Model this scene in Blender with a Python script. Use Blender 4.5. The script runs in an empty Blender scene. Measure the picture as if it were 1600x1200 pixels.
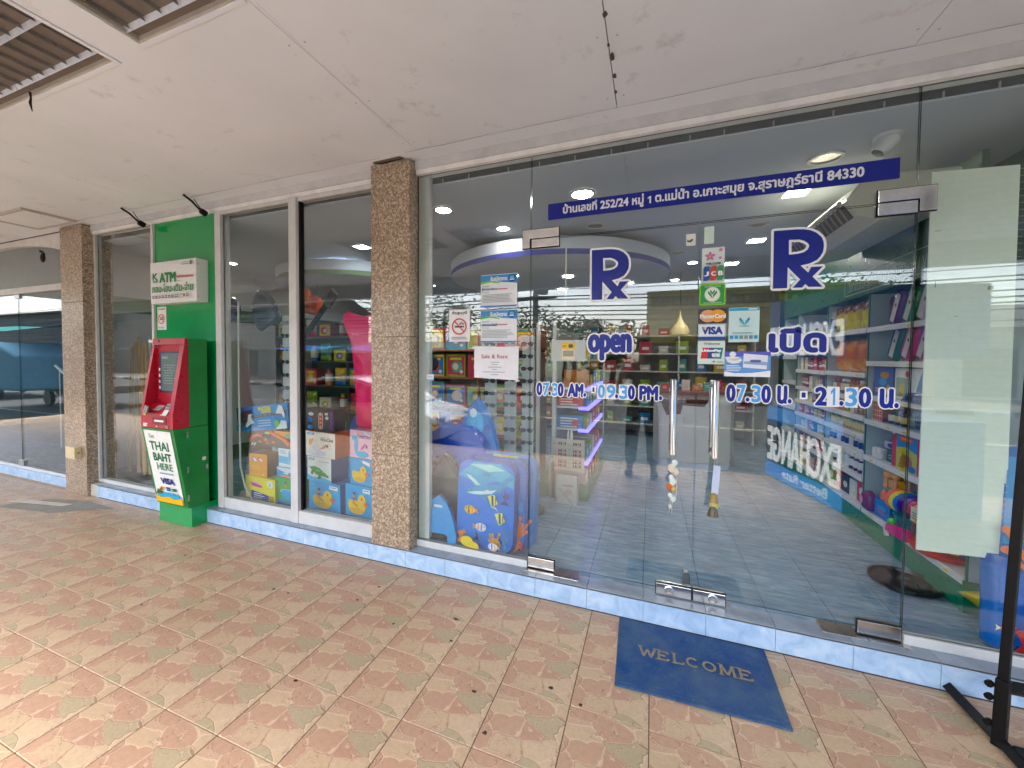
import bpy, math, random
from mathutils import Vector, Matrix
random.seed(7)
SC = bpy.context.scene
COL = SC.collection
R = math.radians

# ---------------------------------------------------------------- camera, sky, sun, exposure
cam = bpy.data.cameras.new('camera')
cam.sensor_width = 36.0
cam.lens = 617.06 / 1600 * 36
cam.shift_x = (800 - 784.13) / 1600
cam.shift_y = -(600 - 576.98) / 1600
cam.clip_start = 0.02
cam.clip_end = 800
camo = bpy.data.objects.new('camera', cam)
COL.objects.link(camo)
_f = Vector((-0.35361833, 0.93492778, -0.02939576)); _r = Vector((0.93524132, 0.35394749, 0.00669705)); _u = Vector((-0.01666582, 0.02512393, 0.99954542))
camo.matrix_world = Matrix(((_r.x, _u.x, -_f.x, 0.5855), (_r.y, _u.y, -_f.y, -2.4081), (_r.z, _u.z, -_f.z, 1.4095), (0, 0, 0, 1)))
SC.camera = camo

SUN_EL, SUN_AZ = R(52), R(200)          # high, from the street side behind the camera
world = bpy.data.worlds.new('World'); SC.world = world; world.use_nodes = True
wn = world.node_tree.nodes; wl = world.node_tree.links; wn.clear()
wo = wn.new('ShaderNodeOutputWorld'); bg = wn.new('ShaderNodeBackground'); sky = wn.new('ShaderNodeTexSky')
sky.sky_type = 'NISHITA'; sky.sun_disc = False; sky.sun_elevation = SUN_EL; sky.sun_rotation = SUN_AZ
sky.air_density = 1.0; sky.dust_density = 2.5; sky.ozone_density = 1.0
hs = wn.new('ShaderNodeHueSaturation'); hs.inputs['Saturation'].default_value = 0.7
tc = wn.new('ShaderNodeTexCoord'); mp = wn.new('ShaderNodeMapping'); mp.inputs['Scale'].default_value = (1, 1, 2.6)
cn = wn.new('ShaderNodeTexNoise'); cn.inputs['Scale'].default_value = 2.6; cn.inputs['Detail'].default_value = 6; cn.inputs['Roughness'].default_value = .6
cr = wn.new('ShaderNodeMapRange'); cr.inputs[1].default_value = .4; cr.inputs[2].default_value = .68; cr.inputs[3].default_value = .85; cr.inputs[4].default_value = 1.5
vm = wn.new('ShaderNodeVectorMath'); vm.operation = 'SCALE'
wl.new(tc.outputs['Generated'], mp.inputs[0]); wl.new(mp.outputs[0], cn.inputs['Vector']); wl.new(cn.outputs[0], cr.inputs[0])
wl.new(sky.outputs[0], hs.inputs['Color']); wl.new(hs.outputs[0], vm.inputs[0]); wl.new(cr.outputs[0], vm.inputs['Scale'])
wl.new(vm.outputs[0], bg.inputs['Color']); bg.inputs['Strength'].default_value = 0.15
wl.new(bg.outputs[0], wo.inputs['Surface'])
sun = bpy.data.lights.new('sun', 'SUN'); sun.energy = 1.2; sun.angle = R(20); sun.color = (1, .97, .93)
suno = bpy.data.objects.new('sun', sun); COL.objects.link(suno)
# sky sun_rotation: 0 = +Y, turning clockwise seen from above
_d = Vector((math.sin(SUN_AZ) * math.cos(SUN_EL), math.cos(SUN_AZ) * math.cos(SUN_EL), math.sin(SUN_EL)))
suno.rotation_euler = _d.to_track_quat('Z', 'Y').to_euler()
SC.view_settings.view_transform = 'Standard'; SC.view_settings.look = 'None'
SC.view_settings.exposure = 2.5; SC.view_settings.gamma = 1
SC.view_settings.use_curve_mapping = False
SC.render.engine = 'CYCLES'
SC.cycles.use_denoising = True
SC.cycles.max_bounces = 5; SC.cycles.use_light_tree = False; SC.cycles.transparent_max_bounces = 14; SC.cycles.diffuse_bounces = 3; SC.cycles.glossy_bounces = 3
SC.cycles.use_adaptive_sampling = True; SC.cycles.adaptive_threshold = .02
SC.cycles.sample_clamp_indirect = 6.0; SC.cycles.caustics_reflective = False; SC.cycles.caustics_refractive = False

# ---------------------------------------------------------------- helpers
def L(c):
    """sRGB 0-255 tuple or hex -> linear"""
    if isinstance(c, str): c = tuple(int(c[i:i + 2], 16) for i in (0, 2, 4))
    o = []
    for v in c[:3]:
        v /= 255.0
        o.append(v / 12.92 if v <= .04045 else ((v + .055) / 1.055) ** 2.4)
    return (*o, 1.0)

W = {}                                   # world origin of every object
def tag(o, label=None, cat=None, group=None, kind=None):
    if label: o['label'] = label
    if cat: o['category'] = cat
    if group: o['group'] = group
    if kind: o['kind'] = kind
    return o
def thing(name, label, cat, loc=(0, 0, 0), group=None):
    o = bpy.data.objects.new(name, None); COL.objects.link(o)
    o.location = loc; o.empty_display_size = .1; W[o] = Vector(loc)
    return tag(o, label, cat, group)
def frame(o, u, v):
    """matrix mapping (u,v,w) to the world, w = u x v towards the viewer"""
    u = Vector(u).normalized(); v = Vector(v).normalized(); w = u.cross(v); o = Vector(o)
    return Matrix(((u.x, v.x, w.x, o.x), (u.y, v.y, w.y, o.y), (u.z, v.z, w.z, o.z), (0, 0, 0, 1)))
def lean(o, yaw=0, tilt=0):
    """frame standing at o facing the street (-Y), turned by yaw about Z and leaning back by tilt"""
    return Matrix.Translation(o) @ Matrix.Rotation(yaw, 4, 'Z') @ Matrix.Rotation(R(90) - tilt, 4, 'X')

_tcache = {}
def glyphs(s):
    if s not in _tcache:
        c = bpy.data.curves.new('t', 'FONT'); c.body = s; c.size = 1; c.resolution_u = 3
        o = bpy.data.objects.new('t', c); m = bpy.data.meshes.new_from_object(o)
        v = [(p.co.x, p.co.y) for p in m.vertices]; f = [tuple(p.vertices) for p in m.polygons]
        bpy.data.objects.remove(o); bpy.data.curves.remove(c); bpy.data.meshes.remove(m)
        xs = [p[0] for p in v] or [0]; ys = [p[1] for p in v] or [0]
        _tcache[s] = (v, f, min(xs), max(xs), min(ys), max(ys))
    return _tcache[s]
def fillpoly(contours):
    """triangles of a shape given by closed contours (holes allowed)"""
    c = bpy.data.curves.new('p', 'CURVE'); c.dimensions = '2D'; c.fill_mode = 'FRONT'
    for k in contours:
        s = c.splines.new('POLY'); s.points.add(len(k) - 1); s.use_cyclic_u = True
        for p, q in zip(s.points, k): p.co = (q[0], q[1], 0, 1)
    o = bpy.data.objects.new('p', c); m = bpy.data.meshes.new_from_object(o)
    v = [(p.co.x, p.co.y) for p in m.vertices]; f = [tuple(p.vertices) for p in m.polygons]
    bpy.data.objects.remove(o); bpy.data.curves.remove(c); bpy.data.meshes.remove(m)
    return v, f

class MB:
    def __init__(s, xf=None):
        s.v = []; s.f = []; s.c = []; s.m = []; s.uv = None; s.xf = xf or Matrix.Identity(4); s.lay = 0.0; s.mi = 0
    def add(s, vs, fs, c=(200, 200, 200)):
        b = len(s.v); s.v += [s.xf @ Vector(p) for p in vs]
        multi = isinstance(c, list)
        for i, f in enumerate(fs):
            s.f.append([b + k for k in f]); s.c.append(c[i] if multi else c); s.m.append(s.mi)
        return s
    def box(s, a, b, c=(200, 200, 200)):
        (x0, y0, z0), (x1, y1, z1) = a, b
        return s.add([(x0, y0, z0), (x1, y0, z0), (x1, y1, z0), (x0, y1, z0), (x0, y0, z1), (x1, y0, z1), (x1, y1, z1), (x0, y1, z1)],
                     [(3, 2, 1, 0), (4, 5, 6, 7), (0, 1, 5, 4), (1, 2, 6, 5), (2, 3, 7, 6), (3, 0, 4, 7)], c)
    def ring(s, a, b, c, n=8, r0=.01, r1=None, cap=True):
        """tapered tube a-b"""
        a = Vector(a); b = Vector(b); r1 = r0 if r1 is None else r1
        d = (b - a).normalized(); t = Vector((0, 0, 1)) if abs(d.z) < .9 else Vector((1, 0, 0))
        e = d.cross(t).normalized(); g = d.cross(e)
        vs = [a + (e * math.cos(2 * math.pi * i / n) + g * math.sin(2 * math.pi * i / n)) * r0 for i in range(n)] + \
             [b + (e * math.cos(2 * math.pi * i / n) + g * math.sin(2 * math.pi * i / n)) * r1 for i in range(n)]
        fs = [(i, (i + 1) % n, n + (i + 1) % n, n + i) for i in range(n)]
        if cap: fs += [tuple(range(n))[::-1], tuple(range(n, 2 * n))]
        return s.add(vs, fs, c)
    def path(s, pts, r, c, n=6):
        """smooth tube through points"""
        P = [Vector(p) for p in pts]; vs = []; fs = []; e = None
        rr = r if isinstance(r, list) else [r] * len(P)
        for i, p in enumerate(P):
            d = (P[min(i + 1, len(P) - 1)] - P[max(i - 1, 0)]).normalized()
            if e is None:
                t = Vector((0, 0, 1)) if abs(d.z) < .9 else Vector((1, 0, 0)); e = d.cross(t).normalized()
            else: e = (e - d * e.dot(d)).normalized()
            g = d.cross(e)
            vs += [p + (e * math.cos(2 * math.pi * k / n) + g * math.sin(2 * math.pi * k / n)) * rr[i] for k in range(n)]
        for i in range(len(P) - 1):
            for k in range(n): fs.append((i * n + k, i * n + (k + 1) % n, (i + 1) * n + (k + 1) % n, (i + 1) * n + k))
        fs += [tuple(range(n))[::-1], tuple(range(len(vs) - n, len(vs)))]
        return s.add(vs, fs, c)
    def lathe(s, prof, o, c, n=12, axis='z', sx=1, sy=1):
        """profile [(r,h)] turned about a vertical axis at o; c may be a list, one per profile step"""
        o = Vector(o); vs = []; fs = []; cc = []
        for r, h in prof:
            for k in range(n):
                a = 2 * math.pi * k / n
                p = (r * math.cos(a) * sx, r * math.sin(a) * sy, h)
                if axis == 'y': p = (p[0], h, p[1])
                if axis == 'x': p = (h, p[0], p[1])
                vs.append(o + Vector(p))
        for i in range(len(prof) - 1):
            for k in range(n):
                fs.append((i * n + k, i * n + (k + 1) % n, (i + 1) * n + (k + 1) % n, (i + 1) * n + k)); cc.append(c[i] if isinstance(c, list) else c)
        fs += [tuple(range(n))[::-1], tuple(range(len(vs) - n, len(vs)))]
        cc += [c[0], c[-1]] if isinstance(c, list) else [c, c]
        return s.add(vs, fs, cc)
    def ell(s, o, r, c, n=10, m=6):
        prof = [(math.sin(math.pi * i / m), -math.cos(math.pi * i / m)) for i in range(m + 1)]
        prof = [(max(p[0], .02), p[1]) for p in prof]
        old = s.xf; s.xf = old @ Matrix.Translation(o) @ Matrix.Diagonal((r[0], r[1], r[2], 1)); s.lathe(prof, (0, 0, 0), c, n); s.xf = old
        return s
    def prism(s, poly, w0, w1, c, side=None):
        """polygon (u,v) pulled from depth w0 to w1"""
        n = len(poly); vs = [(p[0], p[1], w0) for p in poly] + [(p[0], p[1], w1) for p in poly]
        fs = [tuple(range(n))[::-1], tuple(range(n, 2 * n))] + [(i, (i + 1) % n, n + (i + 1) % n, n + i) for i in range(n)]
        return s.add(vs, fs, [c, c] + [side or c] * n)
    def puff(s, out, t, c, rings=((1, 0), (.97, .45), (.9, .8), (.72, 1), (.4, 1.12)), w0=0, cen=None, back=True):
        """inflated shape on a star-shaped outline"""
        n = len(out); cx = sum(p[0] for p in out) / n; cy = sum(p[1] for p in out) / n
        if cen: cx, cy = cen
        vs = []; fs = []; cc = []
        col = c if callable(c) else (lambda u, v, w: c)
        for sc_, d in rings:
            for u, v in out: vs.append((cx + (u - cx) * sc_, cy + (v - cy) * sc_, w0 + d * t))
        vs.append((cx, cy, w0 + rings[-1][1] * t * 1.02))
        k = len(rings)
        for i in range(k - 1):
            for j in range(n): fs.append((i * n + j, i * n + (j + 1) % n, (i + 1) * n + (j + 1) % n, (i + 1) * n + j))
        for j in range(n): fs.append(((k - 1) * n + j, (k - 1) * n + (j + 1) % n, k * n))
        if back: fs.append(tuple(range(n))[::-1])
        for f in fs:
            p = [vs[q] for q in f]; cc.append(col(sum(q[0] for q in p) / len(p), sum(q[1] for q in p) / len(p), sum(q[2] for q in p) / len(p)))
        return s.add(vs, fs, cc)
    # ---- flat print on the plane w = lay
    def up(s, d=.0006): s.lay += d; return s
    def poly(s, pts, c):
        s.up(); return s.add([(p[0], p[1], s.lay) for p in pts], [tuple(range(len(pts)))], c)
    def rect(s, u0, v0, u1, v1, c): return s.poly([(u0, v0), (u1, v0), (u1, v1), (u0, v1)], c)
    def rrect(s, u0, v0, u1, v1, r, c):
        p = []
        for cx, cy, a in ((u1 - r, v0 + r, -90), (u1 - r, v1 - r, 0), (u0 + r, v1 - r, 90), (u0 + r, v0 + r, 180)):
            p += [(cx + r * math.cos(R(a + k)), cy + r * math.sin(R(a + k))) for k in (0, 30, 60, 90)]
        return s.poly(p, c)
    def oval(s, cx, cy, rx, ry, c, n=20, rot=0):
        p = []
        for i in range(n):
            a = 2 * math.pi * i / n; x = rx * math.cos(a); y = ry * math.sin(a)
            p.append((cx + x * math.cos(rot) - y * math.sin(rot), cy + x * math.sin(rot) + y * math.cos(rot)))
        return s.poly(p, c)
    def annulus(s, cx, cy, r0, r1, c, n=28):
        s.up(); vs = []
        for i in range(n):
            a = 2 * math.pi * i / n; vs += [(cx + r0 * math.cos(a), cy + r0 * math.sin(a), s.lay), (cx + r1 * math.cos(a), cy + r1 * math.sin(a), s.lay)]
        return s.add(vs, [(2 * i, 2 * i + 1, (2 * i + 3) % (2 * n), (2 * i + 2) % (2 * n)) for i in range(n)], c)
    def shape(s, contours, c, tr=None):
        v, f = fillpoly(contours); s.up()
        return s.add([(p[0], p[1], s.lay) for p in v], f, c)
    def text(s, t, u0, v0, u1, v1, c, bold=0, fit='box', halo=None, hw=0):
        """text stretched into the box; bold and halo widths in metres"""
        v, f, a0, a1, b0, b1 = glyphs(t)
        if not v or a1 <= a0: return s
        kx = (u1 - u0) / (a1 - a0); ky = (v1 - v0) / (b1 - b0)
        if fit == 'h': kx = ky
        if fit == 'w': ky = kx
        def lay(dx, dy, col):
            s.up(.00006)
            s.add([(u0 + (p[0] - a0) * kx + dx, v0 + (p[1] - b0) * ky + dy, s.lay) for p in v], f, col)
        def spread(w, col, n=8):
            for i in range(n): lay(w * math.cos(2 * math.pi * i / n), w * math.sin(2 * math.pi * i / n), col)
        s.up()
        if halo: spread(bold + hw, halo, 12); s.up()
        if bold: spread(bold, c)
        lay(0, 0, c)
        return s
    def lines(s, u0, v0, u1, n, dv, h, c, jit=.25):
        """rows of small print too fine to read"""
        for i in range(n):
            w = (u1 - u0) * (1 - jit * random.random()); s.rect(u0, v0 - i * dv - h, u0 + w, v0 - i * dv, c)
        return s
    def build(s, name, mat, parent=None, smooth=False, bevel=0, origin=None):
        me = bpy.data.meshes.new(name)
        if parent is not None: o0 = W[parent]
        elif origin is not None: o0 = Vector(origin)
        else:
            xs = [p.x for p in s.v]; ys = [p.y for p in s.v]; zs = [p.z for p in s.v]
            o0 = Vector(((min(xs) + max(xs)) / 2, (min(ys) + max(ys)) / 2, min(zs)))
        me.from_pydata([tuple(p - o0) for p in s.v], [], s.f)
        ca = me.color_attributes.new('Col', 'FLOAT_COLOR', 'CORNER')
        flat = []; cache = {}
        for f, c in zip(s.f, s.c):
            k = cache.get(c)
            if k is None: k = cache[c] = L(c)
            flat += list(k) * len(f)
        ca.data.foreach_set('color', flat)
        for m_ in (mat if isinstance(mat, (list, tuple)) else [mat]): me.materials.append(m_)
        me.polygons.foreach_set('material_index', s.m)
        if smooth: me.polygons.foreach_set('use_smooth', [True] * len(s.f))
        me.update()
        if smooth and smooth is not True: me.set_sharp_from_angle(angle=R(smooth))
        o = bpy.data.objects.new(name, me); COL.objects.link(o); W[o] = o0
        if parent is not None: o.parent = parent
        else: o.location = o0
        if bevel:
            b = o.modifiers.new('bevel', 'BEVEL'); b.width = bevel; b.segments = 2; b.limit_method = 'ANGLE'; b.angle_limit = R(40)
        return o
def cp(o, loc, parent=None):
    """copy of a single object sharing its mesh"""
    c = o.copy(); COL.objects.link(c); c.location = loc; c.parent = parent; W[c] = Vector(loc) + (W[parent] if parent else Vector())
    return c
def cptree(o, loc, rz=None, label=None):
    c = o.copy(); COL.objects.link(c); c.location = loc
    if rz is not None: c.rotation_euler[2] = rz
    if label: c['label'] = label
    for ch in o.children:
        d = ch.copy(); COL.objects.link(d); d.parent = c
        for g in ch.children:
            e = g.copy(); COL.objects.link(e); e.parent = d
    return c

# ---------------------------------------------------------------- materials
class NT:
    """small node-graph writer"""
    def __init__(s, name):
        s.mat = bpy.data.materials.new(name); s.mat.use_nodes = True; s.t = s.mat.node_tree
        s.b = s.t.nodes['Principled BSDF']; s.out = s.t.nodes['Material Output']
    def n(s, kind, **k):
        nd = s.t.nodes.new('ShaderNode' + kind)
        for a, v in k.items():
            if a.startswith('i_'):
                key = a[2:]; key = int(key) if key.isdigit() else key.replace('_', ' ')
                if isinstance(v, bpy.types.NodeSocket): s.t.links.new(v, nd.inputs[key])
                else: nd.inputs[key].default_value = v
            else: setattr(nd, a, v)
        return nd
    def l(s, a, b): s.t.links.new(a, b)
    def set(s, **k):
        for a, v in k.items():
            sock = s.b.inputs[a.replace('_', ' ')]
            if isinstance(v, bpy.types.NodeSocket): s.l(v, sock)
            else: sock.default_value = v
        return s
    def ramp(s, fac, stops, interp='LINEAR'):
        r = s.n('ValToRGB'); s.l(fac, r.inputs[0]); r.color_ramp.interpolation = interp
        e = r.color_ramp.elements
        while len(e) < len(stops): e.new(.5)
        for x, (p, c) in zip(e, stops): x.position = p; x.color = c if len(c) == 4 else (*c, 1)
        return r.outputs[0]
    def mix(s, fac, a, b, mode='MIX'):
        m = s.n('Mix', data_type='RGBA', blend_type=mode)
        for v, i in ((fac, 0), (a, 6), (b, 7)):
            if isinstance(v, bpy.types.NodeSocket): s.l(v, m.inputs[i])
            else: m.inputs[i].default_value = v
        return m.outputs[2]
    def coord(s, which='Object', scale=(1, 1, 1), rot=(0, 0, 0)):
        t = s.n('TexCoord'); m = s.n('Mapping'); s.l(t.outputs[which], m.inputs[0]); m.inputs['Scale'].default_value = scale; m.inputs['Rotation'].default_value = rot
        return m.outputs[0]
    def noise(s, vec, scale, detail=4, rough=.55, dist=0):
        return s.n('TexNoise', i_Vector=vec, i_Scale=scale, i_Detail=detail, i_Roughness=rough, i_Distortion=dist).outputs
    def bump(s, h, strength=.3, dist=.01):
        b = s.n('Bump', i_Strength=strength, i_Distance=dist); s.l(h, b.inputs['Height']); s.l(b.outputs[0], s.b.inputs['Normal'])
def mp_(t, v, a, b, c, d):
    return t.n('MapRange', i_0=v, i_1=a, i_2=b, i_3=c, i_4=d).outputs[0]

def m_attr(name, rough, spec=.5, metal=0, coat=0, wear=.08, wscale=30, bump=0, bscale=60, sat=1.0):
    t = NT(name); a = t.n('Attribute', attribute_name='Col')
    co = t.coord('Object'); nz = t.noise(co, wscale, 5, .6)
    hsv = t.n('HueSaturation', i_Saturation=sat); t.l(a.outputs['Color'], hsv.inputs['Color'])
    c = t.mix(1.0, hsv.outputs[0], t.ramp(nz[0], [(.3, (1 - wear * 1.6,) * 3), (.7, (1, 1, 1))]), 'MULTIPLY')
    t.set(Base_Color=c, Roughness=mp_(t, nz[0], .3, .7, rough * 1.2, rough * .85), Specular_IOR_Level=spec, Metallic=metal, Coat_Weight=coat)
    if bump: t.bump(t.noise(co, bscale, 3)[0], bump, .004)
    return t.mat
PRINT = m_attr('printed_card', .42, .45, sat=1.3)
PLAST = m_attr('plastic', .3, .5, wear=.05, sat=1.2)
MATTE = m_attr('matte_paint', .75, .3, wear=.1, wscale=9)
VINYL = m_attr('sticker_vinyl', .35, .4, wear=.04)
FILM = m_attr('shiny_wrap', .2, .5, coat=.25, bump=.55, bscale=26, sat=1.3)
CLOTH = m_attr('cloth', .9, .2, wear=.2, wscale=60, bump=.4, bscale=220)
def m_plain(name, c, rough=.5, metal=0, spec=.5, wear=.1, ws=12, bump=0, bs=80, coat=0):
    t = NT(name); co = t.coord('Object'); nz = t.noise(co, ws, 6, .6)
    k = L(c); d = tuple(x * (1 - wear * 2) for x in k[:3]) + (1,)
    t.set(Base_Color=t.ramp(nz[0], [(.32, d), (.62, k)]), Roughness=mp_(t, nz[0], .3, .7, min(1, rough * 1.25), rough * .85), Metallic=metal, Specular_IOR_Level=spec, Coat_Weight=coat)
    if bump: t.bump(t.noise(co, bs, 4)[0], bump, .005)
    return t.mat
ALU = m_plain('powder_coated_aluminium', (205, 206, 204), .4, 0, .5, .06, 8)
STEEL = m_plain('polished_steel', (222, 220, 216), .2, 1, wear=.08, ws=20)
STEEL2 = m_plain('brushed_steel', (190, 186, 182), .3, 1, wear=.2, ws=9)
CHROME = m_plain('chrome_tube', (225, 224, 222), .09, 1, wear=.03)
BLACKM = m_plain('black_painted_steel', (9, 9, 10), .42, 0, .22, .1, 25, .15, 120)
GREENP = m_plain('green_gloss_panel', (0, 150, 76), .12, 0, .5, .03, 3, coat=.3)
WHITEP = m_plain('white_paint', (226, 224, 218), .55, 0, .4, .05, 6)

def m_glass(name, tint=(.93, .965, .955), f0=.04):
    t = NT(name); t.t.nodes.remove(t.b)
    tr = t.n('BsdfTransparent', i_Color=(*tint, 1)); gl = t.n('BsdfGlossy', i_Roughness=0.0)
    gl.inputs['Color'].default_value = (1, 1, 1, 1)
    lw = t.n('LayerWeight', i_Blend=.5)
    pw = t.n('Math', operation='POWER', i_0=lw.outputs['Facing'], i_1=5.0)
    ma = t.n('Math', operation='MULTIPLY_ADD', i_0=pw.outputs[0], i_1=1 - f0, i_2=f0)
    # slow waviness of the float glass
    nz = t.noise(t.coord('Object'), 1.3, 2)
    bp = t.n('Bump', i_Strength=.003, i_Distance=.02); t.l(nz[0], bp.inputs['Height']); t.l(bp.outputs[0], gl.inputs['Normal'])
    mx = t.n('MixShader'); t.l(ma.outputs[0], mx.inputs[0]); t.l(tr.outputs[0], mx.inputs[1]); t.l(gl.outputs[0], mx.inputs[2])
    t.l(mx.outputs[0], t.out.inputs['Surface'])
    return t.mat
GLASS = m_glass('shop_glass', f0=.056)
GEDGE = m_plain('glass_edge', (52, 74, 72), .2, 0, .6, .1)
CLEAR = m_glass('clear_acrylic', (.97, .98, .98), .04)

def m_emit(name, c, s):
    t = NT(name); t.t.nodes.remove(t.b); e = t.n('Emission', i_Strength=s); e.inputs['Color'].default_value = (*c, 1); t.l(e.outputs[0], t.out.inputs['Surface'])
    return t.mat
LAMP_W = m_emit('lamp_warm', (1, .92, .84), 24); LAMP_C = m_emit('lamp_cool', (.86, .92, 1), 14); LED_B = m_emit('led_violet', (.2, .17, 1), .5); LED_B.cycles.emission_sampling = 'NONE'

# camouflage-patterned paving tile, the same print on every tile
def m_tile():
    t = NT('paving_tile'); uv = t.coord('UV'); pos = t.n('NewGeometry').outputs['Position']
    def warp(v, sc, amt, det=4):
        d = t.n('VectorMath', operation='SUBTRACT', i_0=t.noise(v, sc, det, .62)[1], i_1=(.5, .5, .5)).outputs[0]
        return t.n('VectorMath', operation='ADD', i_0=v, i_1=t.n('VectorMath', operation='SCALE', i_0=d, i_Scale=amt).outputs[0]).outputs[0]
    p = warp(warp(uv, 2.6, .2, 2), 15, .06)
    mpn = t.n('Mapping', i_Scale=(2.7, 4.3, 1), i_Rotation=(0, 0, .8)); t.l(p, mpn.inputs[0]); q = mpn.outputs[0]
    vo = t.n('TexVoronoi', i_Scale=1.0, i_Randomness=1.0, i_Vector=q, voronoi_dimensions='2D')
    ve = t.n('TexVoronoi', i_Scale=1.0, i_Randomness=1.0, i_Vector=q, feature='DISTANCE_TO_EDGE', voronoi_dimensions='2D')
    sep = t.n('SeparateColor', i_0=vo.outputs['Color'])
    base = t.ramp(sep.outputs[0], [(0, L((195, 167, 136))), (.26, L((187, 150, 124))), (.42, L((199, 172, 142))), (.6, L((177, 160, 129))), (.76, L((193, 160, 133))), (.88, L((183, 144, 120)))], 'CONSTANT')
    fine = t.noise(uv, 16, 6, .6)
    base = t.mix(1, base, t.ramp(fine[0], [(.28, (.87, .86, .85)), (.62, (1, 1, 1))]), 'MULTIPLY')
    edge = t.ramp(ve.outputs['Distance'], [(0, (1, 1, 1)), (.022, (.7, .7, .7)), (.05, (0, 0, 0))])
    lite = t.n('Math', operation='GREATER_THAN', i_0=sep.outputs[1], i_1=.45).outputs[0]
    base = t.mix(t.n('Math', operation='MULTIPLY', i_0=edge, i_1=t.n('Math', operation='MULTIPLY', i_0=lite, i_1=.55).outputs[0]).outputs[0], base, L((224, 200, 168)))
    dark = t.n('Math', operation='LESS_THAN', i_0=sep.outputs[1], i_1=.3).outputs[0]
    base = t.mix(t.n('Math', operation='MULTIPLY', i_0=edge, i_1=t.n('Math', operation='MULTIPLY', i_0=dark, i_1=.6).outputs[0]).outputs[0], base, L((136, 92, 76)))
    # a few squiggling ridges, dark below and light above
    sq = t.noise(p, 3.3, 3, .6, .4)[0]
    rid = t.ramp(sq, [(.555, (0, 0, 0)), (.566, (1, 1, 1)), (.572, (1, 1, 1)), (.582, (0, 0, 0))]); rid2 = t.ramp(sq, [(.578, (0, 0, 0)), (.588, (1, 1, 1)), (.6, (0, 0, 0))])
    base = t.mix(t.n('Math', operation='MULTIPLY', i_0=rid, i_1=.5).outputs[0], base, L((140, 96, 80))); base = t.mix(t.n('Math', operation='MULTIPLY', i_0=rid2, i_1=.5).outputs[0], base, L((230, 208, 178)))
    wob2 = t.noise(pos, .8, 5, .6)
    base = t.mix(1, base, t.ramp(wob2[0], [(.3, (.86, .85, .84)), (.62, (1, 1, 1))]), 'MULTIPLY')
    sp = t.noise(pos, 30, 2, .5)
    base = t.mix(t.ramp(sp[0], [(.775, (0, 0, 0)), (.79, (.7, .7, .7))]), base, L((76, 64, 56)))
    t.set(Base_Color=base, Roughness=mp_(t, fine[0], .3, .7, .46, .28), Specular_IOR_Level=.45)
    hh = t.n('Math', operation='MULTIPLY_ADD', i_0=edge, i_1=-.5, i_2=t.n('Math', operation='MULTIPLY_ADD', i_0=sep.outputs[2], i_1=.5, i_2=fine[0]).outputs[0]).outputs[0]
    t.bump(hh, .16, .004)
    return t.mat
TILE = m_tile()
def m_slate():
    t = NT('slate_floor_tile'); uv = t.n('NewGeometry').outputs['Position']
    m = t.n('Mapping', i_Scale=(3, 16, 3), i_Rotation=(0, 0, .18)); t.l(uv, m.inputs[0])
    a = t.noise(m.outputs[0], 2.2, 7, .65, .6); b = t.noise(uv, 2.5, 4)
    c = t.ramp(a[0], [(.25, L((90, 114, 138))), (.5, L((128, 154, 178))), (.75, L((174, 194, 210)))])
    c = t.mix(1, c, t.ramp(b[0], [(.3, (.82, .84, .86)), (.7, (1, 1, 1))]), 'MULTIPLY')
    t.set(Base_Color=c, Roughness=mp_(t, a[0], .3, .7, .26, .12)); t.bump(a[0], .12, .002)
    return t.mat
SLATE = m_slate()
def m_bluetile():
    t = NT('blue_marble_tile'); p = t.n('NewGeometry').outputs['Position']
    a = t.noise(p, 9, 7, .6, 1.2); b = t.noise(p, 2, 3)
    c = t.ramp(a[0], [(.28, L((142, 174, 208))), (.5, L((168, 196, 224))), (.72, L((194, 214, 232)))])
    d = t.noise(p, 24, 5, .7)
    c = t.mix(t.ramp(d[0], [(.62, (0, 0, 0)), (.8, (.3, .3, .3))]), c, L((120, 112, 100)))
    t.set(Base_Color=c, Roughness=.25)
    return t.mat
BLUET = m_bluetile()
def m_granite():
    t = NT('speckled_granite'); p = t.n('NewGeometry').outputs['Position']
    v = t.n('TexVoronoi', i_Scale=95, i_Vector=t.n('VectorMath', operation='ADD', i_0=p, i_1=t.n('VectorMath', operation='SCALE', i_0=t.noise(p, 60, 3)[1], i_Scale=.02).outputs[0]).outputs[0])
    s = t.n('SeparateColor', i_0=v.outputs['Color'])
    c = t.ramp(s.outputs[0], [(0, L((78, 58, 42))), (.2, L((140, 114, 90))), (.42, L((200, 182, 156))), (.66, L((160, 134, 106))), (.84, L((98, 75, 54)))], 'CONSTANT')
    n = t.noise(p, 160, 3, .7); c = t.mix(.35, c, t.ramp(n[0], [(.3, L((70, 50, 34))), (.6, L((226, 208, 184)))]))
    g = t.noise(p, 1.6, 3); c = t.mix(1, c, t.ramp(g[0], [(.3, (.85, .83, .8)), (.7, (1, 1, 1))]), 'MULTIPLY')
    t.set(Base_Color=c, Roughness=.28)
    return t.mat
GRANITE = m_granite()
def m_plaster(name, c, stain):
    t = NT(name); p = t.n('NewGeometry').outputs['Position']
    a = t.noise(p, .9, 5, .55); b = t.noise(p, 6, 6, .7); d = t.noise(p, 60, 3)
    k = L(c)
    col = t.ramp(a[0], [(.3, tuple(x * .88 for x in k[:3])), (.68, k)])
    col = t.mix(t.ramp(b[0], [(.6, (0, 0, 0)), (.82, (stain, stain, stain))]), col, L((150, 132, 112)))
    t.set(Base_Color=col, Roughness=.8, Specular_IOR_Level=.25); t.bump(t.mix(.3, b[0], d[0]), .12, .006)
    return t.mat
SOFFIT = m_plaster('soffit_paint', (228, 235, 242), .6)
INNER = m_plaster('inner_ceiling_paint', (196, 204, 214), .1)
WALLW = m_plaster('inner_wall_paint', (208, 206, 202), .1)
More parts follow.
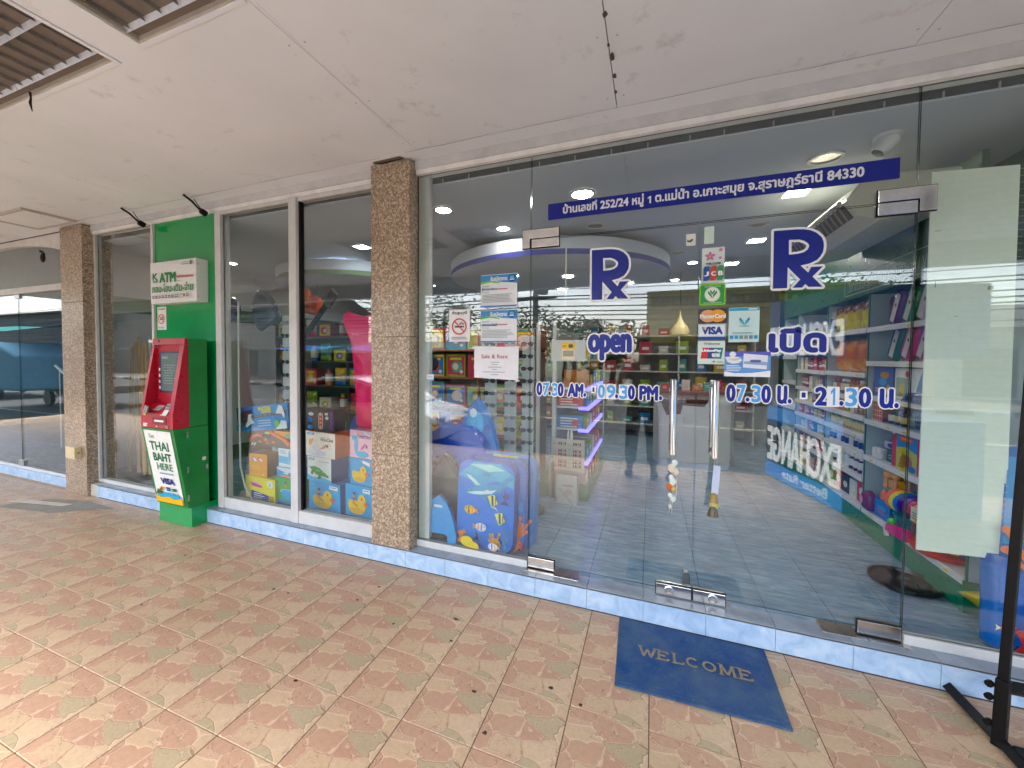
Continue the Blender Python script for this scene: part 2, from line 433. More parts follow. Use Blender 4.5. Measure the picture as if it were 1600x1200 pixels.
# ---------------------------------------------------------------- levels (metres)
ZP = -.061        # walkway
ZF = .065         # step top and shop floor
TS = .313         # paving tile pitch
YR = -.102        # riser face
ZH = 2.685        # underside of the shopfront head
ZS = 2.76         # soffit
ZR = -.48         # road
YE = -3.45        # outer edge of the walkway
XW, XL, YB, ZC = 2.55, -5.3, 5.3, 2.62   # inside of the shop: right wall, left wall, back wall, ceiling

def tile_mesh(name, sx, sy, h, ch, mat):
    me = bpy.data.meshes.new(name); a = ch
    v = [(-sx, -sy, -h), (sx, -sy, -h), (sx, sy, -h), (-sx, sy, -h), (-sx, -sy, -a), (sx, -sy, -a), (sx, sy, -a), (-sx, sy, -a),
         (-sx + a, -sy + a, 0), (sx - a, -sy + a, 0), (sx - a, sy - a, 0), (-sx + a, sy - a, 0)]
    f = [(8, 9, 10, 11)] + [(i, (i + 1) % 4, 4 + (i + 1) % 4, 4 + i) for i in range(4)] + [(4 + i, 4 + (i + 1) % 4, 8 + (i + 1) % 4, 8 + i) for i in range(4)]
    me.from_pydata(v, [], f); uvl = me.uv_layers.new(name='UV')
    for lp in me.loops:
        p = me.vertices[lp.vertex_index].co; uvl.data[lp.index].uv = ((p.x / sx + 1) / 2, (p.y / sy + 1) / 2)
    me.materials.append(mat); return me
def tile_mass(name, me, spots, parent):
    """many tiles joined, for those too far off to pick apart"""
    v = []; f = []; uv = []
    src = me.uv_layers[0].data
    for (x, y, z) in spots:
        b = len(v); v += [(p.co.x + x, p.co.y + y, p.co.z + z) for p in me.vertices]
        for pl in me.polygons:
            f.append([b + k for k in pl.vertices]); uv += [tuple(src[li].uv) for li in pl.loop_indices]
    m2 = bpy.data.meshes.new(name); m2.from_pydata(v, [], f); u2 = m2.uv_layers.new(name='UV')
    for i, q in enumerate(uv): u2.data[i].uv = q
    m2.materials.append(me.materials[0]); o = bpy.data.objects.new(name, m2); COL.objects.link(o); o.parent = parent; W[o] = W[parent].copy(); o['kind'] = 'stuff'
    return o
def in_view(p, m=60):
    q = camo.matrix_world.inverted() @ Vector(p)
    if q.z > -.05: return False
    u = 784.13 + 617.06 * q.x / -q.z; v = 576.98 - 617.06 * q.y / -q.z
    return -m < u < 1600 + m and -m < v < 1200 + m

# ---------------------------------------------------------------- walkway of patterned tiles
g = MB()
x0, x1 = -13.0, 5.2
g.box((x0, YE, ZP - .4), (x1, .0, ZP - .004), (186, 160, 128))
pave = tag(g.build('pavement', MATTE, origin=(0, 0, ZP)), kind='structure', label='covered walkway of camouflage patterned beige tiles')
gm = MB()
spots = []
j0, j1 = int(-12.6 / TS), int(5 / TS)
for j in range(j0, j1):
    for k in range(-1, 10):
        x = -.0253 + TS * (j + .5); ya = -.1513 - TS * k; yb = max(ya - TS, YE)
        if k == -1: continue
        spots.append((x, (ya + yb) / 2, (yb - ya) / -TS))
for j in range(j0, j1 + 1):     # joints running to the kerb, painted darker to mimic view and lighting
    x = -.0253 + TS * j; gm.box((x - .003, YE, ZP - .0035), (x + .003, -.1, ZP - .0016), (104, 86, 70))
gm.build('shaded_joint', MATTE, pave)
tm = tile_mesh('tile', (TS - .004) / 2, (TS - .0045) / 2, .01, .0012, TILE)
cx, cy = .5855, -2.4081
vis = sorted([s for s in spots if s[2] > .99 and in_view((s[0], s[1], ZP))], key=lambda s: (s[0] - cx) ** 2 + (s[1] - cy) ** 2)[:300]
vs = set(vis)
for (x, y, k) in vis:
    o = bpy.data.objects.new('tile', tm); COL.objects.link(o); o.parent = pave; o.location = (x, y, random.uniform(-.0006, .0006)); W[o] = Vector((x, y, ZP))
tile_mass('tile_field', tm, [(s[0], s[1], 0) for s in spots if s not in vs], pave)
# cut strip of tile along the riser
me = tile_mesh('cut_tile', (TS - .004) / 2, .0235, .01, .001, TILE)
tile_mass('cut_tile_row', me, [(-.0253 + TS * (j + .5), -.1265, 0) for j in range(j0, j1)], pave)
# cement patch by the left pillar
p = MB(); p.prism([(-5.35, -.62), (-4.62, -.5), (-4.22, -.22), (-4.7, -.2), (-5.1, -.3)], ZP + .001, ZP + .004, (150, 146, 138)); p.build('cement_patch', MATTE, pave)
p = MB(); p.prism([(-5.38, -.5), (-4.72, -.37), (-4.7, -.31), (-5.34, -.42)], ZP + .005, ZP + .008, (206, 200, 188)); p.build('cement_smear', MATTE, pave)
# chips knocked out of the glaze
ch = MB()
for (x, y, r) in ((-.42, -.46, .022), (-.36, -.62, .012), (.19, -.72, .02), (.33, -.76, .014), (-1.62, -.62, .02), (-1.5, -.62, .012), (-1.05, -.52, .013), (-.72, -.62, .011), (-1.02, -.36, .012), (-1.23, -.37, .01), (.0, -1.02, .014), (-.12, -.86, .016), (1.5, -.66, .009), (-2.2, -1.02, .011), (-1.9, -.95, .01), (-.9, -1.1, .014), (-2.6, -.55, .012)):
    pts = [(x + r * random.uniform(.4, 1) * math.cos(a), y + r * random.uniform(.3, .8) * math.sin(a)) for a in [i * .9 for i in range(7)]]
    ch.prism(pts, ZP + .0003, ZP + .0009, random.choice([(62, 54, 50), (92, 84, 80), (54, 44, 40)]))
ch.build('glaze_chip', MATTE, pave)

TREAD = m_plain('tread_tile_glaze', (150, 164, 180), .22, 0, .5, .16, 7)
# ---------------------------------------------------------------- step: blue riser tiles, tread tiles
s = MB(); s.box((-4.89, YR + .009, ZP - .05), (4.6, .03, ZF - .009), (196, 190, 176))
step = tag(s.build('step', MATTE, origin=(0, 0, ZP)), kind='structure', label='low step faced with pale blue tiles along the shopfront')
q0 = MB(); q0.box((-.1556, -.01, 0), (.1556, 0, ZF - ZP - .003)); q0c = q0.build('riser_tile', BLUET, origin=(0, 0, 0), bevel=.0012)
q1 = MB(); q1.box((-.1553, 0, -.01), (.1553, .125, 0)); q1c = q1.build('tread_tile', TREAD, origin=(0, 0, 0), bevel=.0012)
first = True
for i in range(-15, 15):
    x = -.0607 + TS * i - .156
    if x < -4.72 or x > 4.4: continue
    for src, loc in ((q0c, (x, YR + .01, .0005)), (q1c, (x, YR, ZF - ZP + random.uniform(-.0004, .0004)))):
        if first: src.location = loc; src.parent = step
        else: cp(src, loc, step)
    first = False
s = MB(); s.box((-4.72, YR - .004, ZP - .002), (4.4, YR + .001, ZP + .0035), (58, 48, 40)); s.build('grime_shadow_line', MATTE, step)  # grime strip at the riser foot, also a painted contact shadow
s = MB(); s.box((-4.72, YR - .0015, ZF - .004), (4.4, YR + .001, ZF - .0015), (120, 108, 92)); s.build('edge_grout', MATTE, step)
# left shop's lower step
s = MB(); s.box((-13, -.05, ZP - .02), (-5.3, .05, .03), (150, 170, 205)); tag(s.build('low_kerb', BLUET, origin=(-9, 0, ZP)), kind='structure', label='low blue edge below the glass front next door')

# ---------------------------------------------------------------- shop floor
f = MB(); f.box((XL, .03, ZF - .1), (XW, YB, ZF - .004), (70, 72, 72)); 
floor = tag(f.build('shop_floor', MATTE, origin=(0, 0, ZF)), kind='structure', label='grey blue slate tiled floor inside the shop')
fm = tile_mesh('slate_tile', (TS - .003) / 2, (TS - .003) / 2, .01, .0012, SLATE)
far = []
for i in range(-16, 8):
    for k in range(0, 17):
        x = .56 + TS * (i + .5); y = .49 - TS * 1.5 + .018 + TS * (k + .5)
        if x > XW - .1 or y > YB or x < XL + .1 or y < .1: continue
        if x > -1.3 and y < 4.2:
            o = bpy.data.objects.new('slate_tile', fm); COL.objects.link(o); o.parent = floor; o.location = (x, y, random.uniform(-.0005, .0005)); W[o] = Vector((x, y, ZF))
        else: far.append((x, y, 0))
tile_mass('slate_tile_field', fm, far, floor)
me = tile_mesh('threshold_tile', (TS - .003) / 2, .0375, .01, .001, SLATE)
tile_mass('threshold_tile_row', me, [(.56 + TS * (i + .5), .065, 0) for i in range(-16, 6)], floor)

# ---------------------------------------------------------------- soffit over the walkway
s = MB(); s.box((-13, -3.6, ZS + .02), (5.2, .3, ZS + .3), (120, 112, 104))
sof = tag(s.build('soffit', MATTE, origin=(0, 0, ZS)), kind='structure', label='off-white painted soffit over the walkway')
FX1 = (-2.96, -1.745, -1.93, -1.31); FX2 = (-1.505, -.9, -1.93, -1.33)      # openings of the two light fittings
edges = [-13, -10.9, -9.7, -8.45, -7.2, -5.98, -4.76, -3.55, -.87, .39, 1.62, 2.85, 4.1, 5.2]
for a, b in zip(edges, edges[1:]):
    gap = .0022 if abs(b - .39) < .01 or abs(a - .39) < .01 else .0004
    m = MB()
    if abs(a + 3.55) < .01:         # the bay with the two light openings
        for xa, xb, ya, yb in ((a + gap, b - gap, -3.6, FX1[2]), (a + gap, b - gap, FX1[3], -.165), (a + gap, FX1[0], FX1[2], FX1[3]), (FX1[1], FX2[0], FX1[2], FX1[3]), (FX2[1], b - gap, FX1[2], FX1[3]), (FX2[0], FX2[1], FX2[3], FX1[3])): m.box((xa, ya, ZS), (xb, yb, ZS + .02))
    else: m.box((a + gap, -3.6, ZS), (b - gap, -.165, ZS + .02))
    m.build('soffit_panel', SOFFIT, sof)
m = MB(); m.box((-13, -.163, ZS - .003), (5.2, -.045, ZS + .02)); m.build('plaster_edge', SOFFIT, sof)
# broken edges and open joints
m = MB()
for (x, y, r) in ((.392, -.78, .012), (.398, -.55, .016), (.40, -.42, .013), (.395, -.3, .008), (-1.15, -.13, .0), (.388, -.95, .01), (.39, -.62, .007)):
    if r: m.prism([(x + r * random.uniform(.4, 1) * math.cos(a), y + 2 * r * random.uniform(.4, 1) * math.sin(a)) for a in [i * .9 for i in range(7)]], ZS - .004, ZS - .0008, (88, 80, 74))
m.prism([(-1.25, -.115), (-1.06, -.12), (-1.0, -.105), (-1.2, -.09)], ZS - .007, ZS - .004, (52, 46, 42))
m.prism([(-1.24, -.135), (-1.02, -.14), (-1.0, -.118), (-1.23, -.117)], ZS - .009, ZS - .005, (120, 108, 96))
m.build('broken_plaster', MATTE, sof)
def crack(pts, w):
    m = MB(); P = []
    for (a, b) in zip(pts, pts[1:]):
        n = 9
        for i in range(n): t = i / n; P.append((a[0] + (b[0] - a[0]) * t + random.uniform(-1, 1) * .006, a[1] + (b[1] - a[1]) * t + random.uniform(-1, 1) * .006))
    for a, b in zip(P, P[1:]):
        d = Vector((b[0] - a[0], b[1] - a[1])).normalized(); nx, ny = -d.y * w * random.uniform(.4, 1), d.x * w * random.uniform(.4, 1)
        m.add([(a[0] - nx, a[1] - ny, ZS - .004), (b[0] - nx, b[1] - ny, ZS - .004), (b[0] + nx, b[1] + ny, ZS - .004), (a[0] + nx, a[1] + ny, ZS - .004)], [(3, 2, 1, 0)], (128, 116, 106))
    m.build('hairline_crack', MATTE, sof)
crack([(-5.1, -.17), (-2.6, -.166), (-.98, -.166)], .0016); crack([(-.95, -.166), (.39, -.168), (2.3, -.166)], .0016); crack([(-.85, -1.3), (-.89, -.2)], .0006); crack([(-3.57, -.75), (-3.54, -.35)], .0012); crack([(-2.3, -.35), (-2.05, -.17)], .0012)
m = MB()
for (a, b) in zip(edges, edges[1:]):
    for xx in (a + .04, b - .04):
        for k in range(8):
            yy = -.25 - k * .42 + random.uniform(-.02, .02)
            if FX1[2] - .05 < yy < FX1[3] + .05 and FX1[0] - .05 < xx < FX2[1] + .05: continue
            m.prism([(xx + .005 * math.cos(q * 1.05), yy + .005 * math.sin(q * 1.05)) for q in range(6)], ZS - .0012, ZS + .001, (196, 190, 184))
m.build('screw_heads', MATTE, sof)['kind'] = 'stuff'
# hatch in the soffit at the far end
h = thing('access_hatch', 'flat off-white access hatch in the soffit above the left pillar', 'hatch', (-5.2, -.3, ZS))
m = MB(); m.box((-5.53, -.52, ZS - .014), (-4.87, -.2, ZS - .004)); m.build('hatch_lid', SOFFIT, h)
m = MB()
for a, b in (((-5.56, -.55), (-4.84, -.523)), ((-5.56, -.197), (-4.84, -.17)), ((-5.56, -.523), (-5.533, -.197)), ((-4.867, -.523), (-4.84, -.197))): m.box((*a, ZS - .02), (*b, ZS - .001), (196, 190, 184))
m.build('hatch_frame', MATTE, h)
# fascia at the street side
m = MB(); m.box((-13, -3.75, 2.5), (5.2, -3.6, 3.5), (196, 190, 182)); tag(m.build('fascia', SOFFIT, origin=(0, -3.7, 2.5)), 'pale fascia board along the street edge of the soffit', kind='structure')

# recessed light fittings with louvres
def fitting(b, label):
    xa, xb, ya, yb = b
    t = thing('louvre_light', label, 'ceiling light', ((xa + xb) / 2, (ya + yb) / 2, ZS), 'recessed louvre lights in the soffit')
    m = MB()
    m.box((xa, ya, ZS + .11), (xb, yb, ZS + .115), (226, 216, 196))
    for q in (((xa, ya), (xa + .008, yb)), ((xb - .008, ya), (xb, yb)), ((xa + .008, ya), (xb - .008, ya + .008)), ((xa + .008, yb - .008), (xb - .008, yb))): m.box((*q[0], ZS - .001), (*q[1], ZS + .11), (192, 184, 170))
    m.build('housing', MATTE, t)
    m = MB(); e = .022
    for q in (((xa - e, ya - e), (xb + e, ya)), ((xa - e, yb), (xb + e, yb + e)), ((xa - e, ya), (xa, yb)), ((xb, ya), (xb + e, yb))): m.box((*q[0], ZS - .007), (*q[1], ZS - .001), (222, 214, 204))
    m.build('trim', SOFFIT, t, bevel=.002)
    for k in range(3):
        y = ya + (yb - ya) * (k + .5) / 3; m = MB(); m.ring((xa + .06, y, ZS + .075), (xb - .06, y, ZS + .075), (235, 232, 224), 10, .013); m.build('tube', PLAST, t)
    for k in range(4):          # long V-shaped reflectors
        y = ya + .05 + (yb - ya - .1) * k / 3; m = MB()
        m.add([(xa + .01, y, ZS + .0), (xb - .01, y, ZS + .0), (xb - .01, y - .05, ZS + .085), (xa + .01, y - .05, ZS + .085), (xb - .01, y + .05, ZS + .085), (xa + .01, y + .05, ZS + .085)], [(0, 1, 2, 3), (1, 0, 5, 4)], (232, 234, 240)); m.build('reflector', LOUV, t, smooth=False)
    NB = int((xb - xa) / .1)
    for k in range(NB):         # cross blades
        x = xa + .04 + (xb - xa - .08) * k / (NB - 1)
        for r_ in range(3):
            y_0 = ya + .05 + (yb - ya - .1) * r_ / 3; y_1 = ya + .05 + (yb - ya - .1) * (r_ + 1) / 3; m = MB()
            m.add([(x - .003, y_0 + .034, ZS + .055), (x - .003, y_1 - .034, ZS + .055), (x, y_1 - .004, ZS + .004), (x, y_0 + .004, ZS + .004), (x + .003, y_0 + .034, ZS + .055), (x + .003, y_1 - .034, ZS + .055)], [(0, 1, 2, 3), (3, 2, 5, 4)], (150, 146, 140)); m.build('cross_blade', LOUV, t)
    return t
LOUV = m_attr('louvre_aluminium', .3, .6, metal=.35, wear=.2, wscale=14)
fitting(FX1, 'recessed louvre light in the soffit at the left edge, with a thread hanging off')
fitting(FX2, 'recessed louvre light in the soffit at the top, right of the other')
m = MB(); m.path([(-2.42, -1.335, ZS - .003), (-2.425, -1.33, ZS - .03), (-2.42, -1.335, ZS - .06), (-2.415, -1.33, ZS - .1)], [.006, .004, .006, .002], (40, 32, 30), 5)
tag(m.build('hanging_thread', MATTE), 'dark twisted scrap hanging from the left louvre light', 'scrap')

# ---------------------------------------------------------------- head of the shopfront
m = MB()
m.box((-4.89, -.05, ZH + .012), (-1.285, .06, ZS - .004), (206, 206, 206)); m.box((-.955, -.05, ZH + .012), (4.6, .06, ZS - .004), (206, 206, 206))
m.box((-4.89, -.036, ZH - .018), (-1.285, .05, ZH + .012), (240, 240, 238)); m.box((-.955, -.036, ZH - .018), (4.6, .05, ZH + .012), (240, 240, 238))
tag(m.build('shopfront_head', MATTE, origin=(-1, 0, ZH)), 'grey and white aluminium head rail along the top of the glass', 'head rail')
m = MB(); m.box((-.9, .06, ZC + .012), (4.5, .1, ZH + .07), (64, 68, 70)); m.box((-4.7, .06, ZC + .012), (-1.2, .1, ZH + .07), (72, 66, 60)); tag(m.build('bulkhead', MATTE), 'dark ceiling edge just behind the glass', kind='structure')
m = MB()
for i in range(14): x = -.8 + i * .22 + random.uniform(-.05, .05); m.box((x, .052, ZH - .06), (x + .006, .058, ZH - .03), (170, 176, 178))
tag(m.build('bulkhead_clips', MATTE), 'small pale clips along the dark ceiling edge', kind='stuff')

# ---------------------------------------------------------------- granite pillars built of slabs
def pillar(name, xa, xb, ya, yb, z0, joints, label):
    t = thing(name, label, 'pillar', ((xa + xb) / 2, (ya + yb) / 2, z0))
    zz = [z0] + joints + [ZS - .012]
    for a, b in zip(zz, zz[1:]):
        m = MB(); m.box((xa, ya, a + .0008), (xb, yb, b - .0008)); m.build('granite_slab', GRANITE, t, bevel=.003)
    return t
pillar('pillar', -1.28, -.962, YR - .004, .13, ZF, [.72, 1.55, 2.3], 'brown speckled granite pillar between the toy window and the bodyboards')
pillar('pillar', -5.3, -4.89, -.12, .13, ZP, [.62, 1.36, 1.96], 'brown speckled granite pillar left of the cash machine')
m = MB(); m.box((-5.14, -.18, .33), (-4.97, -.121, .45), (214, 198, 164)); m.ring((-4.97, -.15, .39), (-4.963, -.15, .39), (90, 60, 46), 8, .008)
tag(m.build('socket_box', PLAST, bevel=.006), 'small cream socket box low on the left granite pillar', 'socket')

# ---------------------------------------------------------------- glass panes
def pane(name, xa, xb, z0, z1, parent, y=0, th=.01):
    m = MB(); v = [(xa, y - th / 2, z0), (xb, y - th / 2, z0), (xb, y + th / 2, z0), (xa, y + th / 2, z0), (xa, y - th / 2, z1), (xb, y - th / 2, z1), (xb, y + th / 2, z1), (xa, y + th / 2, z1)]
    m.add(v, [(0, 1, 5, 4), (2, 3, 7, 6)]); m.mi = 1; m.add(v, [(3, 2, 1, 0), (4, 5, 6, 7), (1, 2, 6, 5), (3, 0, 4, 7)], (60, 80, 78))
    return m.build(name, [GLASS, GEDGE], parent)
def bar(m, xa, xb, z0, z1, y0=-.03, y1=.03, c=(222, 220, 214)): return m.box((xa, y0, z0), (xb, y1, z1), c)

# left window beside the cash machine
t = thing('shop_window', 'tall plain glass window between the left pillar and the green panel', 'window', (-4.3, 0, ZF))
m = MB(); bar(m, -4.89, -3.93, ZF, ZF + .035); bar(m, -3.93, -3.895, ZF, ZH - .018); bar(m, -4.89, -4.865, ZF + .035, ZH - .018); m.build('frame', ALU, t, bevel=.003)
pane('pane', -4.865, -3.93, ZF + .035, ZH - .018, t)
# green backing panel
m = MB(); m.box((-3.895, -.012, ZF), (-3.0, .03, ZH - .018)); tag(m.build('wall_cladding', GREENP, bevel=.002), 'glossy plain green panel behind the cash machine', 'cladding')
# toy window: two leaves
t = thing('shop_window', 'white framed two-pane window full of boxed pool toys', 'window', (-2.1, 0, ZF))
m = MB(); bar(m, -3.0, -2.93, ZF, ZH - .018, -.045, .045); bar(m, -2.93, -2.128, ZF, ZF + .094, -.04, .02); bar(m, -2.05, -1.285, ZF, ZF + .1, -.045, .03); bar(m, -2.93, -2.128, ZH - .05, ZH - .018, -.04, .02)
bar(m, -2.05, -1.285, ZH - .05, ZH - .018, -.03, .03); bar(m, -1.315, -1.285, ZF + .1, ZH - .05, -.03, .03); m.build('frame', ALU, t, bevel=.004)
m = MB(); bar(m, -2.128, -2.05, ZF, ZH - .018, -.05, .03); m.build('mullion', ALU, t, bevel=.004)
m = MB(); bar(m, -2.05, -2.036, ZF + .1, ZH - .05, -.02, .02, (24, 24, 24)); m.build('gasket', MATTE, t)
pane('pane', -2.93, -2.128, ZF + .094, ZH - .05, t, -.01); pane('pane', -2.036, -1.315, ZF + .1, ZH - .05, t, 0)

# frameless front: fixed panel, transom, right panel
GP = frame((0, -.0062, 0), (1, 0, 0), (0, 0, 1))      # print on the street face of the glass
lp = thing('fixed_glazing', 'fixed glass panel with job posters in front of the bodyboards', 'glass panel', (-.55, 0, ZF))
pane('pane', -.96, -.137, ZF + .045, ZH - .018, lp)
m = MB(); bar(m, -.96, -.137, ZF, ZF + .045, -.02, .02, (214, 212, 206)); m.build('bottom_channel', ALU, lp, bevel=.003)
m = MB(); m.box((-.96, .01, ZF + .05), (-.875, .05, ZH - .02), (152, 166, 166)); m.build('side_channel', ALU, lp)
tp = thing('glass_transom', 'glass transom over the doors with a blue address banner', 'transom', (.8, 0, 2.15))
pane('pane', -.131, 1.719, 2.152, ZH - .018, tp)
rp = thing('fixed_glazing', 'fixed glass panel right of the doors beside the pale board', 'glass panel', (2.9, 0, ZF))
pane('pane', 1.725, 4.5, ZF + .045, ZH - .018, rp)
m = MB(); bar(m, 1.725, 4.5, ZF, ZF + .045, -.02, .02, (214, 212, 206)); m.build('bottom_channel', ALU, rp, bevel=.003)

def patch(m, pts, y0=-.02, y1=.02):
    m.xf = frame((0, 0, 0), (1, 0, 0), (0, 0, 1)); m.prism(pts, -y1, -y0, (200, 198, 194))
    k = MB(m.xf); xs_ = [p[0] for p in pts]; zs_ = [p[1] for p in pts]; k.prism([(min(xs_) - .004, min(zs_) - .004), (max(xs_) + .004, min(zs_) - .004), (max(xs_) + .004, max(zs_) + .004), (min(xs_) - .004, max(zs_) + .004)], .006, .012, (30, 30, 32)); gaskets.append(k)
gaskets = []
ld = thing('glass_door', 'left glass door with the English opening hours', 'door', (.34, 0, ZF))
pane('pane', -.131, .816, ZF + .035, 2.145, ld)
rd = thing('glass_door', 'right glass door with Thai opening hours and card stickers', 'door', (1.27, 0, ZF))
pane('pane', .822, 1.719, ZF + .035, 2.145, rd)
# hinge patches (upper part belongs to the transom, lower part to the door)
m = MB(); patch(m, [(-.185, 2.095), (-.137, 2.095), (-.137, 2.152), (.046, 2.152), (.046, 2.208), (-.185, 2.208)]); m.build('hinge_plate', STEEL, lp, bevel=.002)
m = MB(); patch(m, [(-.125, 2.095), (.048, 2.095), (.048, 2.146), (-.125, 2.146)]); m.build('hinge_plate', STEEL, ld, bevel=.002)
m = MB(); patch(m, [(1.575, 2.152), (1.725, 2.152), (1.725, 2.095), (1.785, 2.095), (1.785, 2.208), (1.575, 2.208)]); m.build('hinge_plate', STEEL, rp, bevel=.002)
m = MB(); patch(m, [(1.575, 2.09), (1.718, 2.09), (1.718, 2.146), (1.575, 2.146)]); m.build('hinge_plate', STEEL, rd, bevel=.002)
for d, xa, xb in ((ld, -.131, .037), (rd, 1.55, 1.715)):
    m = MB(); patch(m, [(xa, ZF + .012), (xb, ZF + .012), (xb, ZF + .075), (xa, ZF + .075)]); m.build('hinge_plate', STEEL, d, bevel=.002)
for xa, xb, lab in ((-.145, .195, 'steel floor spring cover under the left door'), (1.4, 1.745, 'steel floor spring cover under the right door')):
    m = MB(); m.box((xa, -.055, ZF - .008), (xb, .05, ZF + .004), (120, 112, 104)); tag(m.build('floor_spring', STEEL2, bevel=.002), lab, 'floor spring')
for d, xa, xb, xc in ((ld, .632, .814, .70), (rd, .824, .981, .92)):     # corner locks with round cylinders
    m = MB(); patch(m, [(xa, ZF + .005), (xb, ZF + .005), (xb, ZF + .068), (xa, ZF + .068)]); o = m.build('lock_plate', STEEL, d, bevel=.002)
    m = MB(); m.lathe([(.026, -.016), (.026, -.02), (.02, -.023), (.012, -.021)], (xc, 0, ZF + .036), (205, 203, 198), 18, 'y'); m.build('lock_cylinder', STEEL, o, smooth=35)
m = MB(); m.xf = frame((.787, .012, ZF + .068), (1, 0, 0), (0, 0, 1)); m.prism([(-.02, 0), (.02, 0), (.022, .05), (.012, .075), (-.012, .075), (-.02, .05)], -.03, .0, (40, 38, 38)); m.oval(0, .05, .009, .014, (110, 108, 104)); m.build('bolt_housing', STEEL2, ld, bevel=.003)
for d, x in ((ld, .703), (rd, .908)):     # tubular pull handles
    h = None
    m = MB()
    m.path([(x, -.006, 1.262), (x, -.04, 1.262), (x, -.055, 1.268), (x, -.062, 1.28), (x, -.062, 1.29), (x, -.062, 1.292)], .015, (220, 220, 220), 12)
    m.ring((x, -.062, .885), (x, -.062, 1.294), (220, 220, 220), 14, .0165)
    m.path([(x, -.006, .912), (x, -.062, .912)], .015, (220, 220, 220), 12)
    m.ring((x, .006, .885), (x, .006, .886), (220, 220, 220), 12, .01)
    m.ring((x, .05, .885), (x, .05, 1.294), (220, 220, 220), 14, .0165); m.path([(x, .006, .912), (x, .05, .912)], .015, (220, 220, 220), 12); m.path([(x, .006, 1.262), (x, .05, 1.262)], .015, (220, 220, 220), 12)
    m.build('pull_handle', CHROME, d, smooth=35)

for k, par in zip(gaskets, (lp, ld, rp, rd, ld, rd, ld, rd)): k.build('rubber_gasket', MATTE, par)
# ---------------------------------------------------------------- shop next door on the far left
t = thing('next_door_front', 'empty glass shopfront with an arched white head left of the pillar', 'shopfront', (-7.5, 0, .03))
N = 24
def arch(x): return 2.36 + .34 * math.sqrt(max(0, 1 - ((x + 6.9) / 1.7) ** 2)) if abs(x + 6.9) < 1.7 else 2.36
m = MB(); m.xf = frame((0, 0, 0), (1, 0, 0), (0, 0, 1))
xs = [-8.9 + (3.6) * i / 40 for i in range(41)]
for a, b in zip(xs, xs[1:]): m.prism([(a, arch(a)), (b, arch(b)), (b, ZS), (a, ZS)], -.04, .02, (224, 220, 214))
m.prism([(-13, 2.36), (-8.9, 2.36), (-8.9, ZS), (-13, ZS)], -.04, .02, (224, 220, 214)); m.build('arched_head', MATTE, t)
m = MB(); bar(m, -13, -5.3, 2.13, 2.2, -.035, .035, (205, 204, 200)); bar(m, -6.6, -5.3, .03, .06, -.02, .02); bar(m, -13, -6.6, .03, .06, -.02, .02); bar(m, -5.33, -5.3, .06, 2.13, -.02, .02); m.build('frame', ALU, t, bevel=.003)
pane('door_pane', -8.0, -6.56, .06, 2.13, t, .0); pane('pane', -6.55, -5.33, .06, 2.13, t, .0); pane('fanlight', -8.9, -5.3, 2.2, 2.7, t, .0)
m = MB()
for z in (.035, 2.08): m.box((-6.62, -.018, z), (-6.49, .018, z + .09), (190, 188, 182))
m.build('hinge_plate', STEEL2, t)
m = MB(); m.box((-13, .06, 2.2), (-5.31, .1, 2.9), (118, 122, 122)); m.build('ceiling_board', MATTE, t)
# its bare interior
m = MB(); m.box((-13, .1, -.1), (-5.5, 6, .03), (128, 130, 130)); tag(m.build('next_door_floor', SLATE, origin=(-9, 3, .03)), kind='structure')
m = MB(); m.box((-13, 5.9, .03), (-5.5, 6, 3), (92, 112, 118)); m.box((-5.55, .14, .03), (-5.45, 5.9, 3), (120, 132, 136)); m.box((-11.2, .12, .03), (-11, 5.9, 2.9), (96, 118, 124)); tag(m.build('next_door_wall', MATTE, origin=(-9, 5.9, .03)), kind='structure')
m = MB(); m.box((-13, .1, 2.9), (-5.5, 6, 3), (130, 132, 132)); tag(m.build('next_door_ceiling', MATTE, origin=(-9, 3, 2.9)), kind='structure')
t = thing('steel_rail', 'thin white stair rail inside the empty shop on the far left', 'rail', (-7.2, .7, .03))
m = MB(); m.path([(-7.6, .7, 1.25), (-7.05, .7, .98), (-6.78, .7, .78), (-6.78, .7, .05)], .02, (224, 226, 226), 8); m.build('handrail', PLAST, t, smooth=40)
for i in range(5): m = MB(); x = -7.5 + i * .15; m.ring((x, .7, .05), (x, .7, 1.19 - i * .075), (210, 214, 214), 6, .008); m.build('baluster', PLAST, t)
t = thing('wall_shelf', 'dark empty wall shelves in the vacant shop on the far left', 'shelf', (-8, 5.6, .03))
for z in (.5, .9, 1.3, 1.7): m = MB(); m.box((-9.6, 5.4, z), (-6.6, 5.88, z + .03), (60, 80, 92)); m.build('shelf_board', PLAST, t)

# ---------------------------------------------------------------- shop interior shell
m = MB(); m.box((XL, .062, ZC), (XW + 2.2, YB, ZC + .01)); m.box((XL, .12, ZC + .012), (XW + 2.2, YB, ZC + .1)); ceil = tag(m.build('shop_ceiling', INNER, origin=(0, 2, ZC)), kind='structure', label='smooth pale ceiling inside the shop')
m = MB(); m.box((XL, YB, ZF), (XW, YB + .1, ZC)); tag(m.build('back_wall', WALLW), kind='structure', label='pale back wall of the shop')
m = MB(); m.box((XL - .1, .13, ZF), (XL, YB, ZC)); tag(m.build('left_wall', WALLW), kind='structure', label='pale left wall of the shop')
m = MB(); m.box((XW, .03, ZF), (XW + .1, YB, ZC - .002), (26, 92, 58)); tag(m.build('right_wall', MATTE), kind='structure', label='dark green right wall of the shop')
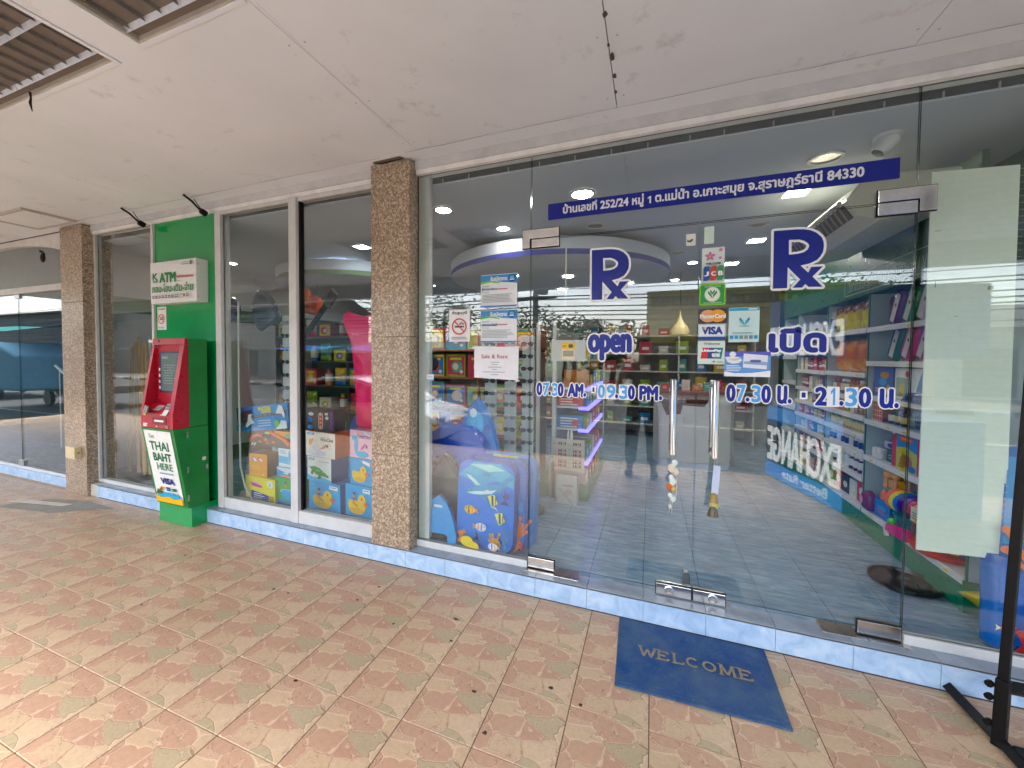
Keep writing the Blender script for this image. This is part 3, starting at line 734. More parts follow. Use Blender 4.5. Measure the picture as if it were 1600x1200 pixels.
# dropped ceiling discs with a coloured rim
def rosette(c, r, rim, label):
    t = thing('ceiling_disc', label, 'ceiling feature', (c[0], c[1], 2.38)); n = 64
    m = MB(); m.lathe([(r, 0), (r, .17)], (c[0], c[1], 2.38), (206, 204, 200), n); m.build('disc', INNER, t, smooth=40)
    m = MB(); m.lathe([(r + .004, -.002), (r + .004, .05)], (c[0], c[1], 2.38), rim, n); m.f = m.f[:-2]; m.c = m.c[:-2]; m.m = m.m[:-2]; m.build('rim_band', MATTE, t, smooth=40)
rosette((-.553, 2.53), 1.32, (30, 44, 140), 'round dropped ceiling with a dark blue rim above the shop floor')
rosette((-3.35, 2.2), 1.05, (96, 124, 84), 'round dropped ceiling with a green rim above the toy window')

# ---------------------------------------------------------------- downlights and spots in the ceiling
def lampspot(x, y): k = (ZC - 1.4095) / (2.62 - 1.4095); return .5855 + (x - .5855) * k, -2.4081 + (y + 2.4081) * k
def downlight(x, y, z, kind, r, label, grp, square=False):
    t = thing('downlight', label, 'downlight', (x, y, z - .012), grp); n = 4 if square else 12
    k = 1.414 if square else 1
    rot = Matrix.Translation((x, y, 0)) @ Matrix.Rotation(R(45) if square else 0, 4, 'Z') @ Matrix.Translation((-x, -y, 0))
    m = MB(rot); m.lathe([(r * 1.3 * k, 0), (r * 1.28 * k, -.008), (r * 1.02 * k, -.01), (r * k, -.001)], (x, y, z - .001), (214, 212, 208), n); m.f = m.f[:-2]; m.c = m.c[:-2]; m.m = m.m[:-2]
    m.build('trim_ring', PLAST, t, smooth=40)
    m = MB(rot)
    if kind: m.add([(x + r * k * math.cos(2 * math.pi * i / n), y + r * k * math.sin(2 * math.pi * i / n), z - .005) for i in range(n)], [tuple(reversed(range(n)))], (250, 250, 250)); m.build('lens', {'w': LAMP_W, 'c': LAMP_C}[kind], t)
    else: m.lathe([(r * .98 * k, -.002), (r * .5 * k, -.0015), (.001, -.003)], (x, y, z), (92, 90, 88), n); m.build('reflector', STEEL2, t)
DL = [(-1.026, .477, 'w', .062, 0, 'lit round downlight nearest the posters'), (-.729, 1.073, 'w', .055, 0, 'lit round downlight behind the job posters'), (.092, .545, 'w', .075, 0, 'bright round downlight just above the blue address banner'),
      (1.544, 1.044, 'w', .07, 1, 'lit square downlight under the right end of the address banner'), (1.563, 2.286, 'w', .07, 1, 'lit square downlight in the middle of the right-hand row'), (1.51, 3.3, 'w', .07, 1, 'lit square downlight farthest in the right-hand row'),
      (1.541, .519, None, .07, 0, 'unlit round downlight left of the camera dome'), (.087, 1.288, None, .07, 0, 'unlit round downlight under the address banner'), (.852, 2.526, None, .07, 0, 'unlit round downlight near the middle of the ceiling'), (1.46, 1.75, None, .065, 0, 'unlit round downlight between the square ones'),
      (-2.403, 1.137, 'c', .07, 1, 'nearest cool white downlight behind the toy window'), (-3.152, 1.684, 'c', .07, 1, 'second cool white downlight behind the toy window'), (-4.083, 2.163, 'w', .07, 0, 'warm downlight left of the cool ones behind the toy window'), (-3.714, 2.487, 'c', .06, 1, 'third cool white downlight behind the toy window'), (-4.123, 2.907, 'w', .07, 0, 'warm downlight farthest behind the toy window'),
      (.382, 3.252, 'c', .06, 1, 'cool white downlight deep in the shop'), (.9, 4.2, 'w', .06, 0, 'warm downlight over the counter'), (1.05, 3.1, 'w', .055, 0, 'small warm downlight behind the payment stickers'), (-2.9, 3.4, 'c', .06, 1, 'cool downlight deep behind the toy window'), (-4.55, 1.2, 'w', .05, 0, 'small warm lamp behind the left half of the toy window')]
for x, y, k, r, sq, lab in DL:
    X, Y = lampspot(x, y); downlight(X, Y, ZC, k, r, lab, 'ceiling downlights in the shop', sq)
for i, (x, y) in enumerate(((-.95, 2.0), (-.35, 2.25), (-1.3, 2.7), (-.6, 3.1), (.3, 2.9))):
    downlight(x, y, 2.378, 'w', .06, ['lit downlight in the blue rimmed disc, front left', 'lit downlight in the blue rimmed disc, front right', 'lit downlight in the blue rimmed disc, far left', 'lit downlight in the blue rimmed disc, at the back', 'lit downlight in the blue rimmed disc, far right'][i], 'downlights in the ceiling disc')
X, Y = lampspot(1.757, .351)
t = thing('dome_camera', 'white dome security camera on the shop ceiling', 'camera', (X, Y, ZC - .09))
m = MB(); m.lathe([(.062, 0), (.06, -.014), (.05, -.02)], (X, Y, ZC), (222, 222, 220), 20); m.build('base', PLAST, t, smooth=40)
m = MB(); m.xf = Matrix.Translation((X, Y, ZC - .03)) @ Matrix.Rotation(R(35), 4, 'Y'); m.lathe([(.05, .02), (.052, -.01), (.042, -.05), (.03, -.07), (.01, -.072)], (0, 0, 0), [(226, 226, 224)] * 3 + [(30, 30, 32)], 18); m.build('eyeball', PLAST, t, smooth=40)
# suspended air conditioner
t = thing('air_conditioner', 'long pale air conditioner hung under the ceiling behind the right door', 'air conditioner', (1.95, 1.1, 2.3))
m = MB(); m.xf = frame((0, 1.75, 0), (1, 0, 0), (0, 0, 1)); m.prism([(1.68, 2.42), (1.62, 2.33), (1.68, 2.24), (1.78, 2.2), (2.12, 2.26), (2.12, 2.45), (1.76, 2.46)], 0, 1.3, (208, 206, 190)); m.build('casing', PLAST, t, bevel=.01)
m = MB(); m.xf = frame((0, 1.7, 0), (1, 0, 0), (0, 0, 1)); m.prism([(1.622, 2.315), (1.672, 2.238), (1.682, 2.245), (1.632, 2.322)], .0, 1.2, (48, 46, 44)); m.build('air_outlet', MATTE, t)
for i in range(18):
    y = .53 + i * .066; m = MB(); m.add([(1.615, y, 2.322), (1.665, y, 2.235), (1.66, y + .012, 2.232), (1.61, y + .012, 2.318)], [(0, 1, 2, 3)], (120, 116, 110)); m.build('vane', PLAST, t)
m = MB(); m.ring((1.608, .5, 2.33), (1.608, 1.7, 2.33), (196, 190, 178), 8, .014); m.build('louvre_bar', PLAST, t, smooth=40)
# ---------------------------------------------------------------- vinyl lettering and stickers on the glass
NAVY = (18, 34, 140); WHT = (238, 240, 240); SKYB = (84, 164, 226)
RX_O = [(-.001, .299), (.099, .297), (.126, .294), (.155, .286), (.179, .272), (.201, .248), (.209, .225), (.211, .2), (.208, .175), (.198, .154), (.183, .136), (.154, .122), (.117, .114), (.15, .077), (.161, .104), (.21, .104), (.168, .056), (.211, .003), (.153, .006), (.139, .021), (.126, .004), (.087, .005), (.117, .045), (.063, .11), (.063, .005), (.002, .005)]
RX_H = [(.065, .247), (.109, .245), (.13, .236), (.146, .222), (.151, .209), (.145, .192), (.129, .18), (.105, .174), (.067, .173)]
def rx(x, z, door, label):
    m = MB(GP); v, f = fillpoly([[(a + x, b + z) for a, b in RX_O], [(a + x, b + z) for a, b in RX_H]])
    for i in range(16):
        a = 2 * math.pi * i / 16; m.up(.00005); m.add([(p[0] + .0115 * math.cos(a), p[1] + .0115 * math.sin(a), m.lay) for p in v], f, WHT)
    m.up(); m.add([(p[0], p[1], m.lay) for p in v], f, NAVY)
    tag(m.build('rx_lettering', VINYL, door), label)
rx(1.162, 1.768, rd, 'large blue Rx symbol with white edge on the right door'); rx(.245, 1.752, ld, 'large blue Rx symbol with white edge on the left door')
m = MB(GP); m.text('open', .236, 1.405, .47, 1.545, NAVY, .009, halo=WHT, hw=.009); tag(m.build('open_lettering', VINYL, ld), 'blue word open on the left door')
m = MB(GP); m.text('เปิด', 1.158, 1.452, 1.388, 1.566, NAVY, .0075, halo=WHT, hw=.009); tag(m.build('open_lettering', VINYL, rd), 'blue Thai word for open on the right door')
ONE = [(.48, 0), (.8, 0), (.8, 1), (.56, 1), (.12, .8), (.12, .62), (.48, .76)]
def hours(door, parts, z0, z1, fx, label):
    m = MB(GP)
    for a, b, s_, kind in parts:
        xa, xb = fx(a), fx(b)
        if s_ == '1':
            m.rect(xa - .012, z0 - .008, xb + .012, z1 + .006, WHT); w_ = xb - xa; m.poly([(xa + a_ * w_, z0 + b_ * (z1 - z0)) for a_, b_ in ONE], SKYB)
        elif kind == 'w': m.rect(xa - .006, z0 - .008, xb + .006, z1 + .006, WHT); m.text(s_, xa, z0, xb, z1, SKYB, .003)
        elif kind == 'l': m.text(s_, xa, z0, xb, z1, SKYB, .003, halo=WHT, hw=.006)
        elif kind == 'd': m.oval((xa + xb) / 2, z0 + .011, .0135, .017, WHT); m.oval((xa + xb) / 2, z0 + .011, .0085, .012, NAVY)
        elif kind == 's': m.rect(xa, z0 + .024, xb, z0 + .066, WHT); m.rect(xa + .008, z0 + .032, xb - .008, z0 + .058, NAVY)
        else: m.text(s_, xa, z0, xb, z1, NAVY, .0045, halo=WHT, hw=.006)
    tag(m.build('hours_lettering', VINYL, door), label)
fl = lambda zx: -.092 + (840 + .1375 * zx - 838) * .003746
hours(ld, [(2, 58, '0', 'n'), (82, 148, '7', 'l'), (148, 172, '.', 'd'), (192, 262, '3', 'l'), (268, 322, '0', 'n'), (388, 558, 'AM', 'n'), (565, 600, '.', 'd'), (655, 708, '-', 's'), (738, 806, '0', 'w'), (836, 922, '9', 'w'), (930, 952, '.', 'd'), (976, 1060, '3', 'w'), (1070, 1128, '0', 'n'), (1190, 1368, 'PM', 'n'), (1382, 1420, '.', 'd')], 1.178, 1.252, fl, 'opening hours in blue figures on the left door')
fr = lambda zx: .965 + (1140 + .2125 * zx - 1135) * .00267
hours(rd, [(-18, 44, '0', 'n'), (66, 128, '7', 'l'), (132, 164, '.', 'd'), (182, 250, '3', 'l'), (262, 322, '0', 'n'), (384, 446, 'น', 'n'), (452, 490, '.', 'd'), (544, 602, '-', 's'), (662, 738, '2', 'n'), (760, 806, '1', 'w'), (826, 856, '.', 'd'), (872, 942, '3', 'w'), (962, 1032, '0', 'n'), (1100, 1176, 'น', 'n'), (1184, 1220, '.', 'd')], 1.187, 1.272, fr, 'opening hours in Thai style on the right door')
# address banner
m = MB(GP); m.rect(-.025, 2.258, 1.655, 2.355, (10, 32, 138)); AC_ = (232, 236, 244); m.text('บ้านเลขที่ 252/24 หมู่', .07, 2.272, .528, 2.343, AC_, .0022); m.poly([(.548 + a_ * .026, 2.285 + b_ * .04) for a_, b_ in ONE], AC_); m.text('ต.แม่น้ำ อ.เกาะสมุย จ.สุราษฎร์ธานี 84330', .592, 2.272, 1.52, 2.343, AC_, .0022)
tag(m.build('address_banner', VINYL, tp), 'dark blue address banner in Thai with house number 252/24')

def sticker(name, parent, label, draw):
    m = MB(GP); m.lay = .0004; draw(m); tag(m.build(name, VINYL, parent), label)
# column of payment stickers on the right door
def d_blank1(m): m.rrect(.753, 2.028, .8, 2.092, .003, (226, 228, 222)); m.poly([(.757, 2.05), (.775, 2.045), (.79, 2.058), (.783, 2.066), (.768, 2.056), (.76, 2.062)], (96, 92, 84))
sticker('sticker', ld, 'small white label worn at the edge', d_blank1)
sticker('sticker', rd, 'small blank pale green label at the top', lambda m: m.rrect(.842, 2.03, .889, 2.122, .003, (206, 226, 214)))
def d_jcb(m):
    m.rrect(.833, 1.822, .942, 2.008, .006, (214, 228, 222))
    for cx, cz, r in ((.872, 1.962, .014), (.922, 1.992, .006), (.92, 1.95, .005)):
        for k in range(5): a = R(90 + 72 * k); m.oval(cx + r * math.cos(a), cz + r * math.sin(a), r * .85, r * .55, (206, 122, 166), 10, a)
    m.text('WELCOME', .852, 1.916, .922, 1.926, (60, 60, 66), .0008)
    for i, c in enumerate(((28, 84, 160), (190, 70, 56), (52, 142, 84))):
        x = .84 + i * .033; m.poly([(x, 1.83), (x + .022, 1.83), (x + .03, 1.84), (x + .03, 1.908), (x + .008, 1.908), (x, 1.898)], c); m.text('JCB'[i], x + .006, 1.856, x + .026, 1.878, WHT, .0016)
sticker('card_sticker', rd, 'white sticker with pink blossoms and JCB', d_jcb)
def d_kb(m):
    m.rrect(.824, 1.7, .95, 1.815, .01, (130, 206, 40)); m.rrect(.83, 1.706, .944, 1.808, .008, (40, 150, 60)); m.oval(.887, 1.758, .038, .04, (206, 222, 196)); m.oval(.887, 1.758, .034, .036, (232, 236, 226))
    for s_ in (-1, 1): m.poly([(.887, 1.735), (.887 + s_ * .022, 1.765), (.887 + s_ * .02, 1.778), (.887 + s_ * .004, 1.757)], (30, 130, 56)); m.poly([(.887, 1.755), (.887 + s_ * .012, 1.772), (.887 + s_ * .01, 1.784), (.887, 1.768)], (30, 130, 56))
    m.text('ยินดีรับบัตร', .85, 1.796, .925, 1.806, (220, 236, 214)); m.text('ธนาคารกสิกรไทย', .845, 1.708, .93, 1.718, (230, 240, 226))
sticker('bank_sticker', rd, 'green bank sticker with a leaf badge', d_kb)
def d_mc(m):
    m.rect(.822, 1.602, .962, 1.682, (54, 50, 56)); m.oval(.868, 1.642, .038, .034, (226, 160, 110)); m.oval(.915, 1.642, .038, .034, (232, 160, 20)); m.text('MasterCard', .83, 1.63, .952, 1.652, WHT, .0012)
sticker('card_sticker', rd, 'dark sticker with two overlapping circles and MasterCard', d_mc)
def d_visa(m):
    m.rect(.822, 1.513, .954, 1.598, (196, 214, 226)); m.rect(.828, 1.536, .948, 1.592, (226, 236, 238)); m.rect(.822, 1.513, .954, 1.53, (28, 64, 150)); m.text('VISA', .842, 1.545, .938, 1.582, (32, 60, 150), .003)
    m.poly([(.842, 1.582), (.858, 1.582), (.851, 1.566)], (222, 170, 60))
sticker('card_sticker', rd, 'white and blue sticker reading VISA', d_visa)
def d_up(m):
    m.rect(.822, 1.382, .953, 1.508, (208, 226, 216)); m.text('Welcome', .85, 1.486, .928, 1.5, (120, 130, 126), .0006)
    for i, c in enumerate(((208, 36, 46), (24, 66, 130), (0, 120, 118))): x = .836 + i * .032; m.poly([(x, 1.412), (x + .036, 1.412), (x + .044, 1.47), (x + .008, 1.47)], c)
    m.text('UnionPay', .842, 1.446, .935, 1.462, WHT, .0015); m.text('银联', .89, 1.42, .93, 1.44, WHT, .0008); m.poly([(.89, 1.39), (.9, 1.402), (.91, 1.39), (.9, 1.394)], (30, 90, 60)); m.rect(.915, 1.392, .945, 1.396, (120, 140, 130))
sticker('card_sticker', rd, 'pale green sticker reading Welcome and UnionPay', d_up)
def d_teal(m):
    m.rrect(.968, 1.5, 1.108, 1.682, .004, (198, 226, 224)); m.rect(.97, 1.665, 1.106, 1.68, (26, 158, 192)); m.rect(1.058, 1.67, 1.098, 1.676, (220, 240, 244))
    for s_ in (-1, 1): m.poly([(1.04, 1.588), (1.04 + s_ * .024, 1.616), (1.04 + s_ * .022, 1.632), (1.04 + s_ * .004, 1.61)], (20, 132, 176)); m.poly([(1.04, 1.6), (1.04 + s_ * .02, 1.6 + .0), (1.04 + s_ * .012, 1.618)], (70, 184, 200))
    m.oval(1.04, 1.584, .026, .004, (150, 190, 170)); m.lines(.985, 1.55, 1.09, 1, .01, .004, (120, 150, 150))
    for i, c in enumerate(((20, 150, 200), (40, 170, 214), (120, 150, 150), (130, 160, 160), (110, 140, 150), (30, 150, 190))): m.rect(.974 + i * .022, 1.517, .99 + i * .022, 1.535, c)
sticker('bank_sticker', rd, 'pale teal sticker with a blue leaf emblem', d_teal)
def d_hand(m):
    m.rect(.952, 1.318, 1.162, 1.45, (236, 240, 244)); m.poly([(.952, 1.345), (1.0, 1.335), (1.08, 1.338), (1.162, 1.352), (1.162, 1.45), (.952, 1.45)], (96, 156, 216)); m.rect(.952, 1.425, 1.162, 1.45, (90, 90, 190))
    m.oval(.99, 1.436, .016, .013, (226, 230, 236)); m.poly([(.955, 1.42), (.985, 1.425), (1.02, 1.42), (1.035, 1.405), (1.02, 1.39), (.99, 1.385), (.965, 1.395)], (232, 230, 226)); m.poly([(.97, 1.41), (1.0, 1.4), (1.025, 1.41), (1.02, 1.418)], (204, 206, 210))
    m.poly([(1.038, 1.366), (1.145, 1.358), (1.15, 1.43), (1.04, 1.44)], (226, 232, 240)); m.poly([(1.042, 1.385), (1.146, 1.378), (1.147, 1.395), (1.1, 1.402), (1.042, 1.398)], (150, 170, 210)); m.rrect(1.07, 1.393, 1.118, 1.407, .003, (96, 96, 160)); m.lines(.96, 1.378, 1.03, 4, .009, .004, (226, 234, 244))
sticker('card', rd, 'white and blue card printed with shaking hands', d_hand)

def d_pale(m): m.rect(.005, 1.39, .215, 1.52, (176, 184, 180)); m.rect(.07, 1.4, .15, 1.505, (214, 206, 170)); m.rect(.07, 1.465, .15, 1.505, (226, 180, 30)); m.oval(.125, 1.483, .016, .012, (60, 90, 50)); m.rect(.078, 1.42, .142, 1.455, (150, 150, 130)); m.rect(.076, 1.484, .1, 1.487, (120, 96, 20)); m.rect(.076, 1.478, .096, 1.481, (120, 96, 20))
sticker('sticker', ld, 'pale card with a yellow leaflet left of the word open', d_pale)
# job posters, notices on the left panel
def d_job(z0, sub):
    def d(m):
        xa, xb, z1 = -.474, -.222, z0 + .213
        m.rect(xa, z0, xb, z1, (228, 234, 238)); m.poly([(xa, z1 - .05), (-.4, z1 - .036), (-.33, z1 - .052), (xb, z1 - .062), (xb, z1 - .003), (xa, z1 - .003)], (44, 140, 204)); m.poly([(xa, z1 - .062), (-.41, z1 - .05), (-.34, z1 - .06), (-.34, z1 - .054), (-.4, z1 - .036), (xa, z1 - .046)], (108, 188, 62))
        m.text('รับสมัครงาน', -.405, z1 - .042, -.29, z1 - .014, (236, 244, 250), .001); m.oval(-.256, z1 - .03, .024, .024, (20, 72, 140)); m.oval(-.256, z1 - .026, .016, .012, (90, 180, 220)); m.rect(-.272, z1 - .042, -.24, z1 - .036, (220, 236, 244))
        m.text('ตำแหน่ง', xa + .01, z1 - .08, xa + .06, z1 - .066, (46, 140, 70)); m.text(sub, xa + .01, z1 - .105, xa + .12, z1 - .086, (36, 76, 150), .0006); m.rect(-.35, z1 - .1, -.285, z1 - .094, (196, 90, 96)); m.text('คุณสมบัติ', xa + .01, z1 - .122, xa + .06, z1 - .111, (110, 116, 124))
        m.lines(xa + .012, z1 - .13, -.24, 6, .0095, .0032, (160, 166, 172)); m.rect(xa, z0 + .002, xb, z0 + .01, (40, 110, 190))
    return d
sticker('poster', lp, 'upper blue and white job poster in Thai', d_job(1.737, 'ผู้ช่วยเภสัชกร')); sticker('poster', lp, 'lower blue and white job poster in Thai', d_job(1.507, 'พนักงานแนะนำสินค้า'))
def d_sale(m):
    m.poly([(-.52, 1.276), (-.211, 1.264), (-.208, 1.482), (-.368, 1.48), (-.52, 1.486)], (226, 227, 232)); m.text('Sale & Rent', -.468, 1.404, -.282, 1.43, (176, 62, 66), .0004)
    for z, a, b in ((1.377, -.4, -.34), (1.361, -.395, -.35), (1.345, -.42, -.325), (1.33, -.39, -.355), (1.313, -.455, -.3), (1.296, -.4, -.345)): m.rect(a, z, b, z + .004, (150, 150, 156))
    for a, b in (((-.22, 1.484), (-.195, 1.478)), ((-.535, 1.47), (-.51, 1.489)), ((-.225, 1.27), (-.2, 1.262))): m.poly([a, (b[0], a[1] - .004), b, (a[0], b[1] - .012)], (214, 218, 220))
sticker('notice', lp, 'white sheet headed Sale and Rent', d_sale)
def nosmoke(m, xa, z0, xb, z1, tcol=(70, 70, 74), ring=(200, 30, 40)):
    w = xb - xa; m.rect(xa, z0, xb, z1, (230, 231, 230)); cx = (xa + xb) / 2; cz = z0 + (z1 - z0) * .47; r = w * .36
    m.text('ห้ามสูบบุหรี่', xa + w * .14, z1 - w * .24, xb - w * .14, z1 - w * .07, tcol, .0008)
    m.rect(cx - r * .62, cz - r * .12, cx + r * .4, cz + r * .08, (40, 40, 44)); m.rect(cx + r * .44, cz - r * .12, cx + r * .62, cz + r * .08, (60, 56, 56))
    for k in range(3): m.oval(cx + r * (.1 + .2 * k), cz + r * (.3 + .12 * (k % 2)), r * .16, r * .14, (150, 150, 154))
    m.annulus(cx, cz, r * .84, r, ring); a = R(-45); ca, sa = math.cos(a), math.sin(a)
    m.poly([(cx + ca * p - sa * q, cz + sa * p + ca * q) for p, q in ((-r * .9, -r * .07), (r * .9, -r * .07), (r * .9, r * .07), (-r * .9, r * .07))], ring)
    m.lines(xa + w * .12, z0 + w * .2, xb - w * .1, 2, w * .07, w * .03, (130, 130, 134))
sticker('no_smoking_sign', lp, 'white no smoking sign on the glass left of the posters', lambda m: nosmoke(m, -.708, 1.516, -.553, 1.732))
def d_tiny(m): m.rect(-.885, 1.245, -.83, 1.29, (210, 224, 232)); m.rect(-.885, 1.245, -.83, 1.256, (110, 180, 214)); m.rect(-.878, 1.27, -.84, 1.274, (200, 90, 100))
sticker('sticker', lp, 'small pale sticker at the left edge', d_tiny)
# clear suction cup and cord on the left door
m = MB(); m.lathe([(.012, -.006), (.016, -.009), (.022, -.006)], (.09, 0, 1.83), (210, 212, 210), 16, 'y'); m.build('suction_cup', CLEAR, ld, smooth=40)
m = MB(); m.box((.083, .008, 1.72), (.091, .011, 2.085), (206, 206, 202)); m.build('seal_strip', PLAST, ld)

# ---------------------------------------------------------------- shell chimes tied to the handles
def chime(x, label, items, strings):
    t = thing('shell_chime', label, 'chime', (x, -.08, .6))
    m = MB()
    for (a, b, dx) in strings: m.path([(x + dx, -.078, a), (x + dx + .004, -.08, (a + b) / 2), (x + dx - .002, -.078, b)], .0013, (214, 206, 190), 4)
    m.build('string', MATTE, t)
    for (dx, z, kind, c, r) in items:
        m = MB(frame((x + dx, -.082, z), (1, 0, 0), (0, 0, 1)))
        if kind == 's': m.puff([(r * math.cos(a) * (1 + .12 * math.cos(5 * a)), r * 1.1 * math.sin(a) - (r * .2 if math.sin(a) < -.8 else 0)) for a in [i * .45 for i in range(14)]], .009, c, back=True)
        elif kind == 'h': m.puff([(r * 1.1 * math.sin(a) ** 3, r * (.85 * math.cos(a) - .35 * math.cos(2 * a) - .12 * math.cos(3 * a))) for a in [i * .3927 for i in range(16)]], .008, c)
        elif kind == 'b': m.lathe([(.004, .03), (.016, .02), (.02, -.015), (.024, -.022)], (0, 0, 0), c, 12, 'y')
        elif kind == 'c': m.xf = Matrix.Translation((x + dx, -.082, z)); m.lathe([(.012, .03), (.021, .01), (.026, -.012), (.03, -.02)], (0, 0, 0), c, 14)
        else: m.xf = Matrix.Translation((x + dx, -.082, z)) @ Matrix.Rotation(.06, 4, 'Y'); m.box((-.016, -.006, -.075), (.016, .006, .075), c)
        m.build({'s': 'shell', 'h': 'heart_leaf', 'b': 'bead', 'c': 'bell', 'p': 'pendant'}[kind], PLAST, t, smooth=40)
chime(.705, 'white shell chime hanging from the left door handle', [(.008, .845, 's', (216, 226, 222), .016), (-.006, .815, 's', (214, 204, 186), .021), (.016, .795, 's', (206, 198, 184), .017), (-.008, .765, 's', (224, 226, 220), .013), (.0, .742, 's', (212, 224, 218), .019), (-.015, .712, 's', (200, 116, 76), .018), (.004, .702, 's', (206, 186, 128), .013), (-.012, .665, 's', (216, 224, 216), .012), (.003, .648, 's', (206, 220, 212), .016), (-.01, .605, 's', (206, 204, 196), .01)], [(.885, .56, 0), (.82, .63, .018), (.66, .565, -.014), (.88, .7, -.006)])
chime(.909, 'brass bell chime with a pale pendant on the right door handle', [(.004, .775, 'p', (196, 206, 226), .02), (-.004, .678, 'b', (150, 132, 84), .02), (-.004, .662, 'b', (196, 178, 120), .02), (-.002, .632, 'h', (176, 200, 150), .024), (-.006, .603, 'c', (92, 80, 58), .02)], [(.9, .61, -.004), (.89, .84, .006)])

# ---------------------------------------------------------------- WELCOME mat (slab-serif letters cut from bars)
def slab_word(m, word, x0, z0, h, adv, c):
    s = .17
    G = {'W': [((0, 1), (.3, 0)), ((.3, 0), (.55, .8)), ((.55, .8), (.8, 0)), ((.8, 0), (1.1, 1))], 'E': [((.15, 0), (.15, 1)), ((.15, .92), (.75, .92)), ((.15, .5), (.6, .5)), ((.15, .08), (.8, .08)), ((.75, .92), (.75, .75)), ((.8, .08), (.8, .28))],
         'L': [((.15, 0), (.15, 1)), ((.15, .08), (.75, .08)), ((.75, .08), (.75, .3))], 'M': [((.12, 0), (.16, 1)), ((.16, 1), (.52, .1)), ((.52, .1), (.88, 1)), ((.88, 1), (.94, 0))]}
    x = x0
    for ch_ in word:
        if ch_ in 'CO':
            a0, a1 = (45, 315) if ch_ == 'C' else (0, 360); n = 14
            for i in range(n):
                p = [R(a0 + (a1 - a0) * k / n) for k in (i, i + 1)]
                m.up(.00005); m.add([(x + h * (.45 + q * .45 * math.cos(a)), z0 + h * (.5 + q * .5 * math.sin(a)), m.lay) for a, q in ((p[0], .64), (p[1], .64), (p[1], 1.0), (p[0], 1.0))], [(3, 2, 1, 0)], c)
        else:
            for (a, b) in G[ch_]:
                A = Vector((x + a[0] * h, z0 + a[1] * h)); B = Vector((x + b[0] * h, z0 + b[1] * h)); d = (B - A).normalized(); n = Vector((-d.y, d.x)) * h * s / 2
                m.up(.00005); m.add([(q.x, q.y, m.lay) for q in (A - n, B - n, B + n, A + n)], [(0, 1, 2, 3)], c)
            for sx in {'W': (0, 1.1), 'M': (.12, .94), 'E': (.1,), 'L': (.12,)}[ch_]:
                for zz in ((1,) if ch_ == 'W' else (0, 1)): m.rect(x + (sx - .17) * h, z0 + (zz - .06) * h, x + (sx + .17) * h, z0 + (zz + .04) * h, c)
        x += adv * (1.12 if ch_ in 'WM' else .86 if ch_ == 'L' else 1)
def m_mat():
    t = NT('worn_blue_carpet'); a = t.n('Attribute', attribute_name='Col'); p = t.coord('Object')
    w = t.noise(p, 4, 10, .75); f = t.noise(p, 240, 3, .85); g_ = t.noise(p, 60, 3, .7)
    wear = t.ramp(w[0], [(.36, (.05, .05, .05)), (.64, (.75, .75, .75))])
    c = t.mix(wear, a.outputs['Color'], L((104, 128, 150)))
    c = t.mix(.5, c, t.ramp(f[0], [(.3, (.2, .2, .22)), (.7, (1, 1, 1))]), 'MULTIPLY')
    c = t.mix(t.ramp(g_[0], [(.66, (0, 0, 0)), (.74, (.6, .6, .6))]), c, L((150, 142, 122)))
    t.set(Base_Color=c, Roughness=.95, Specular_IOR_Level=.1); t.bump(f[0], .8, .006)
    return t.mat
MATM = m_mat()
t = thing('door_mat', 'worn blue doormat reading WELCOME on the tiles', 'doormat', (.79, -.35, ZP))
quad = [(.455, -.607), (1.134, -.581), (1.142, -.118), (.441, -.118)]
m = MB(); m.prism(quad, ZP + .001, ZP + .009, (44, 86, 146)); m.build('border', MATM, t, bevel=.003)
ins = [(.475, -.585), (1.112, -.56), (1.12, -.14), (.462, -.14)]
m = MB(); m.prism(ins, ZP + .0095, ZP + .0125, (30, 80, 150)); m.build('carpet', MATM, t)
m = MB(frame((0, 0, ZP + .0132), (1, 0, 0), (0, 1, 0))); slab_word(m, 'WELCOME', .555, -.385, .066, .0705, (150, 140, 122)); m.build('lettering', CLOTH, t)

# ---------------------------------------------------------------- cash machine
t = thing('cash_machine', 'red and green cash machine standing against the green panel', 'cash machine', (-3.26, -.15, ZP))
xa, xb = -3.475, -3.05
ATMG = m_plain('green_cabinet_paint', (10, 126, 48), .35, 0, .5, .12, 7); ATMR = m_plain('red_cabinet_paint', (176, 18, 40), .3, 0, .5, .1, 9)
m = MB(); m.box((-3.5, -.225, ZP), (-3.06, -.01, .115)); m.build('plinth', GREENP, t, bevel=.004)
def side(m, prof, x0_, x1_, c=(200, 200, 200)):
    m.xf = frame((0, 0, 0), (0, 1, 0), (0, 0, 1)); m.prism(prof, x0_, x1_, c); m.xf = Matrix.Identity(4)
m = MB(); side(m, [(-.085, .117), (-.255, .117), (-.36, .79), (-.36, .8), (-.085, .8)], xa, xb); side(m, [(-.085, .803), (-.235, .803), (-.235, 1.55), (-.085, 1.55)], xa + .004, xb - .002); m.build('cabinet', ATMG, t, bevel=.004)
m = MB(); side(m, [(-.238, 1.555), (-.262, 1.555), (-.268, 1.5), (-.238, 1.5)], xa, xb)                                   # brow
for x in ((xa, xa + .03), (xb - .05, xb)): side(m, [(-.238, .803), (-.362, .803), (-.362, .93), (-.268, 1.498), (-.238, 1.498)], *x)      # cheeks
side(m, [(-.24, 1.0), (-.252, 1.0), (-.246, 1.5), (-.24, 1.5)], xa + .03, xb - .05)                                       # back of the recess
side(m, [(-.24, .803), (-.3625, .803), (-.3625, .93), (-.33, .965), (-.28, 1.0), (-.24, 1.0)], xa + .03, xb - .05)            # shelf with keys
m.build('fascia', ATMR, t, bevel=.004)
FB = frame((0, -.2545, 0), (1, 0, 0), (0, .01, 1))
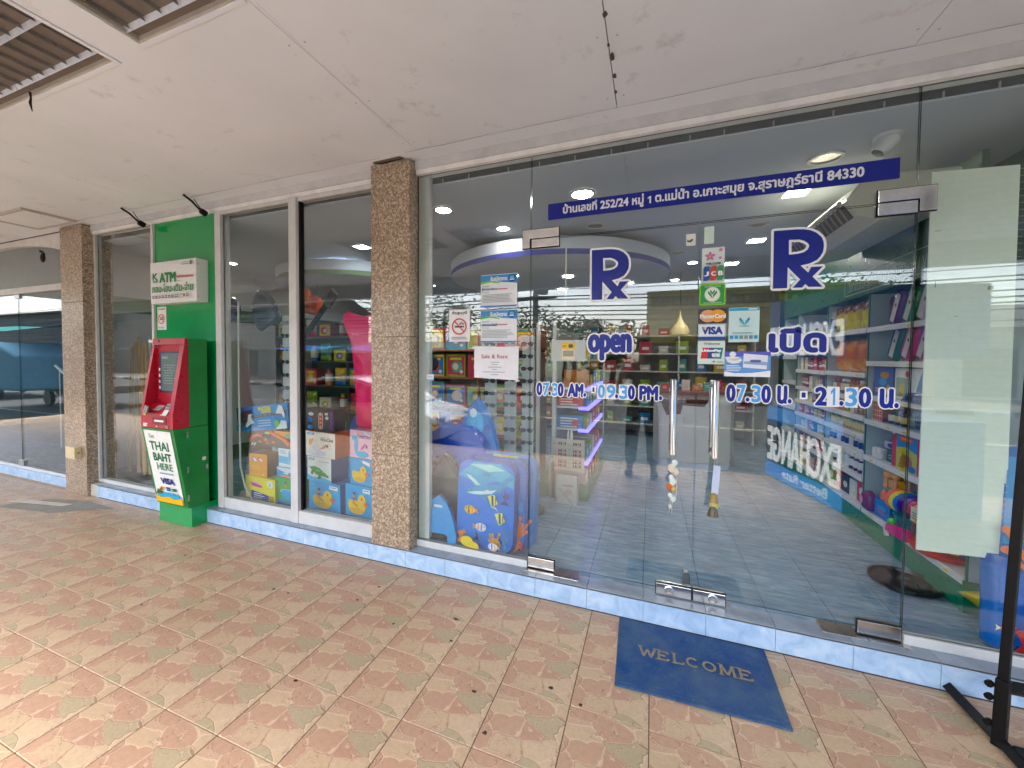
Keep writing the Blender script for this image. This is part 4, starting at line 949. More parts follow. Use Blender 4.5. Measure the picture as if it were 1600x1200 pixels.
m = MB(frame((0, -.258, 0), (1, 0, 0), (0, 0, 1))); m.rrect(xa + .075, 1.09, xb - .065, 1.44, .01, (54, 50, 84)); m.rrect(xa + .1, 1.105, xb - .075, 1.43, .004, (92, 108, 104)); m.lines(xa + .14, 1.33, xb - .13, 8, .022, .008, (130, 146, 140)); m.rect(xa + .12, 1.38, xa + .2, 1.4, (140, 156, 150)); m.build('screen', PLAST, t)
for i in range(4): m = MB(); m.box((xa + .078, -.266, 1.12 + i * .052), (xa + .096, -.2605, 1.145 + i * .052), (206, 206, 206)); m.build('function_key', PLAST, t, bevel=.002)
m = MB(frame((0, -.27, 0), (1, 0, 0), (0, -.08, 1))); m.oval(-3.26, 1.53, .028, .013, (214, 214, 212)); m.oval(-3.37, 1.53, .01, .008, (40, 20, 24)); m.oval(-3.15, 1.53, .016, .013, (60, 24, 28)); m.rect(-3.2, 1.475, -3.13, 1.488, (40, 16, 20)); m.build('camera_eye', PLAST, t)
m = MB(); m.xf = frame((-3.35, -.39, .955), (.85, -.3, 0), (0, .3, .95)); m.box((-.075, -.035, -.003), (.075, .035, .003), (86, 74, 54)); m.box((-.003, -.036, -.004), (.003, .036, .005), (50, 42, 34)); m.build('keypad_shield', PLAST, t, bevel=.002)
m = MB(frame((0, -.366, 0), (1, 0, 0), (0, 0, 1))); m.rrect(-3.31, .835, -3.13, .895, .004, (120, 14, 28)); m.rect(-3.28, .858, -3.16, .874, (226, 226, 226)); m.rect(-3.43, .83, -3.37, .84, (222, 210, 206)); m.oval(-3.25, .82, .01, .007, (220, 190, 190)); m.rect(-3.2, .944 - .03, -3.12, .922, (220, 200, 196)); m.build('cash_slot', PLAST, t)
m = MB(); m.xf = frame((-3.13, -.335, .985), (1, 0, 0), (0, .5, .8)); m.box((-.03, -.022, 0), (.03, .022, .012), (150, 150, 152)); m.box((-.02, -.004, .012), (.02, .004, .015), (50, 50, 54)); m.box((-.03, -.075, 0), (.028, -.03, .006), (222, 222, 218)); m.build('card_slot', PLAST, t, bevel=.002)
# advertising front (leans outwards)
SG = Matrix(((1, 0, 0, 0), (0, -.1541, -.988, -.257), (0, .988, -.1541, .117), (0, 0, 0, 1)))
m = MB(SG); m.lay = .002; x0_, x1_, hh = xa + .035, xb - .035, .672
m.rect(x0_, .025, x1_, hh, (234, 236, 232)); cxm = (x0_ + x1_) / 2
m.text('Get', x0_ + .06, .605, x0_ + .13, .64, (90, 120, 100), .0006); m.text('THAI', x0_ + .05, .5, x1_ - .06, .575, (44, 106, 70), .003); m.text('BAHT', x0_ + .07, .405, x1_ - .05, .475, (44, 106, 70), .003); m.text('HERE', x0_ + .095, .325, x1_ - .055, .385, (74, 128, 92), .001)
m.lines(x0_ + .11, .3, x1_ - .06, 1, .02, .012, (150, 158, 172), 0); m.text('VISA', x0_ + .11, .2, x1_ - .07, .25, (26, 40, 130), .004)
m.oval(x0_ + .1, .155, .014, .016, (226, 60, 40)); m.oval(x0_ + .118, .155, .014, .016, (240, 160, 50)); m.rect(x0_ + .165, .138, x0_ + .215, .172, (30, 60, 130)); m.rect(x0_ + .245, .14, x0_ + .295, .168, (110, 116, 120)); m.text('UnionPay', x0_ + .168, .15, x0_ + .212, .16, WHT)
m.poly([(x0_, .025), (x1_, .025), (x1_, .085), (x1_ - .1, .07), (cxm, .085), (x0_ + .08, .07), (x0_, .09)], (240, 184, 40)); m.poly([(x0_ + .02, .09), (x0_ + .08, .072), (cxm, .088), (x1_ - .1, .072), (x1_ - .01, .09), (x1_ - .06, .12), (x0_ + .2, .125), (x0_ + .06, .118)], (52, 172, 214))
m.poly([(x0_ + .02, .1), (x0_ + .05, .15), (x0_ + .1, .13), (x0_ + .12, .105)], (74, 92, 52)); m.oval(x0_ + .09, .148, .014, .012, (150, 120, 84))
for k in range(5): a = R(20 + 35 * k); m.poly([(x1_ - .09, .14), (x1_ - .09 + .04 * math.cos(a), .14 + .03 * math.sin(a)), (x1_ - .09 + .03 * math.cos(a + .3), .14 + .03 * math.sin(a + .3))], (60, 150, 60))
m.rect(x1_ - .093, .105, x1_ - .087, .14, (130, 90, 50)); m.build('poster_front', PRINT, t)
for z in (.18, .42, .72): m = MB(); m.box((xb, -.262, z), (xb + .006, -.25, z + .05), (150, 150, 146)); m.build('hinge', STEEL2, t)

m = MB(frame((0, -.3632, 0), (1, 0, 0), (0, 0, 1))); m.rect(xa + .002, .798, xb - .002, .8005, (60, 6, 14)); m.rect(xb - .046, .81, xb - .044, .93, (110, 10, 24)); m.rect(xa + .036, .905, xa + .08, .925, (226, 210, 60)); m.rect(xa + .04, .812, xa + .09, .826, (220, 224, 226)); m.oval(xb - .07, .82, .012, .012, (190, 190, 190)); m.oval(xb - .07, .82, .005, .008, (40, 40, 40)); m.build('decal', PLAST, t)
m = MB(); m.xf = frame((-3.26, -.3305, .9665), (1, 0, 0), (0, .82, .57))
for i in range(4):
    for j in range(3): m.box((-.06 + i * .021, -.028 + j * .02, 0), (-.044 + i * .021, -.013 + j * .02, .004), (196, 198, 200))
m.build('keypad', PLAST, t)
m = MB(); m.box((xb - .0005, -.24, .8), (xb + .0012, -.09, .8035), (8, 60, 24)); m.box((xb, -.11, .42), (xb + .004, -.095, .46), (150, 150, 150)); m.box((xb, -.14, .5), (xb + .0012, -.11, .53), (214, 214, 206)); m.build('side_seam', PLAST, t)
# lightbox sign over the machine
t = thing('atm_sign', 'white lightbox sign reading K ATM above the cash machine', 'sign', (-3.45, -.06, 1.88))
m = MB(); m.box((-3.775, -.115, 1.885), (-3.135, -.012, 2.262), (224, 226, 226)); m.build('casing', PLAST, t, bevel=.004)
m = MB(frame((0, -.1165, 0), (1, 0, 0), (0, 0, 1))); g1 = (26, 128, 62)
m.text('K', -3.735, 2.1, -3.665, 2.16, g1, .004); m.poly([(-3.735, 2.085), (-3.65, 2.085), (-3.66, 2.096), (-3.735, 2.092)], g1); m.rect(-3.733, 2.074, -3.66, 2.081, (90, 140, 104)); m.text('ATM', -3.63, 2.075, -3.41, 2.155, g1, .006)
m.text('ยินดีรับบัตรทุกธนาคาร', -3.39, 2.095, -3.165, 2.125, (206, 40, 52), .001); m.text('(ไทย)', -3.39, 2.068, -3.34, 2.082, (120, 120, 120)); m.text('ถอน-โอน-เติม-จ่าย', -3.735, 1.985, -3.17, 2.06, (44, 138, 70), .002)
m.text('ธนาคารกสิกรไทย', -3.315, 2.228, -3.215, 2.242, (60, 64, 62)); m.rect(-3.315, 2.213, -3.215, 2.219, (120, 124, 122)); m.annulus(-3.185, 2.225, .012, .02, (120, 110, 50)); m.oval(-3.185, 2.225, .01, .01, (50, 90, 50))
m.rect(-3.735, 1.962, -3.165, 1.9635, (160, 164, 162))
for i, c in enumerate(((90, 110, 160), (60, 70, 120), (190, 90, 60), (70, 90, 150), (60, 110, 170), (90, 100, 120), (40, 50, 60), (50, 80, 140), (190, 170, 120), (60, 70, 80), (90, 80, 90))): w_ = .052 if i == 7 else .03; x = -3.73 + i * .048 + (.02 if i > 7 else 0); m.rect(x, 1.93, x + w_, 1.952, c); m.rect(x + .004, 1.938, x + w_ - .004, 1.944, (230, 230, 232))
m.build('printed_face', VINYL, t)
for z in (1.93, 2.21): m = MB(); m.ring((-3.135, -.1, z), (-3.131, -.1, z), (60, 60, 60), 8, .006); m.build('screw', STEEL2, t)
m = MB(frame((0, -.0135, 0), (1, 0, 0), (0, 0, 1))); nosmoke(m, -3.868, 1.655, -3.735, 1.872); tag(m.build('no_smoking_sign', VINYL), 'white no smoking sign on the green panel over the cash machine', 'sign')
# two small black spot brackets at the top of the panel
for x, lab in ((-3.93, 'black spotlight arm left of the green panel top'), (-3.06, 'black spotlight arm right of the green panel top')):
    t = thing('spot_bracket', lab, 'spotlight', (x, -.1, 2.62), 'black spot brackets at the green panel')
    m = MB(); m.path([(x - .02, -.24, ZS - .012), (x - .01, -.18, ZS - .045), (x, -.12, 2.66)], .009, (24, 24, 26), 6); m.build('arm', BLACKM, t, smooth=40)
    m = MB(); m.path([(x - .06, -.13, ZS - .006), (x - .03, -.12, ZS - .05), (x, -.11, 2.67)], .004, (24, 24, 26), 5); m.build('cable', BLACKM, t)
    m = MB(); m.xf = Matrix.Translation((x + .01, -.1, 2.645)) @ Matrix.Rotation(R(70), 4, 'X'); m.lathe([(.014, .028), (.025, .022), (.026, -.022), (.02, -.026)], (0, 0, 0), (28, 28, 30), 14); m.build('head', BLACKM, t, smooth=40)
m = MB(); m.path([(-5.75, -.1, 2.55), (-5.66, -.12, 2.53), (-5.62, -.12, 2.5)], .012, (40, 30, 34), 6); m.ell((-5.62, -.13, 2.46), (.025, .02, .05), (58, 34, 44)); tag(m.build('hanging_wire', MATTE), 'dark wire end dangling over the arched shopfront', 'wire')

# ---------------------------------------------------------------- black display rack at the right edge
t = thing('display_rack', 'black steel display rack standing at the right edge of the walkway', 'rack', (1.95, -.3, ZP))
def tub(m, a, b, s_=.018): a = Vector(a); b = Vector(b); m.ring(a, b, (24, 24, 26), 4, s_ * 1.414)
z_ = ZP + .02
m = MB(); tub(m, (1.845, -.03, z_), (1.87, -.78, z_)); m.build('foot_bar', BLACKM, t, bevel=.003)
m = MB(); tub(m, (1.846, -.045, z_ + .001), (2.8, -.1, z_ + .001)); m.build('foot_bar', BLACKM, t, bevel=.003)
m = MB(); tub(m, (1.868, -.4, z_), (2.8, -.42, z_)); m.build('foot_bar', BLACKM, t, bevel=.003)
m = MB(); m.xf = Matrix.Translation((1.852, -.36, 0)); m.ring((0, 0, ZP), (.006, 0, .2), (24, 24, 26), 4, .025); m.ring((.006, 0, .2), (.07, 0, 2.3), (24, 24, 26), 4, .019); m.build('upright', BLACKM, t, bevel=.003)
m = MB(); tub(m, (1.87, -.335, .16), (2.8, -.335, .16), .02); m.build('cross_bar', BLACKM, t, bevel=.003)
for z in (.02, .12, .17): m = MB(); m.ring((1.83, -.35, z), (1.815, -.36, z), (36, 36, 38), 8, .012); m.build('bolt', BLACKM, t)
# pale board standing inside the glass
t = thing('corrugated_board', 'blank pale green corrugated plastic board behind the glass at the right', 'board', (1.98, .12, .46))
m = MB(); m.xf = frame((0, 0, 0), (1, 0, 0), (0, 0, 1)); m.prism([(1.828, .472), (2.143, .48), (2.138, 2.302), (1.834, 2.316)], -.132, -.124, (240, 247, 230)); m.build('sheet', VINYL, t, bevel=.001)
m = MB(frame((0, .1238, 0), (1, 0, 0), (0, 0, 1)))
for i in range(60): m.rect(1.836, .5 + i * .03, 2.137, .5012 + i * .03, (222, 234, 222))
m.build('flute_line', VINYL, t)
m = MB(frame((0, .1225, 0), (1, 0, 0), (0, 0, 1))); m.poly([(2.045, 1.74), (2.065, 1.742), (2.064, 1.758), (2.046, 1.757)], (176, 160, 90)); m.rect(1.858, 1.76, 1.861, 1.79, (120, 130, 116)); m.rect(1.93, 1.62, 1.945, 1.622, (130, 136, 120)); m.rect(1.85, 2.03, 1.872, 2.033, (150, 158, 140)); m.build('tape_scrap', MATTE, t)
# ---------------------------------------------------------------- generators for goods
CN = [((206, 60, 60), 'red'), ((60, 120, 190), 'blue'), ((225, 220, 210), 'white'), ((225, 190, 80), 'yellow'), ((100, 160, 90), 'green'), ((214, 130, 90), 'orange'), ((200, 110, 130), 'pink'), ((120, 60, 110), 'purple'), ((40, 40, 44), 'black'), ((110, 170, 160), 'teal'), ((140, 95, 60), 'brown'), ((150, 40, 80), 'crimson')]
def cname(c): return min(CN, key=lambda k: sum((a - b) ** 2 for a, b in zip(k[0], c)))[1]
NTH = ['first', 'second', 'third', 'fourth', 'fifth', 'sixth', 'seventh', 'eighth', 'ninth', 'tenth', 'eleventh', 'twelfth']
def rr_out(w, h, r, n=5, taper=0):
    """rounded rectangle outline standing on v=0, centred on u=0"""
    p = []
    for cx, cy, a in ((w / 2 - r, r, -90), (w / 2 - r - taper, h - r, 0), (-w / 2 + r + taper, h - r, 90), (-w / 2 + r, r, 180)):
        p += [(cx + r * math.cos(R(a + 90 * k / n)), cy + r * math.sin(R(a + 90 * k / n))) for k in range(n + 1)]
    return p
FLATR = ((1, 0), (.985, .6), (.95, .95), (.5, 1))
def tri_out(pts): return pts
def carton(name, xf, w, h, d, c, label, cat='box', group=None, draw=None, mat=None, sidec=None):
    """printed cardboard box: front at depth 0, body behind it"""
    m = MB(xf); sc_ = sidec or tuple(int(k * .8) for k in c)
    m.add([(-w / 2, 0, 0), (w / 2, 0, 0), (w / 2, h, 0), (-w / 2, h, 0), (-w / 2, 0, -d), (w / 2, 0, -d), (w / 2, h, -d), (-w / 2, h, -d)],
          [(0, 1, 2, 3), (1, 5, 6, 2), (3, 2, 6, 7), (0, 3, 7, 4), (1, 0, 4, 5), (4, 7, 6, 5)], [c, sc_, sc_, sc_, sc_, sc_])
    m.lay = .0004
    if draw: draw(m, w, h)
    return tag(m.build(name, mat or PRINT), label, cat, group)
def bottle(x, y, z, r, h, body, cap, lab, label, group, name='bottle', cat='bottle'):
    m = MB(); m.lathe([(r * .9, 0), (r, .004), (r, h * .2), (r * 1.01, h * .22), (r * 1.01, h * .62), (r, h * .64), (r, h * .7), (r * .62, h * .79), (r * .62, h * .82), (r * .72, h * .82), (r * .72, h)], (x, y, z), [body, body, body, lab, lab, lab, body, body, cap, cap], 12)
    return tag(m.build(name, PLAST, smooth=40), label, cat, group)
def pouch(xf, w, h, c1, c2, c3, label, group, name='snack_bag', cat='snack bag', t=.035):
    """pillow bag with a crimped top seal"""
    out = [(-w / 2, 0), (0, -.004), (w / 2, 0), (w * .48, h * .25), (w * .47, h * .5), (w * .48, h * .75), (w / 2, h), (w * .25, h * 1.012), (0, h), (-w * .25, h * 1.012), (-w / 2, h), (-w * .48, h * .75), (-w * .47, h * .5), (-w * .48, h * .25)]
    m = MB(xf); m.puff(out, t, lambda u, v, q: c1 if v > h * .62 else (c2 if v > h * .3 else c3), rings=((1, 0), (.94, .3), (.8, .75), (.5, 1.05), (.2, 1.12)))
    return tag(m.build(name, FILM, smooth=50), label, cat, group)
def garment(xf, w, h, c, tagc, label, group):
    """flat clear bag holding a folded coloured shirt with a card"""
    m = MB(xf); m.puff(rr_out(w, h, .02, 2), .03, c); m.lay = .036; m.poly([(-w * .1, h * .12), (w * .34, h * .12), (w * .34, h * .92), (-w * .1, h * .92)], tagc); m.oval(w * .1, h * .6, w * .1, h * .05, (110, 104, 100))
    return tag(m.build('garment_bag', FILM, smooth=50), label, 'garment bag', group)
def fish(m, x, y, s, c1, c2, c3, d=1):
    m.oval(x, y, s, s * .68, c1); m.poly([(x - d * s * .8, y), (x - d * s * 1.5, y + s * .5), (x - d * s * 1.35, y), (x - d * s * 1.5, y - s * .5)], c2)
    m.poly([(x + d * s * .1, y + s * .64), (x + d * s * .35, y + s * .5), (x + d * s * .25, y - s * .55), (x + d * s * .05, y - s * .6)], c3); m.poly([(x - d * s * .5, y + s * .5), (x - d * s * .3, y + s * .6), (x - d * s * .35, y - s * .55), (x - d * s * .55, y - s * .48)], c2)
    m.oval(x + d * s * .65, y + s * .15, s * .1, s * .1, (20, 20, 30), 8)
def coral(m, x, y, h, c, n=6):
    for i in range(n):
        a = R(90 + (i - n / 2) * 14); b = h * random.uniform(.6, 1); w = h * .06
        m.poly([(x + i * .01 - w, y), (x + i * .01 + w, y), (x + i * .01 + b * math.cos(a) + w * .5, y + b * math.sin(a)), (x + i * .01 + b * math.cos(a) - w * .6, y + b * math.sin(a))], c)
        m.oval(x + i * .01 + b * math.cos(a), y + b * math.sin(a), w, w, c, 8)

# ---------------------------------------------------------------- bodyboards behind the fixed panel
def sea_art(m, w, h):
    """print of a reef: dolphins, striped fish, coral"""
    z = m.lay
    m.poly([(-w * .46, h * .8), (-w * .2, h * .96), (w * .25, h * .965), (w * .46, h * .85), (w * .47, h * .72), (w * .2, h * .78), (-w * .2, h * .74)], (66, 176, 214)); m.poly([(-w * .28, h * .93), (w * .1, h * .95), (w * .32, h * .9), (w * .05, h * .87)], (176, 222, 222))
    def zp(pts): return [((a - 457) / 365 * .46, (1095 - b) / 585 * .635) for a, b in pts]
    m.poly(zp([(312, 598), (345, 598), (400, 622), (440, 606), (490, 604), (530, 618), (505, 645), (470, 662), (430, 682), (395, 692), (370, 662), (335, 628)]), (92, 168, 210)); m.poly(zp([(330, 615), (365, 650), (400, 680), (430, 678), (400, 650), (360, 622)]), (206, 230, 236)); m.poly(zp([(430, 612), (455, 590), (500, 600), (480, 614)]), (64, 140, 192))
    m.poly(zp([(338, 737), (350, 710), (400, 690), (450, 668), (520, 660), (560, 640), (585, 612), (612, 585), (604, 625), (582, 664), (545, 704), (500, 727), (440, 742), (380, 744)]), (84, 160, 206)); m.poly(zp([(345, 734), (400, 718), (470, 708), (530, 692), (500, 718), (440, 734), (380, 740)]), (214, 234, 238)); m.poly(zp([(430, 738), (468, 786), (482, 780), (458, 734)]), (70, 146, 196)); m.poly(zp([(590, 612), (640, 600), (606, 628)]), (70, 146, 196)); m.oval(*zp([(372, 716)])[0], .005, .004, (20, 30, 50), 8); m.oval(*zp([(350, 612)])[0], .004, .004, (20, 30, 50), 8)
    fish(m, -.11, .275, .045, (240, 190, 40), (230, 130, 50), (60, 60, 50), -1); fish(m, -.02, .17, .042, (222, 226, 240), (236, 150, 60), (150, 130, 190), 1)
    for ox, oy in ((.06, .36), (.12, .25)): m.poly([(ox - .035, oy + .03), (ox + .02, oy + .045), (ox + .045, oy - .01), (ox, oy - .045)], (226, 226, 150)); m.poly([(ox - .005, oy + .035), (ox + .01, oy + .04), (ox + .015, oy - .03), (ox, oy - .035)], (30, 34, 44)); m.poly([(ox + .025, oy + .03), (ox + .033, oy + .02), (ox + .03, oy - .02), (ox + .024, oy - .025)], (30, 34, 44)); m.poly([(ox, oy + .04), (ox - .03, oy + .075), (ox - .06, oy + .065), (ox - .03, oy + .064)], (230, 232, 220))
    coral(m, -.2, .045, .12, (226, 140, 60)); coral(m, .06, .02, .15, (214, 160, 80), 7); coral(m, .15, .06, .16, (74, 130, 190), 5); coral(m, -.06, .09, .06, (24, 40, 90), 6); coral(m, .14, .36, .1, (30, 60, 130), 7); m.oval(-.1, .075, .05, .035, (240, 210, 50)); m.oval(-.05, .05, .045, .03, (236, 200, 60)); fish(m, .1, .075, .035, (214, 222, 240), (236, 170, 60), (90, 110, 190), -1)
def bodyboard(xf, w, h, c, t=.045, r=.1, art=None, name='bodyboard', label='', mat=None, out=None, sidec=None):
    m = MB(xf); o_ = out or rr_out(w, h, r, 6)
    m.puff(o_, t, (lambda u, v, q: (sidec if q < t * .9 else c)) if sidec else c, rings=FLATR); m.lay = t + .001
    if art: art(m, w, h)
    return tag(m.build(name, mat or PLAST, smooth=35), label, 'bodyboard')
bodyboard(lean((-.475, .105, ZF), R(-4), R(4)), .46, .635, (44, 126, 224), art=sea_art, label='bodyboard printed with dolphins and striped reef fish', mat=PRINT, sidec=(24, 84, 170))
def art2(m, w, h): coral(m, w * .3, .08, .2, (226, 120, 70), 7); fish(m, w * .28, .06, .06, (230, 130, 60), (220, 100, 60), (240, 230, 220), -1); m.rect(w * .3, .3, w * .45, .36, (60, 140, 210))
bodyboard(lean((-.42, .17, ZF), R(-4), R(3)), .47, .64, (50, 116, 196), art=art2, label='blue bodyboard with orange coral directly behind the dolphin one', mat=PRINT, sidec=(40, 104, 184))
bodyboard(lean((-.375, .235, ZF), R(-4), R(3)), .48, .66, (40, 120, 190), label='third bodyboard of the stack with a pale striped top', mat=PRINT, sidec=(60, 130, 190), art=lambda m, w, h: m.rect(-w * .2, h * .94, w * .2, h * .98, (210, 196, 130)))
def point_out(w, h, k=.55): return [(-w * .42, 0), (w * .42, 0), (w * .5, h * .12), (w * .5, h * .3), (w * .47, h * .48), (w * .4, h * .66), (w * .28, h * .82), (w * .14, h * .94), (0, h), (-w * .14, h * .94), (-w * .28, h * .82), (-w * .4, h * .66), (-w * .47, h * .48), (-w * .5, h * .3), (-w * .5, h * .12)]
m_bb = bodyboard(lean((-.835, .15, ZF), R(3), R(5)), .36, .645, (44, 46, 48), t=.04, out=point_out(.36, .645), label='charcoal bodyboard with a pointed nose in clear wrap', mat=FILM, art=lambda m, w, h: (m.rect(-.02, .52, .035, .545, (206, 208, 206)), m.poly([(-.1, .47), (0, .6), (.1, .47), (.03, .45), (-.05, .46)], (74, 84, 80))))
kb = [(-.15, 0), (-.085, 0), (-.08, .075), (-.06, .09), (.06, .09), (.08, .075), (.085, 0), (.15, 0), (.15, .08), (.13, .16), (.1, .24), (.06, .31), (0, .355), (-.06, .31), (-.1, .24), (-.13, .16), (-.15, .08)]
m = MB(lean((-.822, .055, ZF), R(2), R(6))); v, f = fillpoly([kb]); m.add([(p[0], p[1], .0) for p in v], [tuple(reversed(q)) for q in f], (24, 110, 190)); m.add([(p[0], p[1], .035) for p in v], f, (44, 150, 222)); n = len(kb)
m.add([(p[0], p[1], 0) for p in kb] + [(p[0], p[1], .035) for p in kb], [(i, (i + 1) % n, n + (i + 1) % n, n + i) for i in range(n)], (22, 100, 180)); m.lay = .036; m.rect(-.035, .27, .03, .288, (210, 214, 210)); m.rect(-.055, .12, -.052, .2, (36, 136, 208)); m.rect(.05, .12, .053, .2, (36, 136, 208))
tag(m.build('kickboard', PLAST, bevel=.006), 'small plain blue kickboard with a notched foot', 'kickboard')
bodyboard(lean((-.8, .26, ZF), R(-2), R(4)), .53, .83, (46, 88, 196), t=.06, r=.2, label='wide blue board in crinkled wrap behind the charcoal one', mat=FILM, art=lambda m, w, h: (m.oval(.05, .55, .06, .04, (110, 150, 226)), m.oval(-.12, .6, .09, .05, (60, 110, 214))))
bodyboard(lean((-.66, .33, ZF), R(-2), R(3)), .46, 1.04, (44, 128, 214), t=.05, out=point_out(.46, 1.04), label='tall bright blue board with a pointed nose at the back', mat=FILM, art=lambda m, w, h: (m.oval(.0, .84, .07, .1, (110, 190, 240)), m.oval(-.02, .92, .03, .035, (226, 240, 250)), m.oval(.1, .8, .025, .04, (30, 90, 180))))
m = MB(lean((-1.0, .42, ZF), R(10), R(4))); m.lathe([(.05, 0), (.055, .8), (.05, .9)], (0, 0, 0), (64, 110, 190), 10, 'y'); tag(m.build('rolled_float', FILM, smooth=40), 'rolled blue float standing in the corner by the pillar', 'float')
t = thing('snorkel_set', 'yellow and black snorkel set hanging by the pillar', 'snorkel', (-1.28, .6, 1.1))
m = MB(); m.box((-1.30, .6, 1.08), (-1.275, .62, 1.5), (206, 150, 30)); m.build('backing_card', PRINT, t)
m = MB(); m.path([(-1.25, .58, 1.08), (-1.25, .58, 1.4), (-1.22, .58, 1.46)], .018, (34, 36, 44), 8); m.build('tube', PLAST, t, smooth=40)
m = MB(); m.ell((-1.255, .57, 1.44), (.03, .02, .055), (222, 160, 30)); m.build('float_valve', PLAST, t, smooth=True); m = MB(); m.ell((-1.19, .6, 1.36), (.05, .03, .07), (40, 30, 50)); m.build('mask', PLAST, t, smooth=True)

# ---------------------------------------------------------------- sunglasses towers
def shades(x, y, z, c, t, turn=0):
    m = MB(Matrix.Translation((x, y, z)) @ Matrix.Rotation(turn, 4, 'Z'))
    for s_ in (-1, 1): m.ell((s_ * .03, 0, 0), (.026, .006, .02), c, 8, 4); m.ring((s_ * .055, 0, .008), (s_ * .06, .1, .004), c, 5, .0025)
    m.ring((-.008, -.002, .006), (.008, -.002, .006), c, 5, .003); return m.build('sunglasses', PLAST, t, smooth=40)
def tower(x, y, z1, n, label):
    t = thing('sunglasses_tower', label, 'display stand', (x, y, ZF), 'sunglasses display towers')
    m = MB(); m.box((x - .05, y - .02, ZF + .03), (x + .05, y + .02, z1), (206, 212, 212)); m.build('column', PLAST, t, bevel=.004); m = MB(); m.lathe([(.16, 0), (.16, .02), (.05, .03)], (x, y, ZF), (60, 62, 64), 18); m.build('base', PLAST, t, smooth=40)
    for i in range(n): m = shades(x + .0, y - .035, .35 + (z1 - .42) * i / (n - 1), random.choice([(36, 36, 40), (70, 66, 64), (150, 152, 156), (52, 58, 74)]), t)
tower(-.73, .8, 1.6, 12, 'left white sunglasses tower behind the posters'); tower(-.56, .84, 1.62, 12, 'middle white sunglasses tower behind the posters'); tower(-.42, .9, 1.6, 12, 'right white sunglasses tower beside the left door')
tower(-2.72, .45, 1.8, 12, 'white sunglasses tower behind the toy window')

# ---------------------------------------------------------------- toy window goods
def duck(m, w, h):
    m.poly([(-w * .5, 0), (w * .5, 0), (w * .5, h), (-w * .5, h)], (74, 168, 224))
    for i in range(10): m.oval(random.uniform(-.42, .42) * w, random.uniform(.08, .92) * h, w * .06, h * .025, (120, 196, 234), 8)
    s = min(w * .9, h * 1.25); y = (240, 196, 70); m.oval(-s * .05, h * .32, s * .36, h * .2, y); m.oval(-s * .3, h * .4, s * .12, h * .14, y); m.oval(s * .16, h * .5, s * .17, h * .24, y); m.oval(-s * .05, h * .2, s * .3, h * .1, (226, 176, 60)); m.poly([(s * .28, h * .52), (s * .44, h * .46), (s * .42, h * .38), (s * .3, h * .38), (s * .24, h * .44)], (228, 108, 60)); m.oval(s * .17, h * .6, s * .025, h * .05, (40, 30, 20), 8)
def rider(m, w, h): s = w; m.oval(-s * .14, h * .74, s * .04, h * .05, (70, 50, 44), 10); m.poly([(-s * .19, h * .48), (-s * .1, h * .48), (-s * .1, h * .7), (-s * .18, h * .7)], (214, 160, 140)); m.poly([(-s * .18, h * .5), (s * .02, h * .38), (s * .0, h * .33), (-s * .19, h * .43)], (206, 150, 130)); m.rect(-s * .185, h * .55, -s * .1, h * .6, (90, 100, 150))
def d_duck(m, w, h): duck(m, w, h); rider(m, w, h); m.poly([(w * .2, h * .82), (w * .46, h * .8), (w * .46, h * .93), (w * .2, h * .94)], (232, 236, 236)); m.lines(w * .23, h * .9, w * .42, 1, .01, h * .03, (120, 160, 190), 0)
def d_duck2(m, w, h): duck(m, w, h); m.poly([(w * .12, h * .86), (w * .45, h * .76), (w * .45, h * .9), (w * .12, h * .97)], (236, 238, 236))
def logo(m, w, h): m.rect(-w * .44, h * .85, -w * .2, h * .95, (58, 152, 214)); m.rect(-w * .4, h * .885, -w * .25, h * .915, (206, 226, 240))
def d_toucan(m, w, h):
    m.rect(-w * .5, 0, w * .5, h, (232, 228, 224)); logo(m, w, h); m.text('INFLATABLE', w * .06, h * .78, w * .36, h * .83, (120, 116, 116)); m.text('TOUCAN', w * .02, h * .66, w * .44, h * .76, (60, 58, 60), .0015)
    m.oval(-w * .1, h * .16, w * .32, h * .12, (206, 214, 232)); m.oval(-w * .18, h * .42, w * .07, h * .3, (222, 226, 238)); m.poly([(-w * .2, h * .74), (-w * .36, h * .66), (-w * .38, h * .46), (-w * .3, h * .44), (-w * .24, h * .6)], (236, 150, 40)); m.poly([(-w * .02, h * .3), (w * .18, h * .38), (w * .26, h * .52), (w * .2, h * .56), (w * .08, h * .4)], (214, 160, 150)); m.oval(w * .26, h * .48, w * .035, h * .06, (50, 46, 50), 8); m.lines(w * .26, h * .56, w * .44, 4, h * .06, h * .015, (180, 176, 176))
def d_uni(m, w, h):
    m.rect(-w * .5, 0, w * .5, h, (236, 200, 218)); m.text('UNICORN', -w * .06, h * .72, w * .45, h * .82, (150, 120, 170), .0015); m.poly([(w * .14, h * .9), (w * .4, h * .8), (w * .45, h * .86), (w * .2, h * .97)], (240, 240, 236)); m.oval(w * .08, h * .14, w * .3, h * .12, (110, 186, 226)); m.oval(-w * .2, h * .45, w * .09, h * .34, (96, 178, 224)); m.oval(-w * .26, h * .7, w * .15, h * .1, (96, 178, 224)); m.poly([(-w * .16, h * .8), (-w * .12, h * .93), (-w * .06, h * .8)], (240, 206, 90)); m.oval(-w * .23, h * .73, w * .02, h * .02, (40, 40, 60), 8); m.poly([(w * .0, h * .3), (w * .16, h * .36), (w * .3, h * .5), (w * .22, h * .56), (w * .06, h * .42)], (200, 130, 170)); m.oval(w * .3, h * .44, w * .04, h * .06, (50, 40, 50), 8)
